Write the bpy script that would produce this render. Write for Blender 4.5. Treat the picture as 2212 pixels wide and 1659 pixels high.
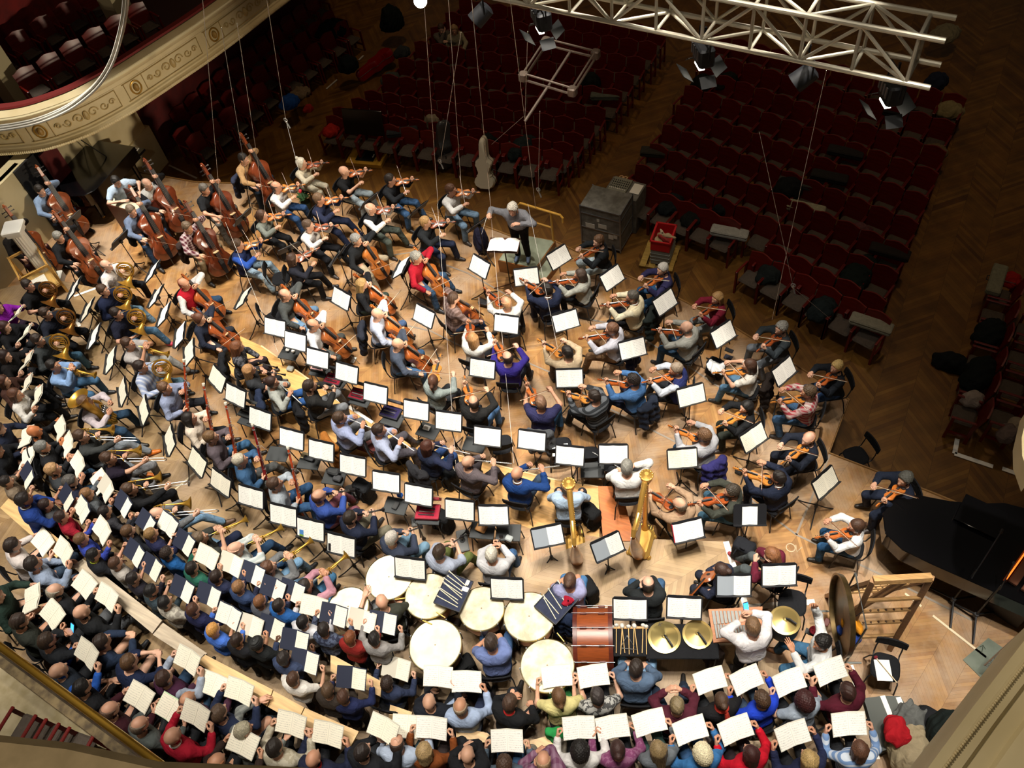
import bpy, math, random, numpy as np
from mathutils import Vector, Matrix
random.seed(7); RNG=np.random.default_rng(5)
SC=bpy.context.scene; COL=SC.collection
for o in list(bpy.data.objects): bpy.data.objects.remove(o)
# ---------------------------------------------------------------- camera
W,HH=2212,1659; FPX=1850.; CX,CY=1106.,829.5; NAD=(1364.,2190.); CAMZ=13.2; AZ=35.
def _setup():
    d=np.array([(NAD[0]-CX)/FPX,-(NAD[1]-CY)/FPX,-1.]); d/=np.linalg.norm(d)
    up=-d; fw=np.array([0,0,-1.]); fh=fw-up*(fw@up); fh/=np.linalg.norm(fh); r=np.cross(fh,up)
    a=math.radians(AZ); Y=fh*math.cos(a)+r*math.sin(a); X=np.cross(Y,up)
    return np.array([X,Y,up])
RM=_setup()
cam=bpy.data.cameras.new('camera'); camo=bpy.data.objects.new('camera',cam); COL.objects.link(camo)
m4=np.eye(4); m4[:3,:3]=RM; m4[:3,3]=(0,0,CAMZ); camo.matrix_world=Matrix(m4.tolist())
cam.sensor_fit='HORIZONTAL'; cam.sensor_width=36.; cam.lens=36.*FPX/W; cam.clip_start=.05; cam.clip_end=200
SC.camera=camo
def at(px,py,z=0.):
    w=RM@np.array([(px-CX)/FPX,-(py-CY)/FPX,-1.]); return np.array([0,0,CAMZ])+w*((z-CAMZ)/w[2])
def azi(px,py,ang,z=0.):          # picture angle (0 right, 90 up) -> compass angle on the plane z
    a=math.radians(ang); p,q=at(px-8*math.cos(a),py+8*math.sin(a),z),at(px+8*math.cos(a),py-8*math.sin(a),z)
    return math.atan2(q[1]-p[1],q[0]-p[0])
# ---------------------------------------------------------------- view, world, lights
SC.view_settings.view_transform='Standard'; SC.view_settings.look='None'; SC.view_settings.exposure=.7; SC.view_settings.gamma=1.0
SC.view_settings.use_curve_mapping=False
wd=bpy.data.worlds.new('world'); SC.world=wd; wd.use_nodes=True
wd.node_tree.nodes['Background'].inputs[0].default_value=(1.,.82,.62,1); wd.node_tree.nodes['Background'].inputs[1].default_value=.02
def spot(name,loc,target,power,size=70,blend=.5,rad=.15,col=(1,.93,.82)):
    l=bpy.data.lights.new(name,'SPOT'); l.energy=power; l.spot_size=math.radians(size); l.spot_blend=blend; l.shadow_soft_size=rad; l.color=col
    o=bpy.data.objects.new(name,l); COL.objects.link(o); o.location=loc
    o.rotation_euler=(Vector(target)-Vector(loc)).to_track_quat('-Z','Y').to_euler(); return o
CONP=at(1128,572,.3)                      # where the conductor stands
EDGE=[(300,372),(420,393),(540,398),(640,412),(850,438),(952,467),(1039,486),(1104,510),(1199,521),(1345,591),(1455,639),(1586,707),(1710,783),(1834,864),(1791,979),(2008,1062),(2330,1195)]
SPOTZ,SPOTR=15.,3.1
def _downlights():                        # ceiling grid of narrow spots, focused on the platform only
    E=np.array([at(u,v,0)[:2] for u,v in EDGE]); D=[]
    far_=[at(u,v,0)[:2] for u,v in ((2150,1420),(2150,1650),(1400,1800),(300,1800),(-60,1500),(-60,900),(40,600),(150,450))]
    poly=np.concatenate([E[:-1],far_])
    def inside(p):
        c=False; n=len(poly)
        for i in range(n):
            a,b=poly[i],poly[i-1]
            if (a[1]>p[1])!=(b[1]>p[1]) and p[0]<(b[0]-a[0])*(p[1]-a[1])/(b[1]-a[1])+a[0]: c=not c
        return c
    def dist(p,L):
        return min(np.linalg.norm(p-(a+(b-a)*np.clip((p-a)@(b-a)/((b-a)@(b-a)),0,1))) for a,b in zip(L[:-1],L[1:]))
    lo,hi=poly.min(0),poly.max(0); st=2.25
    for j,y in enumerate(np.arange(lo[1],hi[1],st*.866)):
        for x in np.arange(lo[0]+(st/2 if j%2 else 0),hi[0],st):
            p=np.array((x,y)); d=dist(p,E); de=dist(p,E[:-2])
            if inside(p) and d>SPOTR*.5: D.append((p,min(SPOTR,max(1.9,d+.3)),1.+2.6*math.exp(-(de/3.2)**2)))
    return D
for p,r,k in _downlights(): spot('stage_spot',(p[0],p[1],SPOTZ),(p[0],p[1],0),1650*k,2*math.degrees(math.atan(r/SPOTZ)),.55,.16)
for (u,v),pw in (((900,640),1500),((1350,860),1400),((700,1000),1100),((1150,1250),1000),((350,1150),1100),((1600,1300),700)):
    p=at(u,v,.3); spot('stage_wash',(p[0],p[1],SPOTZ),(p[0],p[1],0),pw,46,.8,.3)
for (u,v),r,pw in (((610,450),2.4,2400),((770,470),2.6,2600),((900,520),2.4,2200),((1130,570),2.4,2000),((430,470),2.6,1500)):
    p=at(u,v,0); spot('stage_spot',(p[0],p[1],SPOTZ),(p[0],p[1],0),pw,2*math.degrees(math.atan(r/SPOTZ)),.5,.16)
p,q=at(1650,1050,0),at(215,330,1.3); spot('side_fill',(p[0],p[1],3.15),q,2600,36,.9,.3,(1,.84,.62))  # added fill to brighten the left balcony and wall, no fixture there
p,q=at(1300,1400,0),at(2130,1600,7.6); spot('side_fill',(p[0],p[1],14.),q,500,50,.9,.3,(1,.84,.62))  # invented fill that lifts the right gallery front
for u,v in ((800,340),(1010,360),(1300,470),(1560,600)):
    p=at(u,v,-.9); spot('hall_spill',(p[0],p[1],15),(p[0],p[1],0),170,26,.9,.5,(1,.82,.6))  # extra spots standing in for stage light spilling onto the hall
p=at(1000,150,-.9); spot('hall_lamp',(p[0],p[1],15),(p[0],p[1],0),480,110,1,.6,(1,.70,.42))
p=at(1950,450,-.9); spot('hall_lamp',(p[0],p[1],15),(p[0],p[1],0),500,110,1,.6,(1,.70,.42))
_l=bpy.data.lights.new('gallery_fill','POINT'); _l.energy=330; _l.shadow_soft_size=.25; _l.color=(1,.84,.62); _o=bpy.data.objects.new('gallery_fill',_l); COL.objects.link(_o); _o.location=(RM[0][0]*-1.5,-2.2,15.6)  # made-up fill behind the camera to brighten the near parapet
SC.cycles.max_bounces=5; SC.cycles.diffuse_bounces=3; SC.cycles.glossy_bounces=3; SC.cycles.transmission_bounces=2
SC.cycles.caustics_reflective=False; SC.cycles.caustics_refractive=False; SC.cycles.sample_clamp_indirect=6
# ---------------------------------------------------------------- materials
def s2l(c): return c/12.92 if c<=.04045 else ((c+.055)/1.055)**2.4
def hexc(h):
    if len(h)==3: h=''.join(x*2 for x in h)
    return tuple(s2l(int(h[i:i+2],16)/255) for i in (0,2,4))
_M={}
def _new(name):
    m=bpy.data.materials.new(name); m.use_nodes=True; nt=m.node_tree; return m,nt,nt.nodes['Principled BSDF']
def N(nt,t,**kw):
    n=nt.nodes.new('ShaderNode'+t)
    for k,v in kw.items():
        if isinstance(k,str) and hasattr(n,k) and k not in('inputs',): setattr(n,k,v)
    return n
def lk(nt,a,b): nt.links.new(a,b)
def mth(nt,op,a,b=None,c=None):
    n=N(nt,'Math',operation=op)
    for i,x in enumerate((a,b,c)):
        if x is None: continue
        if isinstance(x,(int,float)): n.inputs[i].default_value=x
        else: lk(nt,x,n.inputs[i])
    return n.outputs[0]
def ramp(nt,fac,stops):
    r=N(nt,'ValToRGB'); e=r.color_ramp.elements
    e[0].position,e[0].color=stops[0][0],(*stops[0][1],1); e[1].position,e[1].color=stops[-1][0],(*stops[-1][1],1)
    for p,c in stops[1:-1]: x=e.new(p); x.color=(*c,1)
    lk(nt,fac,r.inputs[0]); return r.outputs[0]
def mul(c,k): return tuple(min(1,x*k) for x in c)
def M(col,rough=.6,metal=0.,kind='plain',spec=.5,col2=None,sc=1.):
    key=(col,rough,metal,kind,spec,col2,sc)
    if key in _M: return _M[key]
    c=hexc(col); m,nt,b=_new('%s_%s'%(kind,col)); _M[key]=m
    b.inputs['Base Color'].default_value=(*c,1); b.inputs['Roughness'].default_value=rough; b.inputs['Metallic'].default_value=metal
    b.inputs['Specular IOR Level'].default_value=spec
    tc=N(nt,'TexCoord')
    if kind in('cloth','knit','plaid','stripe','hstripe','camo'): c=mul(c,.72)
    if kind=='hair': c=mul(c,.8)
    if kind=='skin': c=mul(c,.84)
    b.inputs['Base Color'].default_value=(*c,1)
    if kind in('cloth','knit'):
        n=N(nt,'TexNoise'); n.inputs['Scale'].default_value=7; n.inputs['Detail'].default_value=5; n.inputs['Distortion'].default_value=1.6; lk(nt,tc.outputs['Object'],n.inputs['Vector'])
        lk(nt,ramp(nt,n.outputs[0],[(.3,mul(c,.82)),(.7,mul(c,1.15))]),b.inputs['Base Color'])
        bp=N(nt,'Bump'); bp.inputs['Strength'].default_value=.55; bp.inputs['Distance'].default_value=.05; lk(nt,n.outputs[0],bp.inputs['Height']); lk(nt,bp.outputs[0],b.inputs['Normal'])
        b.inputs['Specular IOR Level'].default_value=.2; b.inputs['Roughness'].default_value=.85
    elif kind in('plaid','stripe','hstripe','camo'):
        c2=mul(hexc(col2 or 'ffffff'),.72); b.inputs['Specular IOR Level'].default_value=.15; b.inputs['Roughness'].default_value=.85
        sp=N(nt,'SeparateXYZ'); lk(nt,tc.outputs['Object'],sp.inputs[0])
        if kind=='camo':
            n=N(nt,'TexNoise'); n.inputs['Scale'].default_value=18*sc; n.inputs['Detail'].default_value=2; lk(nt,tc.outputs['Object'],n.inputs['Vector']); f=mth(nt,'GREATER_THAN',n.outputs[0],.52)
        else:
            f1=mth(nt,'GREATER_THAN',mth(nt,'FRACT',mth(nt,'MULTIPLY',sp.outputs[0],14*sc)),.55)
            f2=mth(nt,'GREATER_THAN',mth(nt,'FRACT',mth(nt,'MULTIPLY',sp.outputs[2],14*sc)),.55)
            f=f1 if kind=='stripe' else f2 if kind=='hstripe' else mth(nt,'MULTIPLY',mth(nt,'ADD',f1,f2),.5)
        lk(nt,ramp(nt,f,[(0,c),(1,c2)]),b.inputs['Base Color'])
    elif kind=='wood':
        mp=N(nt,'Mapping'); mp.inputs['Scale'].default_value=(1*sc,12*sc,12*sc); lk(nt,tc.outputs['Object'],mp.inputs[0])
        n=N(nt,'TexNoise'); n.inputs['Scale'].default_value=3; n.inputs['Detail'].default_value=4; lk(nt,mp.outputs[0],n.inputs['Vector'])
        lk(nt,ramp(nt,n.outputs[0],[(.25,mul(c,.65)),(.75,mul(c,1.2))]),b.inputs['Base Color'])
    elif kind=='varnish':
        n=N(nt,'TexNoise'); n.inputs['Scale'].default_value=6; n.inputs['Detail'].default_value=3; lk(nt,tc.outputs['Object'],n.inputs['Vector'])
        lk(nt,ramp(nt,n.outputs[0],[(.3,mul(c,.7)),(.7,mul(c,1.25))]),b.inputs['Base Color']); b.inputs['Coat Weight'].default_value=.6; b.inputs['Coat Roughness'].default_value=.15
    elif kind=='skin':
        n=N(nt,'TexNoise'); n.inputs['Scale'].default_value=9; lk(nt,tc.outputs['Object'],n.inputs['Vector'])
        lk(nt,ramp(nt,n.outputs[0],[(.3,mul(c,.88)),(.7,mul(c,1.08))]),b.inputs['Base Color'])
    elif kind=='hair':
        mp=N(nt,'Mapping'); mp.inputs['Scale'].default_value=(60,60,9); lk(nt,tc.outputs['Object'],mp.inputs[0])
        n=N(nt,'TexNoise'); n.inputs['Scale'].default_value=1.5; n.inputs['Detail'].default_value=3; lk(nt,mp.outputs[0],n.inputs['Vector'])
        lk(nt,ramp(nt,n.outputs[0],[(.3,mul(c,.55)),(.72,mul(c,1.5))]),b.inputs['Base Color'])
        bp=N(nt,'Bump'); bp.inputs['Strength'].default_value=.6; bp.inputs['Distance'].default_value=.01; lk(nt,n.outputs[0],bp.inputs['Height']); lk(nt,bp.outputs[0],b.inputs['Normal'])
    elif kind=='mottled':
        n=N(nt,'TexNoise'); n.inputs['Scale'].default_value=4*sc; n.inputs['Detail'].default_value=5; lk(nt,tc.outputs['Object'],n.inputs['Vector'])
        c2=hexc(col2) if col2 else mul(c,.6)
        lk(nt,ramp(nt,n.outputs[0],[(.35,c2),(.62,c)]),b.inputs['Base Color'])
    elif kind=='staves':                                    # printed music: groups of five thin lines, little marks
        sp=N(nt,'SeparateXYZ'); lk(nt,tc.outputs['Object'],sp.inputs[0])
        y=mth(nt,'MULTIPLY',sp.outputs[1],34.); fy=mth(nt,'FRACT',y)
        st=mth(nt,'LESS_THAN',fy,.5); ln=mth(nt,'GREATER_THAN',mth(nt,'FRACT',mth(nt,'MULTIPLY',fy,10.)),.6)
        n=N(nt,'TexNoise'); n.inputs['Scale'].default_value=90; n.inputs['Detail'].default_value=1; lk(nt,tc.outputs['Object'],n.inputs['Vector'])
        nt_=mth(nt,'GREATER_THAN',n.outputs[0],.6)
        ax=mth(nt,'ABSOLUTE',sp.outputs[0]); mg=mth(nt,'MULTIPLY',mth(nt,'GREATER_THAN',ax,.018),mth(nt,'LESS_THAN',ax,.205*sc))
        f=mth(nt,'MULTIPLY',mth(nt,'MULTIPLY',st,mth(nt,'MAXIMUM',mth(nt,'MULTIPLY',ln,.25),mth(nt,'MULTIPLY',nt_,.45))),mg)
        lk(nt,ramp(nt,f,[(0,c),(1,hexc(col2 or '6a6a68'))]),b.inputs['Base Color'])
    elif kind=='emit':
        b.inputs['Emission Color'].default_value=(*c,1); b.inputs['Emission Strength'].default_value=sc
    return m
def parquet(name,cols,w=.55,n=5.,ang=0.,rough=.35,worn=0.,dark='000000'):
    m,nt,b=_new(name); tc=N(nt,'TexCoord'); mp=N(nt,'Mapping'); mp.inputs['Rotation'].default_value=(0,0,ang); lk(nt,tc.outputs['Object'],mp.inputs[0])
    sp=N(nt,'SeparateXYZ'); lk(nt,mp.outputs[0],sp.inputs[0])
    xs=mth(nt,'DIVIDE',sp.outputs[0],w); col=mth(nt,'FLOOR',xs); par=mth(nt,'PINGPONG',xs,1.)
    v=mth(nt,'MULTIPLY',mth(nt,'ADD',mth(nt,'DIVIDE',sp.outputs[1],w),par),n); idx=mth(nt,'FLOOR',v); fr=mth(nt,'FRACT',v); fx=mth(nt,'FRACT',xs)
    wn=N(nt,'TexWhiteNoise',noise_dimensions='2D'); cb=N(nt,'CombineXYZ'); lk(nt,col,cb.inputs[0]); lk(nt,idx,cb.inputs[1]); lk(nt,cb.outputs[0],wn.inputs['Vector'])
    base=ramp(nt,wn.outputs[0],[(i/(len(cols)-1),hexc(c)) for i,c in enumerate(cols)])
    no=N(nt,'TexNoise'); no.inputs['Scale'].default_value=2.2; no.inputs['Detail'].default_value=6; lk(nt,tc.outputs['Object'],no.inputs['Vector'])
    mx=N(nt,'MixRGB',blend_type='MULTIPLY'); mx.inputs[0].default_value=1; lk(nt,base,mx.inputs[1]); lk(nt,ramp(nt,no.outputs[0],[(.3,(.62,.61,.62)),(.68,(1.08,1.07,1.04))]),mx.inputs[2])
    out=mx.outputs[0]
    if worn:
        n2=N(nt,'TexNoise'); n2.inputs['Scale'].default_value=.8; n2.inputs['Detail'].default_value=8; n2.inputs['Roughness'].default_value=.65; lk(nt,tc.outputs['Object'],n2.inputs['Vector'])
        m2=N(nt,'MixRGB'); lk(nt,ramp(nt,n2.outputs[0],[(.45,(0,0,0)),(.62,(worn,)*3)]),m2.inputs[0]); lk(nt,out,m2.inputs[1]); m2.inputs[2].default_value=(*hexc('a58f78'),1); out=m2.outputs[0]
    e=mth(nt,'MAXIMUM',mth(nt,'LESS_THAN',fr,.05),mth(nt,'LESS_THAN',fx,.012))
    m3=N(nt,'MixRGB'); lk(nt,mth(nt,'MULTIPLY',e,.45),m3.inputs[0]); lk(nt,out,m3.inputs[1]); m3.inputs[2].default_value=(*hexc(dark),1)
    lk(nt,m3.outputs[0],b.inputs['Base Color']); b.inputs['Roughness'].default_value=rough; b.inputs['Specular IOR Level'].default_value=.4
    return m
BLACK=M('15161a',.55); BLKCLOTH=M('1a1b1f',.9,kind='cloth'); METAL=M('b8b8b8',.3,1.); DARKMET=M('26262a',.4,.6); BRASS=M('d0a244',.3,.78); OLDBRASS=M('94642c',.34,.75); SILVER=M('c4c4c2',.28,.8)
EBONY=M('141214',.4); WHITE=M('f4f2ec',.8,kind='cloth'); PAPER=M('f7f5ee',.8,kind='staves'); PAPER2=M('efe9d6',.8,kind='staves'); COVER=M('20263a',.7); STEEL=M('8c9094',.35,.8)
# ---------------------------------------------------------------- mesh building
def newobj(name,me,parent=None):
    o=bpy.data.objects.new(name,me); COL.objects.link(o)
    if parent is not None: o.parent=parent
    return o
def tag(o,label=None,cat=None,group=None,kind=None):
    if label: o['label']=label
    if cat: o['category']=cat
    if group: o['group']=group
    if kind: o['kind']=kind
    return o
def empty(name,loc=(0,0,0),rz=0.,label=None,cat=None,group=None):
    o=bpy.data.objects.new(name,None); COL.objects.link(o); o.location=loc; o.rotation_euler=(0,0,rz); o.empty_display_size=.1
    return tag(o,label,cat,group)
def frame_of(y,z):
    y=np.array(y,float); y/=np.linalg.norm(y); x=np.cross(y,np.array(z,float)); x/=np.linalg.norm(x); z=np.cross(x,y); return np.stack([x,y,z],1)
class MB:
    def __init__(s): s.v=[]; s.f=[]; s.m=[]; s.mats=[]; s.n=0
    def add(s,v,f,mat):
        if mat not in s.mats: s.mats.append(mat)
        k=s.mats.index(mat); b=s.n; s.v.append(np.asarray(v,float).reshape(-1,3)); s.n+=len(s.v[-1])
        s.f+= [tuple(int(i)+b for i in q) for q in f]; s.m+=[k]*len(f); return s
    def box(s,c,d,mat,R=None,bev=0.):
        c=np.array(c,float); h=np.array(d,float)/2
        if bev>0:
            b=min(bev,*(h*.9)); v=[]
            for z,k in((-h[2],b),(-h[2]+b,0),(h[2]-b,0),(h[2],b)):
                x,y=h[0]-k,h[1]-k
                v+=[(-x+b,-y,z),(x-b,-y,z),(x,-y+b,z),(x,y-b,z),(x-b,y,z),(-x+b,y,z),(-x,y-b,z),(-x,-y+b,z)]
            f=[tuple(range(7,-1,-1)),tuple(range(24,32))]+[(r*8+i,r*8+(i+1)%8,r*8+8+(i+1)%8,r*8+8+i) for r in range(3) for i in range(8)]
        else:
            v=[(sx*h[0],sy*h[1],sz*h[2]) for sz in(-1,1) for sy in(-1,1) for sx in(-1,1)]
            f=[(0,2,3,1),(4,5,7,6),(0,1,5,4),(2,6,7,3),(0,4,6,2),(1,3,7,5)]
        v=np.array(v)
        if R is not None: v=v@np.array(R).T
        return s.add(v+c,f,mat)
    def path(s,pts,r,mat,n=8,closed=False,cap=True):
        P=np.array(pts,float); k=len(P); r=np.full(k,r) if np.isscalar(r) else np.array(r,float)
        T=np.roll(P,-1,0)-np.roll(P,1,0) if closed else np.gradient(P,axis=0)
        T/=np.linalg.norm(T,axis=1)[:,None]+1e-12
        u=np.cross(T[0],(0,0,1.)); 
        if np.linalg.norm(u)<1e-3: u=np.cross(T[0],(1.,0,0))
        u/=np.linalg.norm(u); V=[]; a=np.arange(n)*2*np.pi/n
        for i in range(k):
            u=u-T[i]*(u@T[i]); u/=np.linalg.norm(u); w=np.cross(T[i],u)
            V.append(P[i]+r[i]*(np.cos(a)[:,None]*u+np.sin(a)[:,None]*w))
        V=np.concatenate(V); F=[(i*n+j,i*n+(j+1)%n,((i+1)%k)*n+(j+1)%n,((i+1)%k)*n+j) for i in range(k if closed else k-1) for j in range(n)]
        if cap and not closed: F+=[tuple(range(n-1,-1,-1)),tuple(range((k-1)*n,k*n))]
        return s.add(V,F,mat)
    def tube(s,a,b,r,mat,r2=None,n=8): return s.path([a,b],[r,r if r2 is None else r2],mat,n)
    def lathe(s,prof,mat,c=(0,0,0),R=None,n=24,cap=True):      # prof: (radius,height) list around +Z
        a=np.arange(n)*2*np.pi/n; V=np.concatenate([np.stack([r*np.cos(a),r*np.sin(a),np.full(n,z)],1) for r,z in prof]); k=len(prof)
        F=[(i*n+j,i*n+(j+1)%n,(i+1)*n+(j+1)%n,(i+1)*n+j) for i in range(k-1) for j in range(n)]
        if cap: F+=[tuple(range(n-1,-1,-1)),tuple(range((k-1)*n,k*n))]
        if R is not None: V=V@np.array(R).T
        return s.add(V+np.array(c,float),F,mat)
    def prism(s,out,z0,z1,mat,R=None,c=(0,0,0),inset=0.,rim=None):  # outline (x,y) list, counterclockwise
        o=np.array(out,float); n=len(o); ce=o.mean(0)
        rings=[(o,z0),(o,z1)]
        if inset:
            q=ce+(o-ce)*(1-inset/np.abs(o-ce).max()); e=min(inset,(z1-z0)*.45); rings=[(q,z0),(o,z0+e),(o,z1-e),(q,z1)]
        V=np.concatenate([np.column_stack([r,np.full(n,z)]) for r,z in rings]); k=len(rings)
        F=[(i*n+j,i*n+(j+1)%n,(i+1)*n+(j+1)%n,(i+1)*n+j) for i in range(k-1) for j in range(n)]+[tuple(range(n-1,-1,-1)),tuple(range((k-1)*n,k*n))]
        if R is not None: V=V@np.array(R).T
        return s.add(V+np.array(c,float),F,mat)
    def ball(s,c,r,mat,n=12,m=8):
        r=np.array([r]*3 if np.isscalar(r) else r,float)
        pr=[(math.sin(math.pi*i/m)+1e-4,-math.cos(math.pi*i/m)) for i in range(m+1)]
        a=np.arange(n)*2*np.pi/n; V=np.concatenate([np.stack([q*np.cos(a),q*np.sin(a),np.full(n,z)],1) for q,z in pr])*r
        F=[(i*n+j,i*n+(j+1)%n,(i+1)*n+(j+1)%n,(i+1)*n+j) for i in range(m) for j in range(n)]
        return s.add(V+np.array(c,float),F,mat)
    def mesh(s,name,smooth=30,xf=None):
        V=np.concatenate(s.v); 
        if xf is not None: V=xf(V)
        me=bpy.data.meshes.new(name); me.from_pydata(V.tolist(),[],s.f)
        for m in s.mats: me.materials.append(m)
        me.polygons.foreach_set('material_index',np.array(s.m,np.int32))
        if smooth: me.polygons.foreach_set('use_smooth',np.ones(len(s.f),bool)); me.set_sharp_from_angle(angle=math.radians(smooth))
        me.update(); return me
    def build(s,name,parent=None,smooth=30,**kw): return newobj(name,s.mesh(name,smooth,**kw),parent)
def copy_tree(o,parent=None,loc=None,rz=None):
    c=o.copy(); COL.objects.link(c)
    if parent is not None: c.parent=parent
    for ch in list(o.children): copy_tree(ch,c)
    if loc is not None: c.location=loc
    if rz is not None: c.rotation_euler=(0,0,rz)
    return c
PROTO={}
def proto(key,fn):                     # first use hands out the built thing itself, later uses are copies of it and its parts
    if key not in PROTO: PROTO[key]=fn(); return PROTO[key]
    return copy_tree(PROTO[key])
def setm(o,org,R): 
    m=np.eye(4); m[:3,:3]=R; m[:3,3]=org; o.matrix_world=Matrix(m.tolist())
def recolor(o,frm,to):
    for sl in o.material_slots:
        if sl.material==frm: sl.link='OBJECT'; sl.material=to
    for c in o.children: recolor(c,frm,to)
# ---------------------------------------------------------------- smooth bodies: distance fields turned into surfaces
def cap(P,a,b,ra,rb):
    a=np.array(a,float); ba=np.array(b,float)-a; pa=P-a; h=np.clip(pa@ba/(ba@ba+1e-9),0,1)
    return np.sqrt(((pa-h[...,None]*ba)**2).sum(-1))-(ra+(rb-ra)*h)
def ell(P,c,r):
    q=(P-np.array(c))/np.array(r); k=np.sqrt((q*q).sum(-1)); return (k-1)*min(r)
def smin(a,b,k): h=np.clip(.5+.5*(b-a)/k,0,1); return b+(a-b)*h-k*h*(1-h)
def chain(P,ds,k):
    d=ds[0]
    for e in ds[1:]: d=smin(d,e,k)
    return d
def grid(lo,hi,res):
    ax=[np.arange(l,h+res,res) for l,h in zip(lo,hi)]; return np.stack(np.meshgrid(*ax,indexing='ij'),-1).astype(np.float32)
def nets(F,P):
    res=P[1,0,0,0]-P[0,0,0,0]; lo=P[0,0,0]; S=F<0; n=np.array(F.shape)-1
    acc=np.zeros((*n,3),np.float32); cnt=np.zeros(n,np.float32); off=[(i,j,k) for i in(0,1) for j in(0,1) for k in(0,1)]
    sl=lambda o:tuple(slice(o[i],o[i]+n[i]) for i in range(3))
    for o in off:
        for ax in range(3):
            if o[ax]: continue
            o2=list(o); o2[ax]=1; a,b=F[sl(o)],F[sl(o2)]; x=S[sl(o)]!=S[sl(o2)]; t=np.where(x,a/np.where(x,a-b,1),0)
            q=np.zeros((*n,3),np.float32); q[...]=o; q[...,ax]=t; acc+=q*x[...,None]; cnt+=x
    act=cnt>0; idx=-np.ones(n,np.int64); idx[act]=np.arange(act.sum()); g=np.argwhere(act)
    V=lo+(g+acc[act]/cnt[act][:,None])*res; Q=[]
    for ax in range(3):
        a1,a2=(ax+1)%3,(ax+2)%3
        s0=[slice(1,-1)]*3; s0[ax]=slice(0,-1); s1=list(s0); s1[ax]=slice(1,None)
        A,B=S[tuple(s0)],S[tuple(s1)]; e=np.argwhere(A!=B); 
        if not len(e): continue
        inside=A[A!=B]; e=e+1; e[:,ax]-=1
        def cell(d1,d2):
            c=e.copy(); c[:,a1]-=d1; c[:,a2]-=d2; return idx[c[:,0],c[:,1],c[:,2]]
        q=np.stack([cell(1,1),cell(0,1),cell(0,0),cell(1,0)],1); q[~inside]=q[~inside][:,::-1]; Q.append(q)
    return V,np.concatenate(Q) if Q else np.zeros((0,4),int)
# ---------------------------------------------------------------- heads, hands, hair
def _head():
    P=grid((-.12,-.14,-.2),(.12,.15,.15),.0095)
    d=chain(P,[ell(P,(0,-.008,.022),(.078,.098,.103)),ell(P,(0,.028,-.03),(.062,.07,.088)),cap(P,(0,.055,-.088),(0,.05,-.095),.032,.03)],.03)
    d=smin(d,cap(P,(0,.083,.018),(0,.112,-.022),.009,.015),.012)               # nose
    for s in(-1,1):
        d=smin(d,ell(P,(s*.08,-.006,-.005),(.010,.02,.032)),.008)                # ears
        d=-smin(-d,cap(P,(s*.032,.108,.012),(s*.034,.106,.012),.014,.014),.012)   # eye sockets
        d=smin(d,cap(P,(s*.014,.088,.036),(s*.046,.078,.036),.009,.008),.01)      # brow
    d=smin(d,cap(P,(-.02,.088,-.062),(.02,.088,-.062),.008,.008),.008)            # lips
    d=smin(d,cap(P,(0,-.02,-.08),(0,-.035,-.2),.054,.056),.03)
    return nets(d,P)
HEADV,HEADF=_head()
def _eyes():
    b=MB(); w=M('f0ece6',.3); k=M('2a1c14',.3); lip=M('b0605a',.6)
    for s in(-1,1):
        b.ball((s*.033,.080,.012),.0125,w,8,6); b.ball((s*.033,.0895,.012),.0055,k,8,5)
    b.path([(-.024,.0965,-.062),(-.01,.1,-.059),(.01,.1,-.059),(.024,.0965,-.062)],[.002,.0045,.0045,.002],lip,6)
    return b
EYES=_eyes()
def _hand(kind):
    # right hand, wrist at origin, fingers along +Y, palm looks down -Z, thumb on the -X side
    P=grid((-.09,-.03,-.09),(.07,.21,.05),.0055)
    d=chain(P,[cap(P,(0,-.03,0),(0,.01,0),.026,.025),cap(P,(-.022,.03,0),(-.027,.085,0),.016,.014),cap(P,(0,.03,0),(-.002,.09,.002),.017,.0145),cap(P,(.02,.03,0),(.024,.08,-.002),.016,.0135)],.016)
    curl={'flat':(.12,.1,.1),'relax':(.4,.45,.35),'grip':(.95,1.15,.7)}[kind]
    for i,(x,y,L,r,sp) in enumerate(((-.028,.088,(.040,.026,.02),.0092,-.10),(-.008,.094,(.045,.029,.021),.0096,-.02),(.012,.09,(.041,.027,.021),.0092,.05),(.029,.08,(.032,.021,.018),.0082,.13))):
        p=np.array((x,y,0.)); a=0.; f=None
        for j,l in enumerate(L):
            a+=curl[j]*(1+.07*i); q=p+np.array((math.sin(sp)*l*math.cos(a),l*math.cos(a),-l*math.sin(a)))
            e=cap(P,p,q,r*(1-.08*j),r*(1-.08*(j+1))); f=e if f is None else smin(f,e,.004); p=q
        d=smin(d,f,.005)
    t=[(-.02,.018,-.006),(-.046,.048,-.014),(-.056,.078,-.02),(-.054,.102,-.026)] if kind!='grip' else [(-.02,.018,-.008),(-.042,.044,-.026),(-.038,.07,-.046),(-.02,.088,-.056)]
    f=chain(P,[cap(P,t[0],t[1],.014,.0125),cap(P,t[1],t[2],.0115,.0105),cap(P,t[2],t[3],.0105,.0085)],.006)
    return nets(smin(d,f,.008),P)
HANDS={k:_hand(k) for k in('flat','relax','grip')}
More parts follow.
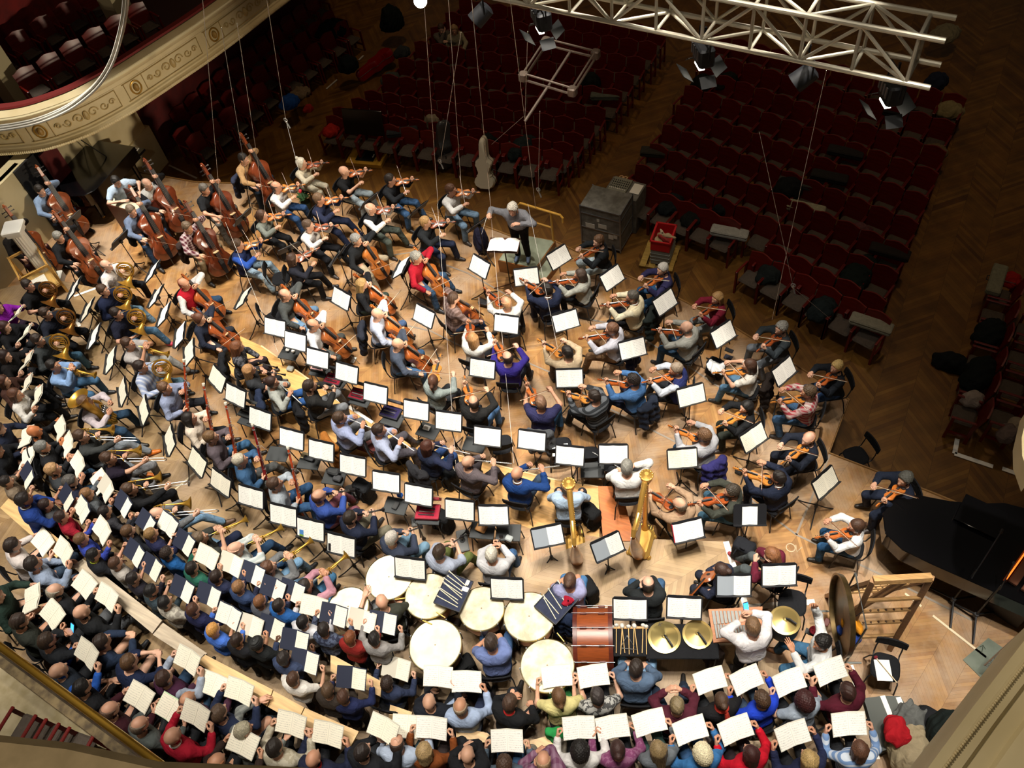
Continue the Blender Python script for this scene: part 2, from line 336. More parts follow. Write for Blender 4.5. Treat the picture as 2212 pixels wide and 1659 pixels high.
def _hair(kind):
    P=grid((-.17,-.24,-.45 if kind in('long','vlong') else -.26),(.17,.17,.2),.0085 if kind not in('long','vlong') else .0105)
    x,y,z=P[...,0],P[...,1],P[...,2]; off=.012
    if kind in('curly','bigcurl'):
        w=np.sin(x*130+2)*np.sin(y*120+1)*np.sin(z*125); off=.02+.008*w+(.022 if kind=='bigcurl' else 0)
    if kind=='beanie': off=.016+.003*np.sin(z*220)
    d=ell(P,(0,-.008,.022),(.078,.098,.103))-off
    d=smin(d,ell(P,(0,-.02,-.03),(.072,.078,.08))-off*.7,.03)
    cut=np.maximum(.88*y-.47*z-.032,-.085-z)                       # keep crown, back and sides; open face and nape
    cut=np.minimum(cut,np.maximum(y-.03,-.03-z)) if kind!='fringe' else cut
    if kind=='fringe': cut=np.maximum(np.maximum(z-.05+.35*y,-.085-z),y-.035)
    if kind in('short','fringe','curly','beanie') :                    # ears and sideburns stay free
        if kind!='beanie': cut=np.maximum(cut,np.minimum(np.abs(x)-.052,np.minimum(.028-z,y+.035)))
    if kind in('short','thin'): d=d+.004*np.sin(x*95+y*40)*np.sin(y*70+x*30)-.006*np.clip(z*8,0,1)
    if kind=='short': cut=np.maximum(cut,-.062-z)
    if kind=='thin': cut=np.maximum(cut,y+.9*(z-.1)-.02)
    if kind=='beanie': cut=np.maximum(.5*y-.86*z-.015,-.05-z)
    d=np.maximum(d,cut)
    if kind in('long','vlong','bob'):
        L={'long':.3,'vlong':.4,'bob':.15}[kind]; m=None
        for s,b in((-.06,-.045),(-.03,-.085),(0,-.095),(.03,-.085),(.06,-.045)):
            e=cap(P,(s,b*.8,.03),(s*1.15,b-.02,-L+.03*abs(s)/.06),.045,.03); m=e if m is None else smin(m,e,.02)
        for s in(-1,1): m=smin(m,cap(P,(s*.078,.01,.04),(s*.088,-.01,-min(L,.2)*.8),.022,.016),.02)
        d=smin(d,m-.003*np.sin(x*200)*1.,.02)
    if kind=='pony': d=smin(smin(d,cap(P,(0,-.11,.03),(0,-.135,.0),.022,.03),.015),cap(P,(0,-.135,0),(.01,-.13,-.2),.03,.014),.015)
    if kind=='bun': d=smin(d,ell(P,(0,-.115,.06),(.045,.04,.042)),.012)
    if kind=='topbun': d=smin(d,ell(P,(0,-.06,.145),(.036,.036,.034)),.012)
    return nets(d,P)
_HM={}
def hair_mesh(kind):
    if kind not in _HM:
        V,F=_hair(kind); me=bpy.data.meshes.new('hair_'+kind); me.from_pydata(V.tolist(),[],F.tolist()); me.materials.append(M('40302a',.6,kind='hair'))
        me.polygons.foreach_set('use_smooth',np.ones(len(F),bool)); _HM[kind]=me
    return _HM[kind]
def _shoe():
    P=grid((-.08,-.12,-.1),(.08,.24,.1),.011)
    d=chain(P,[cap(P,(0,-.04,-.03),(0,.05,-.035),.043,.04),cap(P,(0,.05,-.04),(0,.15,-.048),.04,.034),cap(P,(0,-.02,.03),(0,-.02,-.02),.046,.045)],.03)
    return nets(np.maximum(d,-.078-P[...,2]),P)
_SV,_SF=_shoe(); SHOE=bpy.data.meshes.new('shoe'); SHOE.from_pydata(_SV.tolist(),[],_SF.tolist()); SHOE.materials.append(BLACK); SHOE.polygons.foreach_set('use_smooth',np.ones(len(_SF),bool))
def ik(S,T,l1,l2,pole):
    S,T,pole=map(lambda a:np.array(a,float),(S,T,pole)); d=T-S; D=np.linalg.norm(d)
    if D>(l1+l2)*.985: T=S+d/D*(l1+l2)*.985; d=T-S; D=np.linalg.norm(d)
    u=d/D; a=(l1*l1-l2*l2+D*D)/(2*D); h=math.sqrt(max(1e-5,l1*l1-a*a)); p=pole-u*(pole@u); p/=np.linalg.norm(p)+1e-9
    return S+u*a+p*h,T
# wrist targets and hand shapes for every pose: (left wrist, right wrist, left elbow pole, right elbow pole, left hand, right hand, left palm, right palm, lean, head pitch, head turn)
POSES={
 'vn':((-.27,.40,1.05),(.11,.42,1.0),(-.5,0,-1),(.9,-.2,-.6),'grip','grip',(0,-.3,1),(0,0,-1),.02,.12,.5),
 'va':((-.30,.43,1.05),(.13,.44,1.0),(-.5,0,-1),(.9,-.2,-.6),'grip','grip',(0,-.3,1),(0,0,-1),.02,.12,.5),
 'vc':((-.17,.24,1.04),(.36,.36,.66),(-1,.2,.1),(1,-.3,-.2),'grip','grip',(.6,-.6,0),(0,0,-1),.10,.25,.1),
 'db':((-.24,.28,1.26),(.26,.46,.72),(-1,.2,.2),(1,-.3,-.2),'grip','grip',(.6,-.6,0),(-.4,0,-1),.16,.3,.1),
 'fl':((.10,.29,1.11),(.36,.25,1.06),(-.6,.3,-1),(.9,-.3,-.7),'grip','grip',(0,-1,.3),(0,-.3,-1),.02,.12,.35),
 'ob':((-.05,.30,.98),(.05,.39,.83),(-.9,-.1,-.8),(.9,-.1,-.8),'grip','grip',(1,-.2,0),(-1,-.2,0),.03,.15,0),
 'bn':((-.12,.29,.98),(.16,.22,.68),(-.9,-.1,-.6),(.9,-.2,-.5),'grip','grip',(1,-.3,0),(-1,.1,0),.03,.05,.1),
 'hn':((-.13,.33,1.0),(.22,.30,.76),(-.9,-.1,-.7),(.9,-.2,-.3),'grip','relax',(.8,-.4,0),(-1,.3,.3),.03,.1,.1),
 'tp':((-.05,.36,1.09),(.06,.34,1.12),(-.9,.1,-.9),(.9,.1,-.9),'grip','grip',(1,0,0),(-1,0,0),-.02,.0,0),
 'tb':((-.10,.28,1.10),(.09,.52,1.0),(-.9,0,-.9),(.7,-.1,-.9),'grip','grip',(1,0,0),(-1,0,0),-.02,.03,0),
 'tu':((-.24,.26,.86),(.14,.34,.92),(-1,-.1,-.5),(1,-.1,-.5),'grip','grip',(1,0,0),(-1,0,0),0,.1,.1),
 'id':((-.15,.36,.60),(.16,.34,.60),(-1,-.3,-.2),(1,-.3,-.2),'relax','relax',(0,0,-1),(0,0,-1),.12,.25,0),
 'ha':((-.10,.30,.88),(-.03,.20,1.10),(-.9,-.1,-.8),(.9,-.1,-.9),'grip','relax',(1,0,0),(0,-1,0),.12,.3,-.1),   # hand at the mouth
 'ea':((-.15,.36,.62),(.12,.10,1.20),(-1,-.3,-.2),(1,.3,-.3),'relax','relax',(0,0,-1),(-1,0,0),.05,.2,-.1),
 'up':((-.10,.30,1.0),(.10,.30,1.0),(-.9,0,-.9),(.9,0,-.9),'grip','grip',(1,0,0),(-1,0,0),.02,.0,0),
 'ch':((-.235,.34,.93),(.235,.34,.93),(-.55,-.3,-1),(.55,-.3,-1),'grip','grip',(1,0,.25),(-1,0,.25),.04,.18,0),
 'c1':((-.15,.34,.60),(.235,.35,.93),(-1,-.2,-.5),(.5,-.3,-1),'relax','grip',(0,0,-1),(-1,0,.25),.04,.15,0),
 'cb':((-.235,.36,.76),(.235,.36,.76),(-.8,-.3,-.8),(.8,-.3,-.8),'grip','grip',(1,0,.25),(-1,0,.25),.12,.35,0),
 'ra':((-.08,.50,.78),(.08,.50,.78),(-1,-.1,-.3),(1,-.1,-.3),'grip','grip',(.3,0,-1),(-.3,0,-1),.32,.15,.1),      # leaning on the rail in front
 'wi':((-.34,.50,.86),(.34,.50,.86),(-1,-.1,-.4),(1,-.1,-.4),'relax','relax',(0,0,-1),(0,0,-1),.25,.3,0),
 'ph':((-.08,.30,.90),(.10,.34,1.0),(-1,-.1,-.6),(1,-.1,-.6),'relax','grip',(0,0,1),(-1,0,0),.1,.35,0),
 'ke':((-.28,.48,.80),(.20,.44,.80),(-1,-.1,-.2),(1,-.1,-.3),'flat','flat',(0,0,-1),(0,0,-1),.3,.4,0),
 'gk':((-.12,.38,1.02),(.42,.16,1.36),(-1,-.1,-.6),(1,.1,0),'flat','relax',(0,0,-1),(-1,0,0),.0,.15,.6),
 'ti':((-.30,.38,.92),(.12,.30,.66),(-1,-.1,-.4),(1,-.2,-.3),'flat','relax',(0,0,-1),(0,0,-1),.1,.3,0),
 'co':((-.16,.36,.90),(.44,.34,1.08),(-1,-.1,-.2),(1,-.2,.1),'relax','grip',(0,0,-1),(0,0,-1),.28,.35,.2),
}
def garment(name,F,P,mat,parent):
    V,Q=nets(F,P)
    if not len(Q): return None
    me=bpy.data.meshes.new(name); me.from_pydata(V.tolist(),[],Q.tolist()); me.materials.append(mat); me.polygons.foreach_set('use_smooth',np.ones(len(Q),bool)); return newobj(name,me,parent)
def xform(V,c,R,s=1.): return V*s@np.array(R).T+np.array(c)
def person(hp,rz,pose,stand,s,shirt,trous,hair,hcol,skin,shoe,sleeve='l',vest=None,res=.022,belly=0.,legs=None,female=False,seat=.46,turn=None):
    """hp = where the head centre is in the world; rz = compass angle faced. Returns the person and its root frame."""
    rg=random.random
    lw,rw,lp,rp,lh,rh,lpa,rpa,lean,hpit,hturn=POSES[pose]
    if pose in('ch','cb','c1','id'): lean+=.06*(rg()-.5); hpit+=.15*(rg()-.5); hturn+=.25*(rg()-.5)
    if turn is not None: hturn=turn
    dz=.42 if stand else seat-.46
    hip=np.array((0,0,.555+(.385 if stand else dz))); u=np.array((0,math.sin(lean),math.cos(lean)))
    A=lambda k:hip+u*k
    nb=A(.475); hu=np.array((0,math.sin(lean+.25),math.cos(lean+.25))); hc=nb+hu*.185
    root=np.array(hp)-np.array((math.cos(rz-math.pi/2)*hc[0]*s-math.sin(rz-math.pi/2)*hc[1]*s,math.sin(rz-math.pi/2)*hc[0]*s+math.cos(rz-math.pi/2)*hc[1]*s,hc[2]*s))
    lo=np.array((-.62,-.38,-.02)); hi=np.array((.62,.82,nb[2]+.12))
    sh=.172 if female else .186
    SL,SR=A(.42)+(-sh,0,0),A(.42)+(sh,0,0)
    up=dz if (stand or pose in('db',)) else dz
    TL,TR=np.array(lw)+(0,0,up),np.array(rw)+(0,0,up)
    if pose in('ch','cb','c1'):
        TR[0]=.285/s
        if pose!='c1': TL[0]=-.285/s
    if abs(lean)>.2: pass
    EL,TL=ik(SL,TL,.285,.255,lp); ER,TR=ik(SR,TR,.285,.255,rp)
    HL,HR=hip+(-.095,.01,-.01),hip+(.095,.01,-.01)
    if stand:
        w=.03*(rg()-.5); KL,KR=np.array((-.10,.03+w,.50)),np.array((.10,.03-w,.50)); NL,NR=np.array((-.11,-.02+w,.085)),np.array((.11,-.02-w,.085))
    else:
        k=.17 if pose not in('vc','db') else .25
        if female and pose not in('vc',): k=.11
        kz=hip[2]-.06
        KL,KR=np.array((-k-.05*rg(),.42+.03*rg(),kz)),np.array((k+.05*rg(),.42+.03*rg(),kz))
        def ank(K,sx):
            fy=legs if legs is not None else (rg()-.45)*.36
            dx=sx*.03; dz_=kz-.085; L=.425; fy=max(-.2,min(.3,fy)); q=math.sqrt(max(.02,min(L*L,(dz_*1.0)**2+.03)-0)); 
            return np.array((K[0]+dx,K[1]+fy*.8,.085))
        NL,NR=ank(KL,-1),ank(KR,1)
    V3=np.stack([SL,SR,EL,ER,TL,TR,KL,KR,NL,NR,hip,nb]); lo=np.minimum(V3.min(0)-.16,(-.26,-.24,0)); hi=V3.max(0)+.15; hi[1]+=.1; hi[2]=max(hi[2],nb[2]+.1); lo[2]=0.
    P=grid(lo,hi,res)
    b=belly
    chest=chain(P,[cap(P,A(.33)+(-.085,.0,0),A(.33)+(.085,.0,0),.122 if not female else .108,.122 if not female else .108),cap(P,A(.16)+(-.06,.01+b*.3,0),A(.16)+(.06,.01+b*.3,0),.112+b*.5,.112+b*.5),cap(P,A(.41)+(-sh+.03,0,0),A(.41)+(sh-.03,0,0),.066,.066)],.07)
    if female: chest=smin(chest,cap(P,A(.30)+(-.07,.085,0),A(.30)+(.07,.085,0),.055,.055),.05)
    pelv=cap(P,hip+(-.075,-.01,0),hip+(.075,-.01,0),.118,.118)
    neck=cap(P,A(.44),nb+hu*.12,.058,.05)
    la=chain(P,[cap(P,SL,EL,.054,.042)],.02); ra=cap(P,SR,ER,.054,.042)
    lf=cap(P,EL,TL,.042,.028); rf=cap(P,ER,TR,.042,.028)
    th=smin(cap(P,HL,KL,.092,.06),cap(P,HR,KR,.092,.06),.03); shn=np.minimum(cap(P,KL,NL,.058,.038),cap(P,KR,NR,.058,.038))
    ft=np.minimum(cap(P,NL+(0,-.02,-.04),NL+(0,.11,-.052),.027,.022),cap(P,NR+(0,-.02,-.04),NR+(0,.11,-.052),.027,.022))
    armL,armR=smin(la,lf,.03),smin(ra,rf,.03); arms=np.minimum(armL,armR)
    legsf=smin(th,shn,.03); torso=smin(chest,pelv,.07)
    body=smin(smin(smin(smin(torso,neck,.04),arms,.045),legsf,.05),ft,.02)
    bm=MB(); sk=M(skin,.55,kind='skin')
    V,Q=nets(body,P); bm.add(V,Q.tolist(),sk)
    # head
    pit=-(hpit-.1); tz=-hturn if pose in('fl',) else hturn
    ca,sa=math.cos(tz),math.sin(tz); cb,sb=math.cos(pit),math.sin(pit)
    Rh=np.array([[ca,-sa,0],[sa,ca,0],[0,0,1]])@np.array([[1,0,0],[0,cb,-sb],[0,sb,cb]])
    hs=1.06 if s>.95 else 1.12
    bm.add(xform(HEADV,hc,Rh,hs),HEADF.tolist(),sk)
    o=0
    for v,k0 in zip(EYES.v,range(99)):
        n=len(v); fs=[tuple(i-o for i in q) for q in EYES.f if o<=q[0]<o+n]; mi=next(EYES.m[i] for i,q in enumerate(EYES.f) if o<=q[0]<o+n)
        bm.add(xform(v,hc,Rh,hs),fs,EYES.mats[mi]); o+=n
    for E_,T_,kind,pal,mir in((EL,TL,lh,lpa,-1),(ER,TR,rh,rpa,1)):
        f=T_-E_; f/=np.linalg.norm(f); z=-np.array(pal,float)
        if abs(f@z)>.9*np.linalg.norm(z): z=z+np.array((.5,.3,.2))
        R=frame_of(f,z); HV,HF=HANDS[kind]; HV=HV*np.array((mir,1,1)); HF=HF if mir>0 else HF[:,::-1]
        bm.add(xform(HV,T_+f*.012,R,1.06),HF.tolist(),sk)
    po=bm.build('person',smooth=180); po.location=root; po.rotation_euler=(0,0,rz-math.pi/2); po.scale=(s,s,s)
    # clothes
    up_=(P-hip)@u
    d=.018
    neckcut=.078-np.sqrt(((P-(nb+hu*.025))**2).sum(-1))
    def shirtf(sl,off):
        if sl=='n': a=None
        elif sl=='s': a=np.minimum(cap(P,SL,SL+(EL-SL)*.62,.062,.056),cap(P,SR,SR+(ER-SR)*.62,.062,.056))
        elif sl=='h': a=np.minimum(smin(la,cap(P,EL,EL+(TL-EL)*.25,.046,.042),.03),smin(ra,cap(P,ER,ER+(TR-ER)*.25,.046,.042),.03))
        else: a=np.minimum(smin(la,cap(P,EL,EL+(TL-EL)*.86,.044,.036),.03),smin(ra,cap(P,ER,ER+(TR-ER)*.86,.044,.036),.03))
        f=smin(smin(torso,neck,.04),a,.045) if a is not None else torso
        return np.maximum(np.maximum(f-off,-.07-up_),neckcut)
    garment('shirt',shirtf(sleeve,d),P,shirt,po)
    if vest is not None: garment('vest',shirtf('n',d+.014),P,vest,po)
    leg=smin(th,np.minimum(cap(P,KL,KL+(NL-KL)*.9,.06,.05),cap(P,KR,KR+(NR-KR)*.9,.06,.05)),.03)
    garment('trousers',np.maximum(smin(pelv,leg,.05)-.014,up_-.06),P,trous,po)
    for n_,K in((NL,KL),(NR,KR)):
        so=newobj('shoe',SHOE,po); so.location=n_; so.rotation_euler=(0,0,-.15*np.sign(n_[0])); so.material_slots[0].link='OBJECT'; so.material_slots[0].material=shoe
    if hair!='none' and hair:
        ho=newobj('hair',hair_mesh(hair),po); m=np.eye(4); m[:3,:3]=Rh*hs; m[:3,3]=hc; ho.matrix_local=Matrix(m.tolist())
        ho.material_slots[0].link='OBJECT'; ho.material_slots[0].material=M(hcol,.6,kind='hair')
    return po,dict(root=root,rz=rz-math.pi/2,s=s,TL=TL,TR=TR,hc=hc,Rh=Rh,hip=hip,up=up,nb=nb,KL=KL,KR=KR)
# ---------------------------------------------------------------- instruments
OUT=[(0,.05),(.025,.16),(.09,.25),(.2,.29),(.32,.262),(.41,.195),(.45,.205),(.49,.162),(.58,.155),(.65,.178),(.68,.19),(.72,.188),(.8,.232),(.89,.218),(.965,.13),(1,.05)]
def strings(kind):
    L,nk,th,name={'violin':(.356,.13,.032,'violin'),'viola':(.41,.148,.037,'viola'),'cello':(.755,.28,.12,'cello'),'double_bass':(1.12,.43,.2,'double_bass')}[kind]
    v=M('a4521c',.3,kind='varnish'); b=MB(); k=L/.356
    q_=np.array(OUT); i_=np.linspace(0,len(q_)-1,44); q_=np.stack([np.interp(i_,range(len(q_)),q_[:,k]) for k in(0,1)],1); q_[1:-1]=(q_[:-2]+2*q_[1:-1]+q_[2:])/4; q_[1:-1]=(q_[:-2]+2*q_[1:-1]+q_[2:])/4
    out=[(w*L,t*L) for t,w in q_]+[(-w*L,t*L) for t,w in q_[::-1]]
    b.prism(out,-th,0,v,inset=.02*L)
    ce=np.array((0,.5*L)); q=[tuple(ce+(np.array(p)-ce)*.72) for p in out]; q2=[tuple(ce+(np.array(p)-ce)*.35) for p in out]
    n=len(q); V=np.concatenate([np.column_stack([np.array(r),np.full(n,z)]) for r,z in((q,-.001*k),(q,.004*k),(q2,.011*k))])
    b.add(V,[(i*n+j,i*n+(j+1)%n,(i+1)*n+(j+1)%n,(i+1)*n+j) for i in range(2) for j in range(n)]+[tuple(range(2*n,3*n))],v)
    dk=M('2a1208',.6)
    for s in(-1,1):                                               # f holes
        b.path([(s*.115*L,.40*L,.010*k),(s*.10*L,.45*L,.012*k),(s*.115*L,.52*L,.012*k),(s*.10*L,.57*L,.010*k)],.0028*k,dk,5)
    b.prism([(-.012*k,L-.005),(.012*k,L-.005),(.0105*k,L+nk),(-.0105*k,L+nk)],-.016*k,.004*k,v)
    y=L+nk                                                       # peg box and scroll
    b.prism([(-.0105*k,y),(.0105*k,y),(.009*k,y+.07*k),(-.009*k,y+.07*k)],-.022*k,.002*k,v)
    sp=[(0,y+.07*k+.016*k*math.sin(a)*(1-.09*a),-.012*k+.016*k*math.cos(a)*(1-.09*a)) for a in np.linspace(0,9,22)]
    b.path(sp,.0065*k,v,6); b.ball((0,y+.07*k,-.012*k),(.016*k,.009*k,.009*k),v,8,6)
    for i,s in enumerate((-1,1,-1,1)): b.path([(-s*.008*k,y+.012*k+i*.014*k,-.01*k),(s*.034*k,y+.012*k+i*.014*k,-.01*k),(s*.042*k,y+.012*k+i*.014*k,-.01*k)],[.003*k,.0035*k,.007*k],EBONY,6)
    if kind in('cello','double_bass'): b.tube((0,.01,-th*.5),(0,-.33 if kind=='cello' else -.22,-th*.5),.006*k/2,STEEL); 
    o=b.build(name,smooth=50)
    f=MB(); y0=.62*L; f.prism([(-.021*k,y0),(.021*k,y0),(.012*k,y),(-.012*k,y)],.008*k,.017*k,EBONY); fo=f.build('fingerboard',o)
    g=MB()
    for i in range(4): x=(i-1.5)*.0075*k; g.path([(x,.17*L,.02*k),(x,.51*L,.036*k),(x*.75,y,.0175*k)],.0009*k,SILVER,4)
    g.build('string_set',o)
    br=MB(); br.prism([(-.02*k,0),(.02*k,0),(.018*k,.033*k),(-.018*k,.033*k)],-.0025*k,.0025*k,M('d9b98a',.6),R=[[1,0,0],[0,0,1],[0,1,0]],c=(0,.51*L,.004*k)); br.build('bridge',o)
    t=MB(); t.prism([(-.01*k,.03*L),(.01*k,.03*L),(.02*k,.33*L),(-.02*k,.33*L)],.016*k,.024*k,EBONY); t.build('tailpiece',o)
    if kind in('violin','viola'): c=MB(); c.ball((-.045*k,.04*k,.014*k),(.038*k,.03*k,.012*k),EBONY,12,6); c.build('chin_rest',o)
    return o
def bow(kind):
    L=.74 if kind!='cello_bow' else .71; b=MB(); w=M('6e3a1c',.35,kind='varnish'); b.path([(0,0,0),(0,L*.5,-.008),(0,L,0),(0,L+.005,.018)],[.0048,.0042,.0034,.003],w,6)
    o=b.build(kind); h=MB(); h.box((0,L*.51,.017),(.009,L*.93,.0015),M('efe6cf',.7)); h.build('bow_hair',o); f=MB(); f.box((0,.045,.011),(.012,.05,.02),EBONY); f.build('frog',o); return o
def flute():
    b=MB(); b.tube((0,-.05,0),(0,.62,0),.0095,SILVER,n=10)
    for i in range(13): b.lathe([(.0085,.006),(.0085,.014),(.004,.015)],SILVER,c=(0,.17+i*.033,0),n=10)
    o=b.build('flute'); l=MB(); l.ball((0,0,.008),(.011,.013,.006),SILVER,8,6); l.build('lip_plate',o); return o
def reed(kind):                                                  # oboe / clarinet: mouth at origin, bell at +Y
    L=.60; b=MB(); k=EBONY; r=.011 if kind=='oboe' else .0135
    b.path([(0,.06,0),(0,.12,0),(0,.34,0),(0,.52,0)],[r*.7,r,r*1.05,r*1.1],k,10)
    for i in range(11): b.lathe([(.007,r),(.007,r+.005),(.003,r+.006)],SILVER,c=(0,.15+i*.032,0),n=8)
    b.tube((r,.14,.004),(r,.5,.004),.0022,SILVER,n=5); b.tube((-r,.2,.004),(-r,.48,.004),.0022,SILVER,n=5)
    o=b.build(kind); m=MB(); m.path([(0,0,0),(0,.06,0)],[.003 if kind=='oboe' else .006,r*.7],M('c9a25e',.5) if kind=='oboe' else k,8); m.build('mouthpiece',o)
    e=MB(); q=.026 if kind=='oboe' else .036; e.lathe([(r*1.1,0),(r*1.3,.03),(q*.7,.065),(q,.09),(q*.86,.088),(r*.6,.02)],k,c=(0,.51,0),R=[[1,0,0],[0,0,1],[0,1,0]],n=16,cap=False); e.build('bell',o); return o
def bassoon(col):
    w=M(col,.25,kind='varnish'); b=MB(); b.tube((0,0,0),(0,.46,0),.032,w,.03,12); b.tube((.006,.46,0),(.012,1.28,0),.021,w,.02,10); b.tube((-.026,.42,0),(-.026,.86,0),.014,w,.012,8)
    o=b.build('bassoon'); k=MB()
    for i in range(12): k.lathe([(.012,.02),(.012,.032),(.004,.034)],SILVER,c=(.006 if i>4 else 0,.1+i*.085,.004),n=8)
    k.tube((.026,.1,.012),(.026,1.0,.012),.003,SILVER,n=5); k.tube((-.02,.1,.02),(-.012,.9,.02),.003,SILVER,n=5)
    for y in(0,.44,.5,.9,1.2): k.lathe([(.035 if y<.5 else .0235,0),(.035 if y<.5 else .0235,.015)],SILVER,c=(.004,y,0),R=[[1,0,0],[0,0,1],[0,1,0]],n=12)
    k.build('keywork',o)
    e=MB(); e.lathe([(.021,0),(.027,.02),(.027,.05),(.018,.05),(.014,.0)],M('f0e8d8',.4),c=(.012,1.27,0),R=[[1,0,0],[0,0,1],[0,1,0]],n=14,cap=False); e.build('bell_ring',o)
    c=MB(); c.path([(-.026,.86,0),(-.03,.92,.02),(-.06,.94,.1),(-.09,.9,.17),(-.1,.87,.22)],.0042,SILVER,6); c.build('crook',o); return o
def horn(mat):                                                   # coil in the XZ plane, mouthpipe up-left, bell down-right
    b=MB(); a=np.linspace(0,2*np.pi,29)[:-1]
    for r,y,t in((.135,0,.0075),(.118,.022,.0075),(.10,-.012,.007),(.127,.04,.0085)): b.path([(r*math.cos(x),y,r*math.sin(x)) for x in a],t,mat,8,True)
    for i in range(4):
        z=-.05+.035*i; b.path([(-.08,.01,z),(.06,.01,z),(.075,.01,z+.012),(.06,.01,z+.024),(-.05,.01,z+.024)],.006,mat,6)
    b.path([(.10,.02,.09),(.03,.02,.13),(-.07,-.06,.17),(-.13,-.17,.19)],[.007,.006,.005,.0045],mat,8)
    o=b.build('french_horn'); v=MB()
    for i in range(4): v.lathe([(.017,-.02),(.017,.025),(.008,.03)],mat,c=(-.085+.037*i,.012,.035),R=[[1,0,0],[0,0,1],[0,1,0]],n=12)
    v.build('valves',o); e=MB(); ax=np.array((-.35,-.45,-.8)); R=frame_of(ax,(0,1,0))[:,[0,2,1]]
    e.path([(.0,.03,-.128),(.06,.02,-.12),(.09,.0,-.14)],[.012,.017,.024],mat,10)
    e.lathe([(.02,-.05),(.028,.02),(.045,.08),(.085,.13),(.15,.16),(.153,.162),(.08,.135),(.03,.07)],mat,c=(.075,.01,-.10),R=R,n=28,cap=False); e.build('bell',o)
    m=MB(); m.path([(-.12,-.155,.187),(-.15,-.2,.197)],[.006,.011],SILVER,10); m.build('mouthpiece',o); return o
def trumpet(mat,flugel=False):                                   # mouthpiece at origin, bell at +Y
    b=MB(); t=.006
    b.path([(0,.05,0),(0,.36,0),(0,.40,-.02),(0,.40,-.05),(0,.36,-.07),(0,.2,-.07),(0,.12,-.07),(0,.085,-.05),(0,.085,-.03),(.02,.12,-.012),(.02,.34,-.0)],t,mat,8)
    b.path([(0,.22,-.035),(0,.29,-.035),(.02,.29,-.035),(.02,.22,-.035)],t,mat,8); o=b.build('trumpet'); v=MB()
    for i in range(3): v.lathe([(.011,-.11),(.011,.015),(.006,.02),(.0035,.02),(.0035,.04),(.009,.041),(.009,.046)],mat,c=(.005,.2+.028*i,-.02),n=12)
    v.build('valves',o); e=MB(); q=.078 if flugel else .062
    e.lathe([(.0065,.0),(.012,.12),(.022,.2),(.04,.24),(q,.265),(q*.97,.266),(.036,.24),(.016,.19)],mat,c=(.02,.28,0),R=[[1,0,0],[0,0,1],[0,1,0]],n=24,cap=False); e.build('bell',o)
    m=MB(); m.path([(0,0,0),(0,.02,0),(0,.055,0)],[.013,.009,.005],SILVER,10); m.build('mouthpiece',o); return o
def trombone(mat):
    b=MB(); b.path([(0,.05,0),(0,.75,0),(0,.79,-.03),(0,.79,-.06),(0,.75,-.085),(0,.1,-.085)],.0075,SILVER,8); o=b.build('trombone_slide') if 0 else b.build('trombone'); e=MB()
    e.path([(0,.1,-.085),(-.09,.02,-.06),(-.12,-.12,-.03),(-.12,-.2,.02),(-.12,-.14,.06),(-.12,.0,.06)],.009,mat,10)
    for i in range(2): e.path([(-.09,-.15+.06*i,-.03),(-.16,-.15+.06*i,-.03),(-.17,-.12+.06*i,-.0),(-.16,-.1+.06*i,.03),(-.09,-.1+.06*i,.03)],.0075,mat,8)
    e.build('tuning_slide',o); f=MB(); f.lathe([(.009,.0),(.014,.16),(.026,.27),(.055,.34),(.108,.385),(.104,.387),(.05,.345),(.02,.26)],mat,c=(-.12,-.02,.06),R=[[1,0,0],[0,0,1],[0,1,0]],n=28,cap=False); f.build('bell',o)
    m=MB(); m.path([(0,0,0),(0,.02,0),(0,.055,0)],[.015,.011,.006],SILVER,10); m.build('mouthpiece',o); return o
def tuba(mat):
    b=MB(); 
    b.path([(.1,0,.72),(.1,0,.3),(.09,0,.14),(.0,0,.05),(-.1,0,.12),(-.12,0,.3),(-.12,0,.55),(-.07,0,.66),(0,.02,.68),(.03,.02,.6),(.03,.02,.25)],[.075,.06,.05,.045,.04,.035,.03,.026,.024,.02,.018],mat,14)
    b.path([(.03,.03,.25),(-.02,.05,.18),(-.07,.06,.25),(-.07,.06,.5),(-.03,.06,.55),(.01,.06,.5),(.01,.06,.3)],.014,mat,10)
    for i in range(4): b.path([(-.06+.05*i,.07,.24),(-.06+.05*i,.09,.16),(-.03+.05*i,.09,.14),(-.02+.05*i,.07,.24)],.011,mat,8)
    b.path([(-.05,.06,.55),(-.12,-.06,.62),(-.1,-.16,.66),(-.03,-.22,.66)],.008,mat,8); o=b.build('tuba'); v=MB()
    for i in range(4): v.lathe([(.017,0),(.017,.16),(.006,.17),(.004,.2),(.011,.203)],SILVER,c=(-.06+.045*i,.09,.3),n=12)
    v.build('valves',o); e=MB(); e.lathe([(.075,0),(.09,.1),(.125,.2),(.2,.27),(.215,.275),(.2,.262),(.115,.19),(.07,.05)],mat,c=(.1,0,.7),n=32,cap=False); e.build('bell',o); return o
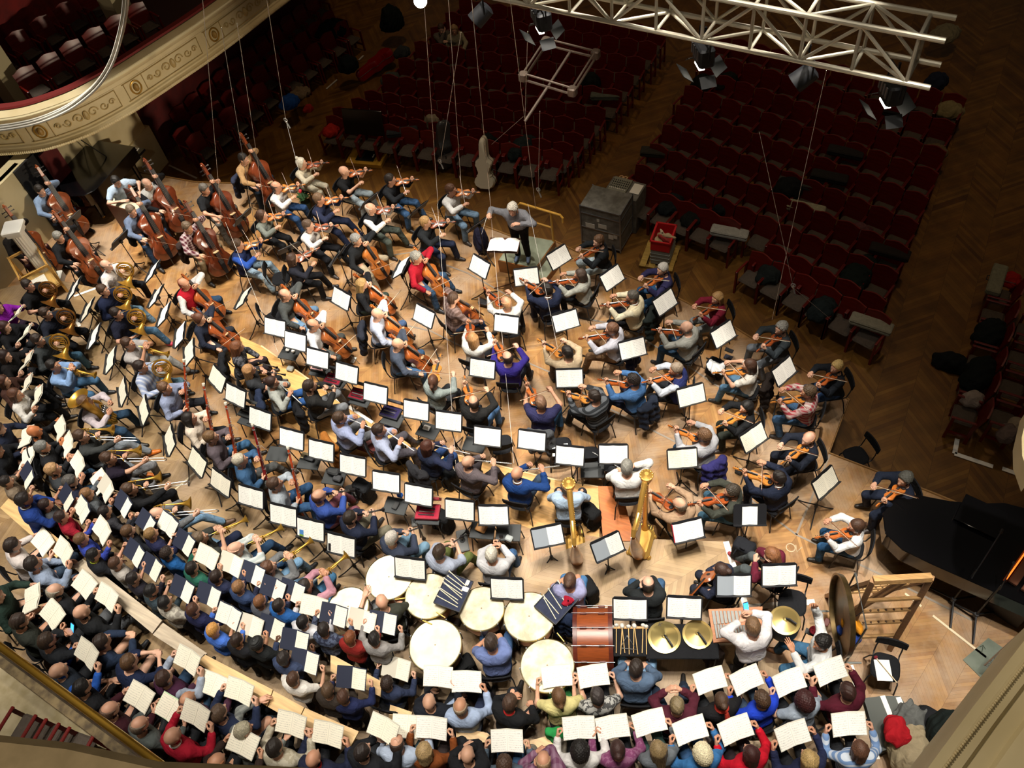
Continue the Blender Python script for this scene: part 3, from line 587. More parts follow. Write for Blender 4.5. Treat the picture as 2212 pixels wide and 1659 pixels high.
def harp():
    g=M('cda050',.32,.65); wd=M('c8803a',.35,kind='varnish'); b=MB(); b.box((0,.02,.07),(.34,.52,.14),g,bev=.05)
    for s in(-1,1): b.lathe([(.03,0),(.045,.02),(.02,.05)],g,c=(s*.16,-.18,0),n=10); b.lathe([(.03,0),(.045,.02),(.02,.05)],g,c=(s*.16,.2,0),n=10)
    for i in range(7): b.tube((-.12+.04*i,.27,.03),(-.12+.04*i,.36,.045),.006,BRASS,n=6)
    o=b.build('harp'); c=MB(); pr=[(.06,.12),(.06,.2),(.04,.24),(.036,.3),(.034,1.55),(.045,1.6),(.05,1.66),(.075,1.7),(.095,1.78),(.1,1.84),(.075,1.85),(.03,1.88)]
    c.lathe(pr,g,c=(0,.25,0),n=20); 
    for i in range(12): a=i*math.pi/6; c.ball((.088*math.cos(a),.25+.088*math.sin(a),1.83),.02,g,8,6)
    c.build('column',o); s=MB(); 
    s.path([(0,-.2,.13),(0,-.33,.5),(0,-.46,1.0),(0,-.54,1.36)],[.11,.10,.07,.035],wd,14); s.build('soundbox',o)
    n=MB(); n.path([(0,.25,1.76),(0,.12,1.79),(0,-.02,1.68),(0,-.2,1.5),(0,-.38,1.46),(0,-.5,1.5),(0,-.56,1.42)],[.04,.045,.04,.036,.038,.04,.03],g,10)
    for i in range(30): t=i/29; n.ball((.04,.2-.68*t,1.74-.28*min(1,t*1.4)+.05*max(0,t-.7)),.009,BRASS,6,4)
    n.build('neck',o); q=MB()
    for i in range(36):
        t=i/35; q.tube((0,.2-.66*t,1.72-.27*min(1,t*1.4)),(0,-.16-.34*t,.2+1.02*t),.0016,M('e8dfc8',.5) if i%7 else M('b03020',.5),n=4)
    q.build('string_set',o); return o
def timpano(d,head):
    r=d/2; cp=M('a8622c',.3,.9); b=MB(); b.lathe([(.1,.28),(r*.55,.33),(r*.85,.45),(r*.97,.62),(r*.98,.80)],cp,n=40); o=b.build('timpani_drum')
    h=MB(); h.lathe([(r*1.015,.80),(r*1.02,.835),(r*1.0,.845)],M('d8c27a',.3,.8),n=48,cap=False); hoop_=h.build('hoop',o)
    k=MB(); k.lathe([(r*.995,.83),(r*.97,.843),(.001,.845)],head,n=48,cap=False); k.ball((0,0,.8455),(.012,.012,.002),M('8a7a60',.7),8,4); k.build('drumhead',o)
    for i in range(8):
        a=i*math.pi/4+.2; q=MB(); c,s=math.cos(a),math.sin(a); q.tube((r*1.03*c,r*1.03*s,.85),(r*1.03*c,r*1.03*s,.62),.008,STEEL,n=6); q.tube((r*1.03*c,r*1.03*s,.86),(r*1.0*c,r*1.0*s,.86),.007,STEEL,n=6); q.build('tension_rod',hoop_)
    f=MB(); 
    for i in range(3): a=i*2*math.pi/3; f.path([(r*.9*math.cos(a),r*.9*math.sin(a),.5),(r*.8*math.cos(a),r*.8*math.sin(a),.2),(r*.85*math.cos(a),r*.85*math.sin(a),.0)],.016,DARKMET,8)
    f.lathe([(.2,.1),(.2,.14)],DARKMET,n=16); f.build('frame',o)
    p=MB(); p.box((0,r*.75,.09),(.1,.26,.03),STEEL,R=[[1,0,0],[0,.94,-.34],[0,.34,.94]]); p.build('pedal',o); p=MB(); p.tube((r*1.05,.1,.86),(r*1.05,.26,.87),.008,M('e0c060',.4),n=6); p.build('tuning_gauge',o); return o
# ---------------------------------------------------------------- furniture
def chair(kind='stack'):
    o=empty('orchestra_chair'); s=MB(); out=[(.2*math.copysign(abs(math.cos(a))**.6,math.cos(a))*(1+.08*math.sin(a)),.2*math.copysign(abs(math.sin(a))**.6,math.sin(a))) for a in np.linspace(0,2*np.pi,25)[:-1]]
    s.prism(out,.425,.468,BLKCLOTH,inset=.02); s.build('seat',o)
    b=MB(); n=9; V=[];F=[]
    for i in range(n):
        a=(i/(n-1)-.5)*1.2; x,y=.21*math.sin(a)/math.sin(.6),-.25+.07*(1-math.cos(a))*2
        hh=.085*(1-.25*abs(i/(n-1)-.5)**2*4)
        for z,t in((.76-hh,-.012),(.76+hh,-.03),(.76+hh,-.052),(.76-hh,-.034)): V.append((x,y+t+.02,z))
    F=[(i*4+j,i*4+(j+1)%4,(i+1)*4+(j+1)%4,(i+1)*4+j) for i in range(n-1) for j in range(4)]+[(3,2,1,0),tuple((n-1)*4+j for j in range(4))]
    b.add(V,F,BLKCLOTH); b.build('backrest',o,smooth=40)
    f=MB()
    for x in(-.17,.17): f.path([(x,.16,.415),(x,-.14,.415),(x,-.2,.45),(x,-.235,.6),(x*.9,-.25,.78)],.011,BLACK,6)
    f.tube((-.17,.1,.415),(.17,.1,.415),.011,BLACK); f.tube((-.17,-.12,.415),(.17,-.12,.415),.011,BLACK); f.build('frame',o)
    for x in(-1,1):
        for y,yy in((.15,.21),(-.13,-.22)): l=MB(); l.path([(x*.17,y,.415),(x*.2,y+(yy-y)*.3,.33),(x*.225,yy,.005)],.011,BLACK,6); l.build('leg',o)
    return o
def stool():
    o=empty('bass_stool'); s=MB(); s.lathe([(.16,.62),(.175,.63),(.175,.66),(.15,.675)],BLKCLOTH,n=24); s.build('seat',o)
    r=MB(); r.path([(.2*math.cos(a),.2*math.sin(a),.2) for a in np.linspace(0,2*np.pi,17)[:-1]],.009,BLACK,6,True); r.build('foot_ring',o)
    for i in range(4): a=i*math.pi/2+.78; l=MB(); l.tube((.1*math.cos(a),.1*math.sin(a),.62),(.24*math.cos(a),.24*math.sin(a),0),.012,BLACK); l.build('leg',o)
    return o
def stand(tilt=.75,h=1.0,w=.50,page=None):
    o=empty('music_stand'); hb=.3
    for i in range(3): a=math.pi/2+i*2*math.pi/3; l=MB(); l.path([(.02*math.cos(a),.02*math.sin(a),hb-.03),(.2*math.cos(a),.2*math.sin(a),.1),(.33*math.cos(a),.33*math.sin(a),.012)],.011,BLACK,6); l.build('leg',o)
    p=MB(); p.tube((0,0,.12),(0,0,h-.06),.012,BLACK,.01); p.lathe([(.02,.2),(.03,.22),(.03,.29),(.02,.31)],BLACK,n=12); p.box((0,.02,h-.05),(.06,.06,.08),BLACK,bev=.01); p.build('pole',o)
    # desk: leans back by tilt from upright, face towards -Y (the reader)
    c,s=math.cos(tilt),math.sin(tilt); R=np.array([[1,0,0],[0,s,-c],[0,c,s]])           # local x, up-the-desk y, face normal z
    R=np.stack([np.array((1,0,0)),np.array((0,s,c)),np.array((0,-c,s))],1)
    d=MB(); lg=MB(); out=[(-w/2,-.17),(w/2,-.17),(w/2,.15),(w/2-.03,.18),(-w/2+.03,.18),(-w/2,.15)]
    d.prism(out,-.012,0,BLACK,R=R,c=(0,0,h)); lg.box(R@np.array((0,-.17,.025))+(0,0,h),(w,.008,.055),BLACK,R=R); lg.build('ledge',d.build('desk',o))
    return o,R
def sheets(kind,R,h,w=.46,hh=.31):
    b=MB(); base={'w':PAPER,'c':PAPER2}.get(kind[0],PAPER)
    def page(x0,x1,m):
        n=7; V=[]; 
        for i in range(n):
            x=x0+(x1-x0)*i/(n-1); t=abs(x)/(w/2); z=.006+.016*math.sin(math.pi*min(1,t))*(1-.5*t)
            V+=[(x,-.162,z),(x,-.162+hh,z+.004)]
        b.add(np.array(V)@R.T+np.array((0,0,h)),[(2*i,2*i+2,2*i+3,2*i+1) for i in range(n-1)],m)
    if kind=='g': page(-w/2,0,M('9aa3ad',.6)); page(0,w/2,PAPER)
    elif kind=='1': page(-.12,.11,PAPER)
    else: page(-w/2,0,base); page(0,w/2,base)
    if kind=='r': b.box(R@np.array((-w/2-.004,-.0,.01))+(0,0,h),(.012,hh,.012),M('c02030',.6),R=R)
    if kind=='b': b.box(R@np.array((-.15,-.1,.022))+(0,0,h),(.07,.11,.004),M('4a80c0',.5),R=R); b.box(R@np.array((-.15,-.14,.0225))+(0,0,h),(.07,.03,.004),M('7aa040',.5),R=R)
    if kind=='k': b.box(R@np.array((-.19,-.08,.02))+(0,0,h),(.04,.12,.01),BLACK,R=R)
    V=np.concatenate(b.v); return b
def score(cov,single=False):                                                   # held open: x across, y up the page, z towards the reader
    b=MB(); c,pg=cov
    for s in(-1,1):
        a=.16; R=np.array([[math.cos(a),0,-s*math.sin(a)],[0,1,0],[s*math.sin(a),0,math.cos(a)]])
        b.box(np.array((s*.106,0,0))@R.T,(.212,.30,.006),c,R=R)
    o=b.build('choir_score'); p=MB()
    for s in((1,) if single else (-1,1)):
        V=[];n=6
        for i in range(n):
            x=s*(.002+.198*i/(n-1)); t=abs(x)/.2; z=.008+abs(x)*.16+.012*math.sin(math.pi*t)
            V+=[(x,-.14,z),(x,.14,z)]
        p.add(V,[(2*i,2*i+2,2*i+3,2*i+1) for i in range(n-1)],pg)
    p.build('page',o); return o
def jacket(mat,w=.42,seedv=0):
    P=grid((-.32,-.2,.18),(.32,.18,.98),.02); x,y,z=P[...,0],P[...,1],P[...,2]
    d=chain(P,[cap(P,(-w*.42,-.02,.82),(w*.42,-.02,.82),.055,.055),cap(P,(-w*.3,-.07,.78),(-w*.38,-.10,.34),.05,.07),cap(P,(w*.3,-.07,.78),(w*.34,-.10,.30),.05,.07),cap(P,(0,-.07,.78),(0,-.09,.36),.06,.07),cap(P,(-w*.46,.0,.8),(-w*.55,-.06,.42),.045,.04),cap(P,(w*.46,.0,.8),(w*.55,-.05,.38),.045,.04)],.05)
    d=d+.012*np.sin(x*34+seedv)*np.sin(z*9+seedv)-.0+.007*np.sin(z*40+x*20)
    V,F=nets(d,P); b=MB(); b.add(V,F.tolist(),mat); return b
def heap(mat,r=(.24,.2,.14),sd=0,folds=1.):
    P=grid((-r[0]*1.5,-r[1]*1.5,-.02),(r[0]*1.5,r[1]*1.5,r[2]*1.8),.02); x,y,z=P[...,0],P[...,1],P[...,2]
    d=ell(P,(0,0,r[2]*.4),r); d=smin(d,ell(P,(r[0]*.5,-r[1]*.4,r[2]*.2),(r[0]*.6,r[1]*.6,r[2]*.6)),.06); d=smin(d,ell(P,(-r[0]*.5,r[1]*.3,r[2]*.4),(r[0]*.55,r[1]*.6,r[2]*.7)),.05)
    d=d+folds*(.018*np.sin(x*25+sd+y*11)*np.sin(y*22+sd*2)+.008*np.sin(x*50+z*40+sd))
    d=np.maximum(d,.0-z); V,F=nets(d,P); b=MB(); b.add(V,F.tolist(),mat); return b
def backpack(col='1c1d20',acc='8a8f96'):
    m=M(col,.8,kind='cloth'); b=MB(); P=grid((-.22,-.18,0),(.22,.2,.56),.018); x,y,z=P[...,0],P[...,1],P[...,2]
    q=np.abs(P-np.array((0,0,.25)))-np.array((.11,.06,.19)); d=np.sqrt((np.maximum(q,0)**2).sum(-1))+np.minimum(q.max(-1),0)-.055
    d=d+.006*np.sin(x*40)*np.sin(z*30); V,F=nets(d,P); b.add(V,F.tolist(),m); o=b.build('backpack',smooth=60)
    p=MB(); p.box((0,.125,.17),(.2,.05,.2),m,bev=.02); p.build('pocket',o)
    for s in(-1,1): st=MB(); st.path([(s*.08,-.11,.42),(s*.09,-.17,.36),(s*.1,-.17,.2),(s*.11,-.11,.08)],.014,m,6); st.build('strap',o)
    h=MB(); h.path([(-.04,-.09,.47),(-.03,-.1,.52),(.03,-.1,.52),(.04,-.09,.47)],.009,m,6); h.path([(-.1,.11,.36),(0,.13,.38),(.1,.11,.36)],.004,M(acc,.5),5); h.build('handle',o); return o
def side_table(h=.5,w=.4,d=.3):
    o=empty('side_table'); t=MB(); t.box((0,0,h-.012),(w,d,.024),M('24282a',.6),bev=.008); t.build('table_top',o)
    for x in(-1,1):
        for y in(-1,1): l=MB(); l.path([(x*(w/2-.04),y*(d/2-.04),h-.02),(x*(w/2),y*(d/2),0)],.011,BLACK,6); l.build('leg',o)
    return o
def hall_seat():
    o=empty('theatre_seat'); w=M('64100a',.35,kind='wood'); b=MB()
    n=7; V=[]
    for i in range(n):
        x=(i/(n-1)-.5)*.5; top=.9+.025*math.cos(x*2*math.pi/.5); y=-.26-.03*math.cos(x*math.pi/.5)
        V+=[(x,y+.03,.42),(x,y-.07,top),(x,y-.10,top),(x,y,.42)]
    b.add(V,[(i*4+j,i*4+(j+1)%4,(i+1)*4+(j+1)%4,(i+1)*4+j) for i in range(n-1) for j in range(4)]+[(3,2,1,0),tuple((n-1)*4+j for j in range(4))],w); b.build('backrest',o,smooth=40)
    s=MB(); s.box((0,-.03,.44),(.42,.40,.07),M('5b5148',.9,kind='cloth'),bev=.03); s.build('seat',o)
    for x in(-.26,.26): a=MB(); a.box((x,-.03,.64),(.05,.42,.03),w,bev=.01); a.box((x,.14,.32),(.04,.05,.64),w); a.box((x,-.22,.32),(.04,.06,.64),w); a.box((x,-.04,.2),(.03,.32,.06),w); a.build('armrest',o)
    return o
def fiddle_case(col='6a6a64',l=.8,w=.27,h=.15):
    m=M(col,.8,kind='cloth'); b=MB(); b.box((0,0,h*.32),(l,w,h*.62),m,bev=.03); o=b.build('violin_case'); t=MB(); t.box((0,0,h*.8),(l,w,h*.36),m,bev=.03); t.build('lid',o)
    k=MB(); k.path([(-.07,w/2,h*.5),(-.06,w/2+.04,h*.5),(.06,w/2+.04,h*.5),(.07,w/2,h*.5)],.009,BLACK,6); k.build('handle',o); return o
def cello_case(mat):
    b=MB(); out=[(w*1.12*.8,t*.8-.0) for t,w in OUT[:-1]]; out=[(max(x,.1),y) for x,y in out]; nk=[(.085,.84),(.075,1.12),(.07,1.24),(.035,1.3)]
    o1=out+nk; full=o1+[(-x,y) for x,y in reversed(o1)]
    b.prism(full,-.16,.16,mat,inset=.06); o=b.build('cello_case',smooth=50); q=MB(); q.path([(x*1.01,y,0) for x,y in full],.008,M('3a3a38',.5),5,True); q.build('seam',o)
    k=MB(); k.path([(.24,.4,.05),(.3,.42,.05),(.3,.5,.05),(.2,.52,.05)],.012,BLACK,6); k.build('handle',o); return o
# ---------------------------------------------------------------- the hall
HZ=-.9
def poly_slab(name,pts,z0,z1,mat,kind='structure'):
    P=np.array([p[:2] for p in pts]); a=np.roll(P,-1,0); 
    if (P[:,0]*a[:,1]-a[:,0]*P[:,1]).sum()<0: P=P[::-1]
    b=MB(); b.prism([tuple(p) for p in P],z0,z1,mat); o=b.build(name,smooth=0); 
    if kind: o['kind']=kind
    return o
def px(l,z): return [at(*p,z) for p in l]
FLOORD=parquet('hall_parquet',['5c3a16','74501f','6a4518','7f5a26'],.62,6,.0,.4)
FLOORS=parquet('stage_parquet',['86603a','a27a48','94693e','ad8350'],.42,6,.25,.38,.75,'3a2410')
FLOORF=M('c99a5c',.4,kind='wood',sc=.7); FLOORB=parquet('riser_planks',['957a54','a38862','8a6e4a'],.42,5,.6,.5,.6,'4a3a28')
REDWALL=M('5a100e',.8,kind='mottled',col2='480c0b'); CREAM=M('d8c9a0',.6,kind='mottled',col2='cdbb8e',sc=.4); BEIGE=M('bfb28e',.75,kind='mottled',col2='b0a27c',sc=.3); GILT=M('b08838',.4,.55); PWHITE=M('e8e6de',.6)
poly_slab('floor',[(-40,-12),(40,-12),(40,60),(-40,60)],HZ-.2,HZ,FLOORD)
edge=EDGE
st=px(edge,0)+[at(2700,1500),at(2500,2300),at(1400,2900),at(-200,2300),at(-700,1500),at(-260,800),at(-60,600),at(120,460)]
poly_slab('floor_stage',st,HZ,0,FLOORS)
b=MB(); b.path([p+(0,0,.004) for p in px(edge,0)],.022,M('8a6436',.4,kind='wood'),6); tag(b.build('trim_1'),kind='structure')
# seams between the stage platforms, light metal edging
sm=MB()
for l in([(1226,680),(1345,705),(1500,800),(1655,905)],[(1050,745),(1190,805),(1310,880),(1500,975),(1640,1095),(1720,1155)],[(1793,981),(1720,1155)],[(1720,1155),(1900,1240),(2100,1340)],[(790,560),(890,545),(1010,590),(1100,640)],[(820,690),(930,715),(1010,755)]):
    q=px(l,0)
    for a,c in zip(q[:-1],q[1:]): d=(c-a)/np.linalg.norm(c-a); sm.box((a+c)/2+(0,0,.001),(np.linalg.norm(c-a),.035,.006),M('8f857a',.4,.4),R=frame_of(d,(0,0,1))[:,[1,0,2]])
tag(sm.build('trim_2'),kind='structure')
fr=[(420,690),(480,708),(564,747),(718,855),(805,913),(985,982),(1192,1035),(1295,1052)]; bk=[(1295,1160),(1147,1142),(956,1075),(805,1011),(640,927),(519,827),(445,753),(395,690)]
kb=[(1147,1215),(960,1235),(802,1213),(700,1155),(600,1090),(470,1010),(401,941),(345,880),(300,800),(240,700),(300,640)]
poly_slab('floor_riser',px(fr,.2)+px(bk,.2),0,.2,FLOORF)
poly_slab('floor_riser',px(bk,.3)+px(list(reversed(kb)),.3),0,.3,FLOORS)
t1=[(-120,770),(60,880),(150,980),(260,1100),(420,1220),(560,1300),(700,1390),(880,1500),(905,1760)]
poly_slab('floor_riser',px(list(reversed(kb))[0:]+[(1295,1160),(1568,1170),(1612,1312),(1655,1432),(1838,1437),(1860,1506),(1885,1600),(1900,1800)],.4)+px(list(reversed(t1)),.4)+px([(-60,640),(100,600)],.4),0,.4,FLOORB)
wf=[(905,1590),(1300,1600),(1885,1600),(1900,1800),(1500,2000),(905,1950)]; poly_slab('floor_riser',px(wf,.7),.4,.7,FLOORB)
t2=[(-120,960),(60,1050),(230,1165),(330,1250),(470,1350),(690,1480),(790,1530),(830,1720)]; t3=[(-120,1010),(80,1130),(215,1260),(380,1400),(490,1470),(640,1560),(800,1640),(830,1720)]; t4=[(-120,1210),(60,1295),(150,1395),(260,1485),(400,1570),(560,1650),(640,1740)]
poly_slab('floor_riser',px(t1,.6)+px(list(reversed(t2)),.6),0,.6,FLOORB); poly_slab('floor_riser',px(t2,.8)+px(list(reversed(t3)),.8),0,.8,FLOORB)
poly_slab('floor_riser',px(t3,1.)+px(list(reversed(t4)),1.),0,1.,FLOORB); poly_slab('floor_riser',px(t4,1.3)+px([(400,2000),(-200,1700)],1.3),0,1.3,FLOORB)
def strip(l,z,w,mat,name='trim_3'):
    s=MB(); q=px(l,z)
    for a,c in zip(q[:-1],q[1:]): d=(c-a)/np.linalg.norm(c-a); s.box((a+c)/2,(np.linalg.norm(c-a),w,.012),mat,R=frame_of(d,(0,0,1))[:,[1,0,2]])
    return tag(s.build(name),kind='structure')
strip([(718,855),(805,913)],.204,.06,PWHITE); strip([(564,747),(718,855)],.203,.03,M('d8b98a',.5)); strip([(805,913),(985,982),(1192,1035),(1295,1052)],.203,.025,M('d8b98a',.5))
strip([(1568,1170),(1612,1312)],.404,.09,PWHITE); strip([(1836,1437),(1860,1506)],.404,.09,PWHITE); strip([(1885,1600),(1895,1640)],.404,.07,PWHITE); strip([(1612,1312),(1760,1300)],.02,.09,M('c8c4b8',.6))
strip([(150,660),(172,705)],.404,.07,PWHITE); strip([(160,640),(215,620)],.404,.06,PWHITE)
for l in([(1955,1282),(1990,1310)],[(2015,1330),(2130,1420)],[(372,1063),(425,1018)]): strip(l,.006 if l[0][0]>500 else .404,.035,M('d6c8a8',.6))
bd=[(1292,1050),(1340,1050),(1372,1168),(1303,1168)]; tag(poly_slab('floor_board',px(bd,.43),.4,.43,M('b5652a',.4,kind='wood'),None),'orange brown wooden board on the floor under the seated man in white shirt','board')
# walls left
L0,L1,L2=at(-110,760,0),at(342,352,HZ),at(830,-120,HZ)
def wallseg(name,a,c,z0,z1,th,mat):
    a,c=np.array(a[:2]),np.array(c[:2]); d=(c-a)/np.linalg.norm(c-a); n=np.array((-d[1],d[0])); return poly_slab(name,[a,c,c+n*th,a+n*th],z0,z1,mat)
wallseg('wall_left',L0,L1,HZ,1.84,.4,BEIGE); wallseg('wall_left',L1,L2,HZ,1.84,.4,REDWALL); 
dW=(L2-L1)[:2]; dW/=np.linalg.norm(dW); nW=np.array((dW[1],-dW[0])); d0=(L1-L0)[:2]; d0/=np.linalg.norm(d0); n0=np.array((d0[1],-d0[0]))
far=wallseg('wall_left',np.array(L0[:2])-nW*2.6-dW*6,np.array(L2[:2])-nW*2.6,2.,11.,.4,M('7a1512',.8,kind='mottled',col2='5c0f0d'))
def pil(name,c,d,w,dep,z0,z1,mat,label=None):
    n=np.array((d[1],-d[0])); a=np.array(c[:2])-d*w/2; return poly_slab(name,[a,a+d*w,a+d*w+n*dep,a+n*dep],z0,z1,mat)
for c in((367,234),(556,78),(700,-40)): pil('trim_4',at(*c,HZ),dW,.5,.07,HZ,1.84,CREAM)
pil('trim_4',L1[:2]-d0*.85,d0,1.7,.22,HZ,1.84,CREAM); pil('trim_4',L1[:2]-d0*.85+n0*.0,d0,1.9,.28,HZ,.3,CREAM)
pil('trim_5',at(185,452,0),d0,.5,.05,0,1.84,REDWALL); tag(pil('door_1',at(150,470,0),d0,1.05,.06,0,1.84,M('0d0b0b',.7)),kind='structure')
pil('trim_4',at(108,500,0),d0,.62,.12,0,1.84,CREAM); pil('trim_5',at(86,524,0),d0,.42,.05,0,1.84,REDWALL); pil('trim_4',at(20,590,0),d0,.9,.1,0,1.84,CREAM)
# left balcony: swept front
def resample(l,n):
    l=np.array(l,float); s=np.r_[0,np.cumsum(np.linalg.norm(np.diff(l,axis=0),axis=1))]; t=np.linspace(0,s[-1],n); return np.stack([np.interp(t,s,l[:,k]) for k in range(l.shape[1])],1)
def smooth(l,k=3):
    l=np.array(l)
    for _ in range(k): m=l.copy(); m[1:-1]=(l[:-2]+2*l[1:-1]+l[2:])/4; l=m
    return l
NB=90
bot=smooth(resample(px([(-160,345),(0,331),(60,328),(110,320),(200,288),(290,238),(370,184),(450,130),(520,78),(583,28),(640,-15),(760,-110)],2.),NB),6)
dr=np.gradient(bot[:,:2],axis=0); dr/=np.linalg.norm(dr,axis=1)[:,None]; nrm=np.stack([-dr[:,1],dr[:,0]],1)      # outwards from the hall, into the balcony
prof=[(.55,1.97),(.0,1.985),(-.03,2.0),(-.02,2.03),(.05,2.06),(.06,2.09),(.10,2.11),(.10,2.62),(.05,2.66),(.06,2.74),(-.02,2.8),(-.06,2.88),(-.05,2.94),(.16,2.98),(.3,2.97),(.32,2.2)]
bal=empty('balcony_front'); bal['kind']='structure'
def sweep(pf,mat,name,parent=None,i0=0,i1=NB):
    V=np.concatenate([np.column_stack([bot[i0:i1,:2]+nrm[i0:i1]*o,np.full(i1-i0,z)]) for o,z in pf]); n=i1-i0
    b=MB(); b.add(V,[(r*n+i,r*n+i+1,(r+1)*n+i+1,(r+1)*n+i) for r in range(len(pf)-1) for i in range(n-1)],mat); return b.build(name,parent,smooth=40)
sweep(prof,CREAM,'wall_balcony').parent=bal
sweep([(.16,3.0),(.18,3.04),(.34,3.04),(.36,3.0)],M('6e1512',.7),'trim_rail',bal); sweep([(-.065,2.87),(-.08,2.9),(-.06,2.93)],M('e8dcb4',.4),'trim_lip',bal)
bd_=MB()
for p,nn in zip(resample(bot,260),resample(np.column_stack([nrm,np.zeros(NB)]),260)): bd_.ball((p[0]-nn[0]*.02,p[1]-nn[1]*.02,2.0),.045,CREAM,6,4)
bd_.build('trim_beads',bal)
orn=MB(); gl=MB(); s=np.linspace(0,1,NB); cum=np.r_[0,np.cumsum(np.linalg.norm(np.diff(bot,axis=0),axis=1))]
def bp(l,z,o=.085):
    i=np.interp(l,cum,np.arange(NB)); return np.array([np.interp(i,range(NB),bot[:,0]+nrm[:,0]*o),np.interp(i,range(NB),bot[:,1]+nrm[:,1]*o),z])
l=.3; k=0
while l<cum[-1]-.3:
    for z in(2.17,2.59): orn.path([bp(l+t*.0,z) for t in(0,)]+[bp(l+t,z) for t in np.linspace(.05,2.2,10)],.011,M('a8905a',.5),5)
    for q in(l+.05,l+.55,l+2.2): orn.path([bp(q,2.17),bp(q,2.59)],.011,M('a8905a',.5),5)
    gl.path([bp(l+.3+.13*math.cos(a),2.38+.16*math.sin(a)) for a in np.linspace(0,2*np.pi,21)[:-1]],.02,GILT,6,True); c=bp(l+.3,2.38); gl.ball(c,(.07,.07,.1),M('9c7a3a',.5),10,8)
    for sg in(1,-1):
        for j,(o,r) in enumerate(((.18,.12),(.45,.10),(.66,.075))):
            gl.path([bp(l+1.38+sg*(o+r*(1-.1*a)*math.cos(a)),2.38+(-1)**j*r*(1-.1*a)*math.sin(a)) for a in np.linspace(0,7.5,20)],.016,M('b8a06a',.5),5)
    gl.ball(bp(l+1.38,2.38),(.07,.07,.12),M('b8a06a',.5),8,6); l+=2.4
orn.build('trim_panel',bal); gl.build('trim_ornament',bal)
ins=[tuple(bot[i,:2]+nrm[i]*.3) for i in range(0,NB,3)]; backw=[tuple(np.array(p)) for p in (L2[:2]-nW*2.7,L0[:2]-nW*2.7-dW*6)]
poly_slab('floor_balcony',ins+backw,1.96,2.25,M('2a0d09',.8))
poly_slab('ceiling_balcony',[tuple(bot[i,:2]+nrm[i]*.5) for i in range(0,NB,3)]+backw,1.9,1.96,CREAM)
for c,w in((at(28,215,2.25),.45),(at(262,62,2.25),.5),(at(410,-40,2.25),.5)): pil('trim_6',c,dW,w,.5,2.25,8.,M('a59a78',.7))
# right edge balcony corner and stage gallery fronts near the camera
def moulding(name,l,z,steps,mat,side=1):
    P=np.array(px(l,z))[:,:2]; d=np.gradient(P,axis=0); d/=np.linalg.norm(d,axis=1)[:,None]; n=np.stack([d[:,1],-d[:,0]],1)*side; k=len(P)
    V=np.concatenate([np.column_stack([P+n*o,np.full(k,z+h)]) for o,h in steps]); b=MB(); b.add(V,[(r*k+i,r*k+i+1,(r+1)*k+i+1,(r+1)*k+i) for r in range(len(steps)-1) for i in range(k-1)],mat); return tag(b.build(name,smooth=25),kind='structure')
moulding('wall_right_gallery',[(1930,1760),(2005,1659),(2100,1530),(2230,1362),(2300,1270)],7.6,[(0,-1.2),(0,-.02),(.05,.02),(.13,.02),(.15,-.02),(.24,-.02),(.26,.02),(.3,.03),(.48,.03),(.5,-.01),(.56,-.01),(.58,.03),(1.0,.03),(1.02,0),(2.4,0)],M('d2c6a2',.6,kind='mottled',col2='c6b890',sc=.3))
bm_=MB()
A_,B_=at(2040,1659,7.64),at(2260,1375,7.64)
for i in range(60): bm_.ball(A_+(B_-A_)*i/59,.011,CREAM,6,4)
tag(bm_.build('trim_7'),kind='structure')
moulding('wall_right',[(2222,880),(2207,945),(2208,985),(2226,1035)],4.,[(0,-.3),(.0,0),(.06,.04),(.9,.04)],CREAM,-1)
r0,r1=at(-60,1352,3.3),at(352,1655,3.3); dd=(r1-r0)/np.linalg.norm(r1-r0); nn=np.array((dd[1],-dd[0],0)); 
if nn@(at(0,1640,3.3)-r0)<0: nn=-nn
rl=MB(); rl.path([r0,r1],.05,M('c89a3c',.25,.9),12)
for i in range(90): rl.ball(r0+(r1-r0)*i/89-(0,0,.06),(.035,.035,.03),M('c89a3c',.3,.9),6,4)
tag(rl.build('trim_8'),kind='structure')
pw=MB(); 
for o,z in((.14,2.9),(.18,2.55)): pw.box((r0+r1)/2+nn*o+np.array((0,0,z-3.3)),(np.linalg.norm(r1-r0),.1,.42 if z>2.7 else .3),M('7a6846',.7,kind='mottled',col2='4a3c26',sc=2),R=frame_of(dd,(0,0,1))[:,[1,0,2]])
tag(pw.build('wall_gallery'),kind='structure')
poly_slab('floor_gallery',[r0+nn*.05-dd*3,r1+nn*.05,r1+nn*3.2,r0+nn*3.2-dd*3],2.2,2.3,M('a89a7a',.7,kind='mottled',col2='92845f',sc=1.5))
moulding('wall_near_parapet',[(-300,1570),(-100,1580),(0,1588),(160,1605),(345,1645),(600,1655),(900,1672)],12.1,[(0,-.25),(0,0),(.01,.01),(.5,.01)],M('8a7a5c',.75,kind='mottled',col2='7c6d50',sc=8),1)
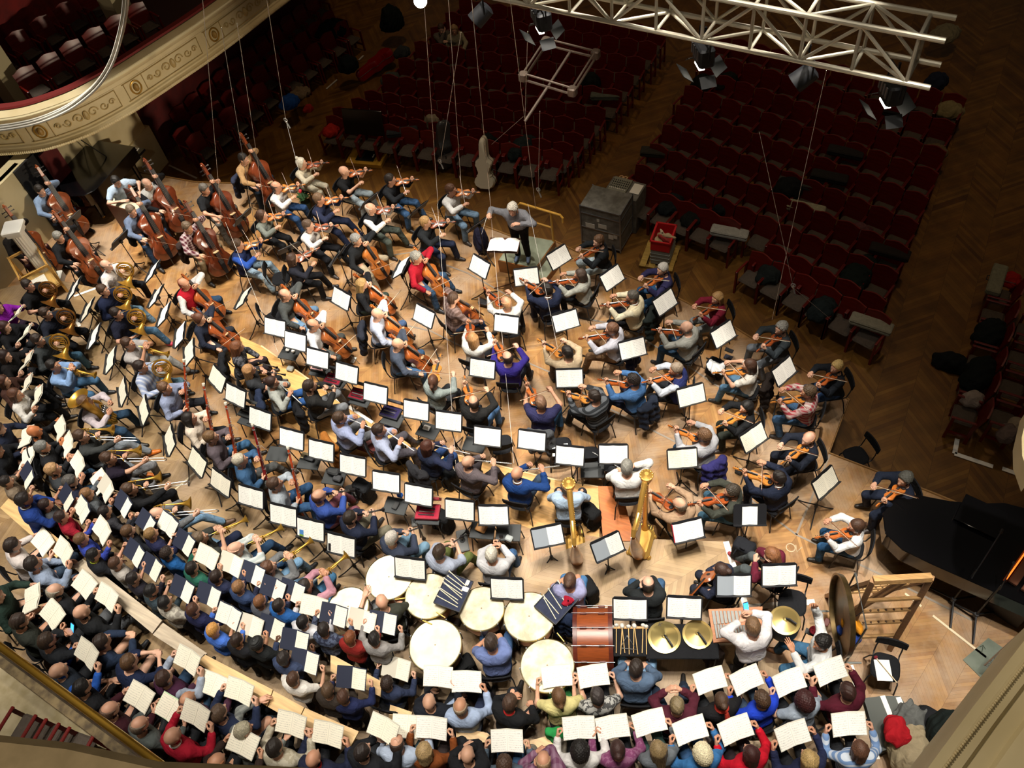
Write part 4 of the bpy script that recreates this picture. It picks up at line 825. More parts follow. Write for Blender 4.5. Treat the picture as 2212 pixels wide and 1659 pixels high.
# ---------------------------------------------------------------- hall seating
def seat_row(P,Q,z,n,desc,grp,face,skip=()):
    P,Q=np.array(P),np.array(Q)
    for i in range(n):
        if i in skip: continue
        c=P+(Q-P)*(i+.5)/n; o=proto('seat',hall_seat); rz=math.atan2((Q-P)[1],(Q-P)[0])+face; o.location=(c[0],c[1],HZ if z is None else z); o.rotation_euler=(0,0,rz)
        tag(o,'dark red seat, %s from the left, %s'%(ORD[i],desc),'theatre seat',grp); SEATS[(grp,desc,i)]=(c,rz)
ORD='first second third fourth fifth sixth seventh eighth ninth tenth eleventh twelfth thirteenth fourteenth fifteenth sixteenth'.split(); SEATS={}
ROWN='front second third fourth fifth sixth seventh eighth ninth tenth eleventh twelfth thirteenth'.split()
def rows(l,blk,grp,face,z=HZ+.88):
    for k,(a,c) in enumerate(l):
        P,Q=at(*a,z),at(*c,z); d=(Q-P)/np.linalg.norm(Q-P); nrm_=np.array((-d[1],d[0],0))
        off=np.array((-math.sin(face),math.cos(face)))*0
        n=int(round(np.linalg.norm(Q-P)/.545)); rz=math.atan2(d[1],d[0])+face; sh=np.array((-math.sin(rz),math.cos(rz),0))*.32
        seat_row(P+sh,Q+sh,None,n,'%s row %s'%(ROWN[k],blk),grp,face)
RR=[((1622,542),(1927,694)),((1343,386),(1600,487)),((1657,527),(1916,654)),((1372,355),(1942,593)),((1403,310),(1965,540)),((1431,269),(1985,485)),((1460,227),(2007,431)),((1478,185),(2029,377)),((1510,150),(2045,330)),((1525,115),(2065,270)),((1540,75),(2090,215))]
rows(RR,'right of the middle aisle','seats right of the middle aisle',math.pi)
CC=[((701,252),(1217,333)),((715,234),(1240,316)),((756,214),(1262,295)),((785,198),(1285,265)),((823,163),(1309,238)),((858,127),(1345,200)),((893,91),(1370,165)),((928,60),(1395,130)),((960,28),(1420,97)),((990,0),(1440,65))]
rows(CC,'left of the middle aisle','seats left of the middle aisle',math.pi)
LL=[((396,284),(708,18)),((402,332),(746,54)),((430,345),(600,210)),((620,200),(775,75))]
for k,(a,c) in enumerate(LL):
    P,Q=at(*a,HZ+.45),at(*c,HZ+.45); n=int(round(np.linalg.norm(Q-P)/.6)); seat_row(P,Q,None,n,'%s row along the red wall'%ROWN[k],'seats along the red wall',math.pi)
P,Q=at(2160,615,HZ+.45),at(2070,925,HZ+.45); seat_row(P,Q,None,6,'row along the right aisle','seats along the right aisle',math.pi)
P,Q=at(2225,690,HZ+.45),at(2150,940,HZ+.45); seat_row(P,Q,None,4,'second row along the right aisle','seats along the right aisle',math.pi)
for k,(a,c) in enumerate((((60,212),(345,45)),((-10,165),(240,10)))):
    P,Q=at(*a,2.7),at(*c,2.7); n=int(np.linalg.norm(Q-P)/.6); seat_row(P,Q,2.25,n,'%s row of the balcony'%ROWN[k],'seats on the balcony',math.pi)
P,Q=at(40,1570,2.75),at(190,1625,2.75); seat_row(P,Q,2.3,3,'near gallery behind the gold rail','seats in the near gallery',0)
tag(strip([(2062,980),(2145,1008)],HZ+.02,.08,PWHITE),kind='structure'); strip([(2165,1012),(2230,1035)],HZ+.02,.08,PWHITE); strip([(2062,980),(2068,948)],HZ+.02,.08,PWHITE)
fm_=MB(); c_=at(1708,1183,0); fm_.path([c_+(.07*math.cos(a),.07*math.sin(a),.003) for a in np.linspace(0,2*np.pi,25)[:-1]],.008,M('c9b89a',.6),4,True); q_=at(1722,1186,0); fm_.path([q_+(-.04,.06,.003),q_+(.01,-.05,.003),q_+(.06,.06,.003)],.008,M('c9b89a',.6),4); tag(fm_.build('trim_9'),kind='structure')
for l_ in([(365,357),(425,385)],[(632,132),(645,120)],[(678,155),(692,142)],[(705,192),(728,172)],[(775,130),(785,120)]): strip(l_,HZ+.02,.05,M('b8b4aa',.6))
# ---------------------------------------------------------------- the people: head pixel | pose | shirt | trousers | hair | clothes | where | options
PEOPLE='''
# basses
87 411|db|8fa8cc|1c2230|short:201812|pale blue shirt and dark trousers|nearest the red wall strip|h=-22
251 392|ke|b9cde4/s|26304a|short:1a1512|pale blue short sleeved shirt|leaning over the celesta|h=-40 S
318 397|db|1b1c20/l/c9c9c6|3a3d44|fringe:7a6a58|pale grey vest over black sleeves|in front of the celesta|h=-18
442 409|db|1c1e22/s|6a6660|short:5a544c|black T-shirt and grey trousers|second bass from the stage front|h=-15
284 455|db|6f7f9c|2c4260|short:6a5a4a|grey blue sweater and jeans|second row of basses|h=-25
405 491|db|5a2430/l//plaid:c9b8b8|8a7a60|short:6a5844|maroon checked shirt and khaki trousers|beside the wooden stage edge|h=-20
127 512|db|1e2024|1a1b1f|short:8a8880|black suit jacket|in front of the white post|h=-15
20 498|db|24201e|3a1c20|short:1a1614|dark brown jumper|half hidden by the white post|h=-15
526 343|db|c9a070|23303f|short:1c1714|tan jacket|front bass at the stage edge|h=-12
# first violins
651 352|vn|d8cdb4|cfc6ad|topbun:d9d2c0|cream sweater and cream trousers|farthest back at the stage front|f h=-15
743 370|vn|17181b/s|a9b8c0|none|black T-shirt and pale jeans|second from the back, stage front|h=-12
597 403|vn|e9e4e2|31507c|fringe:3a2a20|white shirt and blue jeans|behind the person in navy suit|h=-10
689 430|vn|232a44|1f2740|short:6a5038|navy suit|legs stretched out|h=-12 legs=.3
566 465|vn|7d837c|17181b|pony:4a3020|grey green cardigan and black trousers|beside the front bass|f h=-15
666 487|vn|efecea|1a1b20|short:5a4636|white shirt and black trousers|middle of the first violins|h=-18
801 450|vn|f2f0ee/l/1d1e22|4d554e|fringe:c9b6a4|black vest over white shirt|crossing the legs|h=-14
843 388|vn|24272c|4a6f9c|short:241a14|black jacket and blue jeans|at the stage front edge|h=-15
974 410|vn|f4f2f0|7d9ab6|short:5a3a26|white shirt and faded jeans|leader beside the conductor|h=-22
919 480|vn|23272b|2c3550|short:b08a58|black jacket and dark jeans|second desk beside the conductor|h=-15
514 529|vn|2e57b4/l/24315c|a6c0d4|short:4a3524|royal blue top and pale jeans|knees crossed|h=-5
632 558|vn|1d1f2a|18191d|bob:3a2416|black top with white hem and black trousers|beside an empty dark stand|f h=8
# cellos
770 518|vc|1c1f23|b7a88c|curly:8d8c88|black jumper and beige trousers|behind the front violins|h=-18
900 556|vc|b01a2e|3c5878|curly:9a9890|red sweater and jeans|front cello|h=-12
979 645|vc|6d5750/l//plaid:9a8480|34507a|short:4a3426|brown checked shirt and jeans|seen from behind|h=30
398 613|vc|ece9e8/l/c41c30|3c5878|fringe:7a3a20|red vest over white sleeves|farthest left cello|h=-10
431 688|vc|1f2536|22262e|bun:5a3420|navy jumper|beside the red vest|f h=0
616 636|vc|4c5050|6d8fb0|fringe:5a4032|grey shirt and pale jeans|middle cello|h=-5
676 701|vc|d5d7de|4a4e4c|fringe:3a2a22|white shirt and olive trousers|beside the oboe stands|h=2
782 613|vc|1f2024|3a4a44|long:b08d58|black top|hair falling over the back|f h=8
815 678|vc|c6cfe6|4a6288|none|pale blue shirt and jeans|with jacket on the chair|h=8
859 743|vc|4a5364|3f6288|none|slate blue hoodie and jeans|nearest the violas|h=10
# violas
1093 653|va|f2f2f0|24272c|fringe:c99a70|white shirt and black trousers|below the conductor|h=100
1182 625|va|262e48|1f2538|short:1a1412|navy suit with white collar|back to the camera|h=115
1021 731|va|f0efe8|202228|long:a97f52|white sweater and black trousers|behind the brown checked shirt|f h=60
1096 772|va|3a2e8c|2e3240|fringe:2a1c14|violet blue sweater|middle of the violas|h=80
1225 761|va|cdb797|6a5a48|short:1f1814|beige sweater|hidden behind a stand|h=115
936 823|va|8f9a98|2c2f34|pony:5a3826|grey jacket and dark trousers|beside the slate blue hoodie|f h=45
1023 868|va|232323|5d84b4|fringe:3a2a22|black sweater and blue jeans|behind the oboe stands|h=70
1168 870|va|2c2c52/s|3d6690|short:7a5a44|navy T-shirt and blue jeans|near the empty black chairs|h=80
# second violins, right side
1253 593|vn|b7b8ae|22242a|bob:4a3a30|grey cardigan and black trousers|right of the conductor|f h=165
1293 521|vn|22262a|c9dbe4|short:6a4c34|black jacket and pale jeans|first at the stage edge|h=188
1431 582|vn|35335c|34608c|short:c9c4bc|navy cardigan and jeans|second at the stage edge|h=190
1366 641|vn|efe6c8/l/ede0bc|22242a|short:5a544c|cream vest over white shirt|with black coat on the chair|h=165
1549 644|vn|7a1a30|878b8c|bob:b08a58|dark red shirt and grey trousers|third at the stage edge|f h=190
1322 711|vn|d2d2de|8a6a4c|short:7a5640|lilac white shirt and tan trousers|second inner desk|h=165
1483 707|vn|a3a39c|34506c|none|grey sweater and jeans|beside the open backpack|h=152
1687 709|vn|3a4248|7a8088|curly:a09e98|charcoal jacket and grey jeans|fourth at the stage edge|h=190
1460 798|vn|c9d0dc/l/222a5c|22242a|short:8a7a68|navy vest over pale sleeves|third inner desk|h=170
1367 821|vn|4f7cb4|2a3450|curly:1f1612|denim blue shirt|with navy coat on the chair|h=145
1618 789|vn|e9e4da/s|5d84a4|bob:4a2f20|white T-shirt and jeans|with brown coat on the chair|f h=162
1283 856|vn|33363a/l//hstripe:6a6e74|26282c|short:2a1f18|dark striped sweater|behind the violas|h=135
1807 793|vn|1f242c|34507c|short:e0c07c|black jacket and blue jeans|last at the stage corner|f h=188
1746 847|vn|b0424c/l//plaid:d9cfc8|486a90|curly:5a4632|red and white plaid shirt|near the stage corner|h=165
1612 879|vn|1b1d20|2e332c|vlong:14110f|black top with white sash|hair down the back|f h=182
1746 948|vn|1f2533|1a1f2c|fringe:a06a44|navy jacket and navy trousers|beside the stage corner|h=188
1520 940|vn|b9bac0|3d6080|curly:6a4c32|pale grey shirt|with purple jacket on the chair|h=130
1468 1089|va|b59679|2a2c30|fringe:7a6a5a|beige sweater and black trousers|near the red folder|h=120
1580 1061|va|43463e|55809c|curly:3a3228|olive grey jacket and jeans|left of the navy suit|h=165
1681 1032|va|232b40|1c2232|short:201814|navy suit with white collar|facing the low corner stand|h=135
1954 1035|vn|20283a|2a3348|curly:55554e|navy jacket and navy jeans|beside the grand piano|h=188
1849 1136|vn|f2f3f4|34608c|pony:4a3020|white sweater and jeans|alone near the piano|f h=165
# front woodwinds
512 749|id|3a3a40/l//camo:6a6a70|2a2226|long:7a4a2c|grey patterned dress|first oboe chair|f z=.2 h=15 i=oboe
538 799|ob|3a3c40/s|24262a|vlong:b8895a|dark grey top and dark trousers|turned away|f z=.2 h=22
588 825|fl|b4b8b2|3560a0|bun:3a241c|pale grey top and jeans|holding a dark flute|f z=.2 h=20
669 834|ob|2a2a2a|85898e|short:3a2c22|black sweater and grey trousers|beside the red cases|z=.2 h=25
734 903|fl|a9b4da|6a6c72|short:4a3626|pale blue shirt and grey trousers|brown coat on the chair|z=.2 h=35
819 929|fl|b6bfdc|56525a|short:3a281e|lilac blue shirt and grey trousers|second flute|z=.2 h=25
924 964|fl|2c3350/l/262d44|2f4a7c|vlong:4a2416|navy top with white sleeves|third flute|f z=.2 h=45
1011 998|fl|6a6064|3a3438|none|taupe jacket|fourth flute|z=.2 h=55
1117 1023|fl|1f4484|3a4a60|none|blue sweater with white collar|last flute|z=.2 h=72
1224 1051|id|bcd4ee|2a2c34|fringe:5a4636|pale blue shirt|in front of the gold harp|z=.2 h=90 i=none
1354 1009|ea|f3f3f0|1d1f24|short:8a8880|white shirt and black trousers|hand at the ear|z=.4 h=95 i=none
# bassoons and clarinets
356 838|bn|96a1c0|2a2c34|short:6a4c34|grey blue shirt and black trousers|tall contrabassoon|z=.3 h=0
409 903|bn|efdfcc/l/f0e0ce|22242a|vlong:1c1512|cream top and black trousers|second bassoon|f z=.3 h=12
456 944|bn|6a5f66|4a78a4|short:7a5c3c|mauve grey sweater and jeans|dark red bassoon|z=.3 h=15
519 994|bn|3f648c|5a5c5c|short:c9c0ac|denim blue shirt and grey trousers|third bassoon|z=.3 h=20
594 1045|bn|b0bac4|34567e|short:4a3426|pale grey jacket and jeans|sunglasses on the head|z=.3 h=20
689 1071|ob|3c58a8|84505c|fringe:5a3424|blue sweater and maroon trousers|first clarinet|z=.3 h=38 i=clarinet
757 1118|ob|232a40|7a7564|short:2a2018|navy sweater and olive trousers|second clarinet|z=.3 h=42 i=clarinet
847 1162|ob|3c4458|82a8c4|short:c4beb4|slate jumper and pale jeans|third clarinet|z=.3 h=48 i=clarinet
950 1192|ob|b6c0d6/h|6a7440|short:3a2a1e|pale blue shirt and olive trousers|fourth clarinet|z=.3 h=60 i=clarinet
1062 1197|ob|d2d2d6|3c5c84|short:d0cabc|white shirt and blue jeans|last clarinet|z=.3 h=80 i=clarinet
# horns and left brass
230 573|hn|f0eae8|22242a|fringe:6a5844|white shirt and black trousers|first horn|z=.2 h=-12
223 627|hn|1f2846|86acc8|short:4a3424|navy sweater and pale jeans|second horn|z=.2 h=-8
252 677|hn|1e2134/s|5f88ac|short:2c1f18|navy T-shirt and jeans|pink sneakers|z=.3 h=-8 sh=c03a50
61 616|hn|1c1d20/s|26282c|short:2c1f18|black T-shirt|horn at the back|z=.4 h=-10 im=o
99 677|hn|1f2432|1f2228|short:3a281c|dark navy cardigan|second horn at the back|z=.4 h=-8 im=o
82 734|hn|3f4446|557f9c|short:2e2018|charcoal sweater and jeans|third horn at the back|z=.4 h=-3
277 742|tp|b9b4b2/s|a9a8a4|short:4a3222|grey T-shirt and grey jeans|holding a small brass horn|z=.3 h=0 legs=.3
304 792|hn|a4b4d8/l//stripe:d6ddec|6f94a8|short:2c1f18|blue striped shirt and jeans|hand inside a horn|z=.3 h=0
116 790|tp|8db0e0|44698c|short:1f1814|sky blue shirt and jeans|beside the tuba|z=.4 h=2
184 868|tu|d9cdd4|34506c|short:6a5040|pale pink shirt and jeans|behind the tuba|z=.4 h=8
176 942|tb|3d4040|a4aeb8|short:4a3424|charcoal jumper and pale jeans|orange shoes|z=.4 h=10 legs=.3 sh=d07020
234 990|tb|241c2c/s|9a9ca0|short:4a3222|dark plum T-shirt and grey trousers|second trombone|z=.4 h=12
280 1057|tb|1a1b1e|1f2024|short:4a3424|black suit with white collar|third trombone|z=.4 h=20
341 1109|tb|77797c|8fb8dc|fringe:4a3424|grey sweater and pale jeans|fourth trombone, legs stretched|z=.4 h=15 legs=.3 sh=5a4434
432 1162|tp|3a3c38/s|27304c|short:6a5844|dark olive T-shirt and navy jeans|first trumpet|z=.4 h=28
510 1184|tp|b9c4c4/h//plaid:e4e8e6|2c4a6c|fringe:d0a088|pale checked shirt and jeans|second trumpet|z=.4 h=30
580 1226|tp|76787a|7fa8cc|short:5a3a26|grey sweater and pale blue jeans|third trumpet|z=.4 h=38
660 1265|tp|c994a4/l/202024|4a7ca4|short:2a2018|black vest over pink shirt|holding a flugelhorn|z=.4 h=42
# percussion, harps
825 1300|ti|3b3d34/h|84878a|none|dark olive T-shirt and grey trousers|hand on the drum skin|z=.4 h=100 i=none
1061 1387|ha|7a8cc4/s|40608c|short:3a2c24|lavender blue shirt|sitting between the kettledrums|z=.4 h=92 i=none
1374 1443|id|5d7390|84abd0|short:2a1f18|grey blue hoodie and pale jeans|beside the bass drum|z=.4 h=90 i=none
1462 1522|up|55202f|2c3a50|short:7a6a4c|maroon sweater|hands clasped overhead|z=.4 h=98 i=none legs=.25
1626 1353|ph|f4f1f4|24262a|short:7a5c40|white shirt and black trousers|standing with a phone|z=.4 h=112 S
1775 1388|gk|f1f3f4|3f6a8c|curly:15110f|white sweater and jeans|one arm raised to the gong|z=.4 h=172 sk=c48a68 i=none sh=7a4a28
1231 1254|ha|a8aad4/s|4a78a8|bun:5a4030|lilac T-shirt and jeans|behind the gold harp|f z=.4 h=85 i=none
1400 1261|ha|24282a|3a5878|fringe:2c2019|black shirt and jeans|behind the second harp|z=.4 h=95 i=none
1558 1232|id|262c40|1f2330|bun:3a241a|navy sweater|mandolin on the lap|f z=.4 h=160 i=mandolin
1667 1197|ha|6a1f34|4f5658|bob:8a5a38|maroon sweater and grey trousers|hand at the chin|f z=.4 h=150 i=none legs=.3 sh=8a3038
1107 452|co|84848a|1f2024|curly:d8d0c2|grey sweater and black trousers|the conductor holding a baton|z=.35 h=252 S i=none sh=50607a
# choir women, right
1207 1503|ch|e8dc98/s|3a8a4c|pony:6a4a2e|pale yellow T-shirt|front row by the kettledrum|f z=.4
1290 1503|ch|c4c4c0/s/-/camo:5c5c5c|2a2c30|short:3a3230|grey and white patterned blouse|front row by the bass drum|f z=.4
1558 1513|ch|1b1b1e/s|202226|bun:4a3424|black top with red scarf|front row|f z=.4 acc=e04a3a
1645 1509|ch|2248d8|3a4a60|curly:4a3422|royal blue sweater|front row|f z=.4
1736 1513|ch|a3b0c0/s|23252a|bigcurl:3a1414|pale blue T-shirt|front row under the gong|f z=.4
1830 1493|ch|5c1a2c|24262a|short:3a2018|maroon T-shirt|front row at the riser end|z=.4 h=120
1253 1621|ch|f4f2f0|26282c|bigcurl:1a1614|white sweater|second row|f z=.7
1334 1618|ch|8a4a74/l//camo:a06a8c|23252a|bun:3a1f1a|purple patterned blouse|second row|f z=.7
1421 1618|c1|6f757c|3a5450|long:8a7450|grey cardigan|second row, one hand on the score|f z=.7
1517 1627|ch|3d78b4|2f5078|bigcurl:e8dcb8|denim jacket|second row|f z=.7
1621 1627|ch|d0142c|2a2024|long:3a1410|bright red coat|second row|f z=.7
1747 1639|ch|242b4c|23252a|long:b89a64|navy jacket with blue scarf|second row|f z=.7 acc=8fb4e4
1856 1617|ch|7c9ccc/l//hstripe:d4dfee|23252a|bob:5a3a28|blue striped sweater|second row at the end|f z=.7 h=105
# choir, centre
927 1516|c1|20242e|23262c|none|black sweater|front row behind the black bag|z=.4 h=80
995 1525|c1|b9cdf0|2a3450|fringe:a08a70|pale blue shirt|front row, score in one hand|z=.4 h=85
1102 1518|id|1e1f22|24262a|short:4a3426|black jacket with red collar|turned to the right|z=.4 h=65 i=none acc=d03030
858 1605|cb|bccbe4|5f8494|fringe:3a2a22|pale blue shirt|back row beside the aisle|z=.7 h=80
917 1621|ch|8a4a20|3a3030|bob:b09468|rust brown top|back row|f z=.7 h=80
1010 1630|ha|1f2024|24262a|none|black jacket|back row, hands on the head|z=.7 h=88
1090 1650|ch|5a6a7a|3a5c80|curly:4a3426|blue grey top|back row|f z=.7 h=88
1174 1642|ha|7a4a68/l//plaid:9a7a90|8a8478|fringe:a88868|purple checked shirt|hands over the face|z=.7 h=95
784 1624|c1|1f2126|24262a|short:241a16|black suit jacket|back row beside the plank end|z=1 h=60
# choir men behind the long plank
27 1178|cb|e2d8d4|23262c|short:2c1f18|white sweater|far left by the plank|z=1
72 1217|c1|9fb0cc|3c4c60|short:241a16|pale blue sweater|chin on the hand|z=1
119 1276|cb|202226|24262a|fringe:a09888|black sweater|between blue sweater and black jacket|z=1
176 1322|ch|1d1f22|5d6064|none|black suit jacket and grey trousers|holding an open score|z=1
221 1386|ra|26344c|24262a|short:2c1f18|navy denim shirt|score against the rail|z=1
280 1429|ra|1f2a48/h|23262c|short:5a4028|navy jumper, sleeves pushed up|hands clasped on the plank|z=1
355 1464|ch|b0bcd0/l/4a2440|2c4460|short:3a241a|plum vest over pale shirt|palm raised|z=1
406 1512|cb|4c2c40|3c5a78|fringe:5a3a30|plum sweater|leaning forward|z=1
474 1540|ch|26304c|23262c|short:5a4636|navy T-shirt|reading a score|z=1
526 1577|wi|6a6e6c/l//plaid:8f928e|3a4450|short:b0a890|grey plaid shirt|arms spread to the plank|z=1 h=40
594 1614|ch|bdb49e/l//camo:d4ccb8|24262a|short:241c16|cream mottled sweater|back by the aisle|z=1
677 1639|ch|242a44|24262a|none|navy jacket with red collar|score on the plank|z=1 acc=c02028
42 1342|cb|363a34/s|24262a|short:3a2c24|dark olive T-shirt|against the gold rail|z=1.3
102 1384|ph|22252a|2a2c30|short:3a2a1e|black sweater, small phone in hand|above the gold rail|z=1.3
126 1449|ch|2c62c4/l/2a3340|24262a|none|blue shirt under dark vest|holding a white score|z=1.3
178 1485|id|1d1e22/s|24262a|short:14100e|black T-shirt|bending over the gold rail|z=1.3 i=none
238 1533|cb|3e1822|24262a|fringe:6a5040|dark red sweater|score on the lap|z=1.3
302 1565|cb|5d6462|3a3c40|fringe:7a6a5a|grey knit jacket|pale green folder on the lap|z=1.3
373 1590|ch|b81c34|24262a|none|red sweater with white collar|reading beside the parapet|z=1.3
469 1646|cb|3a2c28|24262a|fringe:c07a50|brown jumper|half hidden by the parapet|z=1.3
# boys
277 1147|ch|1d2028|23262c|short:5a4028|black hoodie|front row of young singers|z=.6 S y
327 1153|ch|262a4c|23262c|short:8a6a40|navy hoodie with pale print|front row|z=.6 S y
361 1194|ch|1f5c9c/s|23262c|curly:2a1c14|blue T-shirt with white letters|front row|z=.6 S y
415 1227|ch|2c6a58|23262c|short:1f1612|green sweater|front row|z=.6 S y
468 1245|ch|262c48|23262c|short:2a1a12|navy sweater with white print|front row|z=.6 S y
516 1267|ch|34466c|23262c|short:8a6440|slate blue sweater|front row|z=.6 S y
562 1299|ch|2c3048/l/5a5c64|2a2c38|short:7a5030|grey hoodie with navy hood|front row|z=.6 S y
603 1307|ch|2a62a8/s|23262c|short:241812|blue T-shirt with white print|front row|z=.6 S y
655 1343|ch|e4e4ea|3a3c48|short:16100e|white jacket|front row|z=.6 S y
700 1359|ch|5a647c/l//camo:34384c|23262c|short:1f1612|grey blue patterned sweater|front row|z=.6 S y
757 1377|c1|8c2420|1f2838|short:7a4424|red hoodie with navy lining|front row by the kettledrum|z=.6 S y
809 1379|ch|9b9896|1f2a3c|short:18110e|grey sweater and dark jeans|front row beside the red hoodie|z=.6 S y
837 1475|ch|323c58|23262c|curly:2a1a12|dark blue hoodie|apart, by the small plank|z=.5 y h=70
250 1216|ch|b4aea8/s|3a3c44|short:4a3020|pale grey T-shirt|back row|z=.8 S y
288 1249|ch|24222c|23262c|short:1c1310|black top with white pattern|back row|z=.8 S y
327 1276|id|34424a|23262c|short:100d0c|dark teal hoodie|back row, without a score|z=.8 S y i=none
357 1301|ch|c2bdb0/s/-/camo:9a948a|3a3c44|short:0f0c0b|stone grey patterned T-shirt|back row|z=.8 S y
418 1316|ch|22264a|23262c|short:4a2c1c|navy T-shirt|back row|z=.8 S y
461 1360|ch|4a78d8|26304a|short:c9924c|bright blue T-shirt|back row|z=.8 S y
513 1382|ch|1c1d22/s|23262c|short:2a1a12|black T-shirt|back row|z=.8 S y
556 1389|ch|1c1f20|23262c|beanie:17191a|black jacket and black cap|back row|z=.8 S y
613 1421|ch|3a4664|23262c|short:241c18|slate navy T-shirt|back row|z=.8 S y sk=6a4632
634 1466|ch|efebe4/s|3a2c28|short:4a3020|white T-shirt|back row|z=.8 S y
709 1490|id|3a322c|23262c|short:5a4430|dark brown top|back row, head bowed|z=.8 S y i=none
742 1504|ch|242c54|1f2024|short:4a2e1e|navy sweater with red print|end of back row, stepping|z=.8 S y
176 1164|ch|3a4cb0|23262c|short:6a4c30|cobalt blue sweater|left back row|z=.8 S y
202 1198|id|22242a|23262c|short:120e0d|black top with neon collar|left back row|z=.8 S y i=none acc=d4e84a
133 1116|ch|a01c30/s|23262c|short:2c1a14|red T-shirt|left back row|z=.8 S y
99 1090|ch|4a4c50/s|3a2c28|short:2c1a14|grey T-shirt|left back row|z=.8 S y
52 1079|id|22408c|23262c|short:1f1612|blue sweater with white collar|left back row, standing tall|z=.8 S i=none sk=8a5a40
14 1040|ch|8a7a68/s|3a2c28|short:1f1612|tan striped T-shirt|far left back row|z=.8 S y
188 1067|ch|6a7076|23262c|short:8a6440|pale grey hoodie|left front row|z=.6 S y
227 1105|ch|3a3a40|23262c|short:1a1210|charcoal T-shirt|left front row|z=.6 S y
152 1040|cb|23283c|24262a|short:55524e|navy jacket|seated behind a boy|z=.5
115 1014|ch|3a3e42/s|4a6a88|short:b08a60|charcoal T-shirt and jeans|left group of seated singers|z=.5
92 966|ch|1f2024|24262a|short:7a7a76|black sweater with white collar|left group of seated singers|z=.5
74 932|ch|1c1d20|2a2c30|none|black crew neck sweater|left group, topmost|z=.5 sk=d08050
-4 926|cb|232a40|24262a|short:4a3424|navy jumper|cut by the picture edge|z=.5 h=10
-8 972|cb|1c1e24|24262a|short:4a3424|black jumper|cut by the picture edge|z=.5 h=10
# women at the left edge
10 705|ch|1b1c20|202226|bob:3a1f1a|black blouse|left edge, below the purple scarf|f z=.5 h=-5
10 768|ch|1f1d1e/s|202226|long:2c1a16|black V neck T-shirt|left edge|f z=.5 h=0
8 822|ch|4a3028|202226|long:4a2a1c|brown cardigan|left edge|f z=.5 h=5
33 851|ch|efece6|202226|bob:5a3826|white lace blouse|left edge|f z=.5 h=10
-6 662|ch|9a24b8|2a1c30|long:2c1a16|bright purple blouse|left edge, cut by the picture|f z=.5 h=-10
-10 1285|cb|2c4038|24262a|short:4a3424|dark green jumper|left picture edge by the rail|z=1.3 h=15
# listeners in the hall
953 62|ha|6a6258|3a3430|short:4a3424|brown jacket|seated in the dark hall|hall h=-75 i=none
981 64|id|b8ac8c|3a3430|long:a8865a|cream cardigan|seated in the dark hall|f hall h=-75 i=none
'''
ACT={'vn':'playing violin','va':'playing viola','vc':'playing cello','db':'playing double bass','fl':'playing flute','ob':'playing oboe','bn':'playing bassoon','hn':'playing french horn','tp':'playing trumpet','tb':'playing trombone','tu':'playing tuba','ch':'holding an open score','cb':'with a low held score','c1':'holding a score'}
SKINS=['d9a488','e0b096','cf9878','dba98c','d29a7c']
SHOES=['17171a','1d1a18','2a2320','1a1c22','23201e']
FR=[]
def matspec(s):
    p=s.split('/'); col=p[0]; sl=p[1] if len(p)>1 and p[1] else 'l'; v=p[2] if len(p)>2 and p[2] not in('','-') else None
    if len(p)>3: k,c2=p[3].split(':'); return M(col,.85,kind=k,col2=c2),sl,v
    return M(col,.85,kind='cloth'),sl,v
def local(o,fr,org,y,z):
    R=frame_of(y,z); s=fr['s']; c,q=math.cos(fr['rz']),math.sin(fr['rz']); RZ=np.array([[c,-q,0],[q,c,0],[0,0,1]])
    m=np.eye(4); m[:3,:3]=RZ@R*1.0; m[:3,3]=fr['root']+RZ@(np.array(org)*s); o.matrix_world=Matrix(m.tolist())
VCOL=['b0602a','bc6c2a','98481e','c27c34','a4521f','8a4018']; CCOL=['a45626','b0662c','925024','86421e']
def varn(o,col): 
    o.material_slots[0].link='OBJECT'; o.material_slots[0].material=M(col,.3,kind='varnish')
nch=0
def short(c):
    a=c.split(' and ')
    return a[0] if len(a)>1 and ('trousers' in a[-1] or 'jeans' in a[-1]) else c
def lab(*opts):                                # the longest wording that stays within sixteen words
    return next((o for o in opts if len(o.split())<=16),opts[-1])
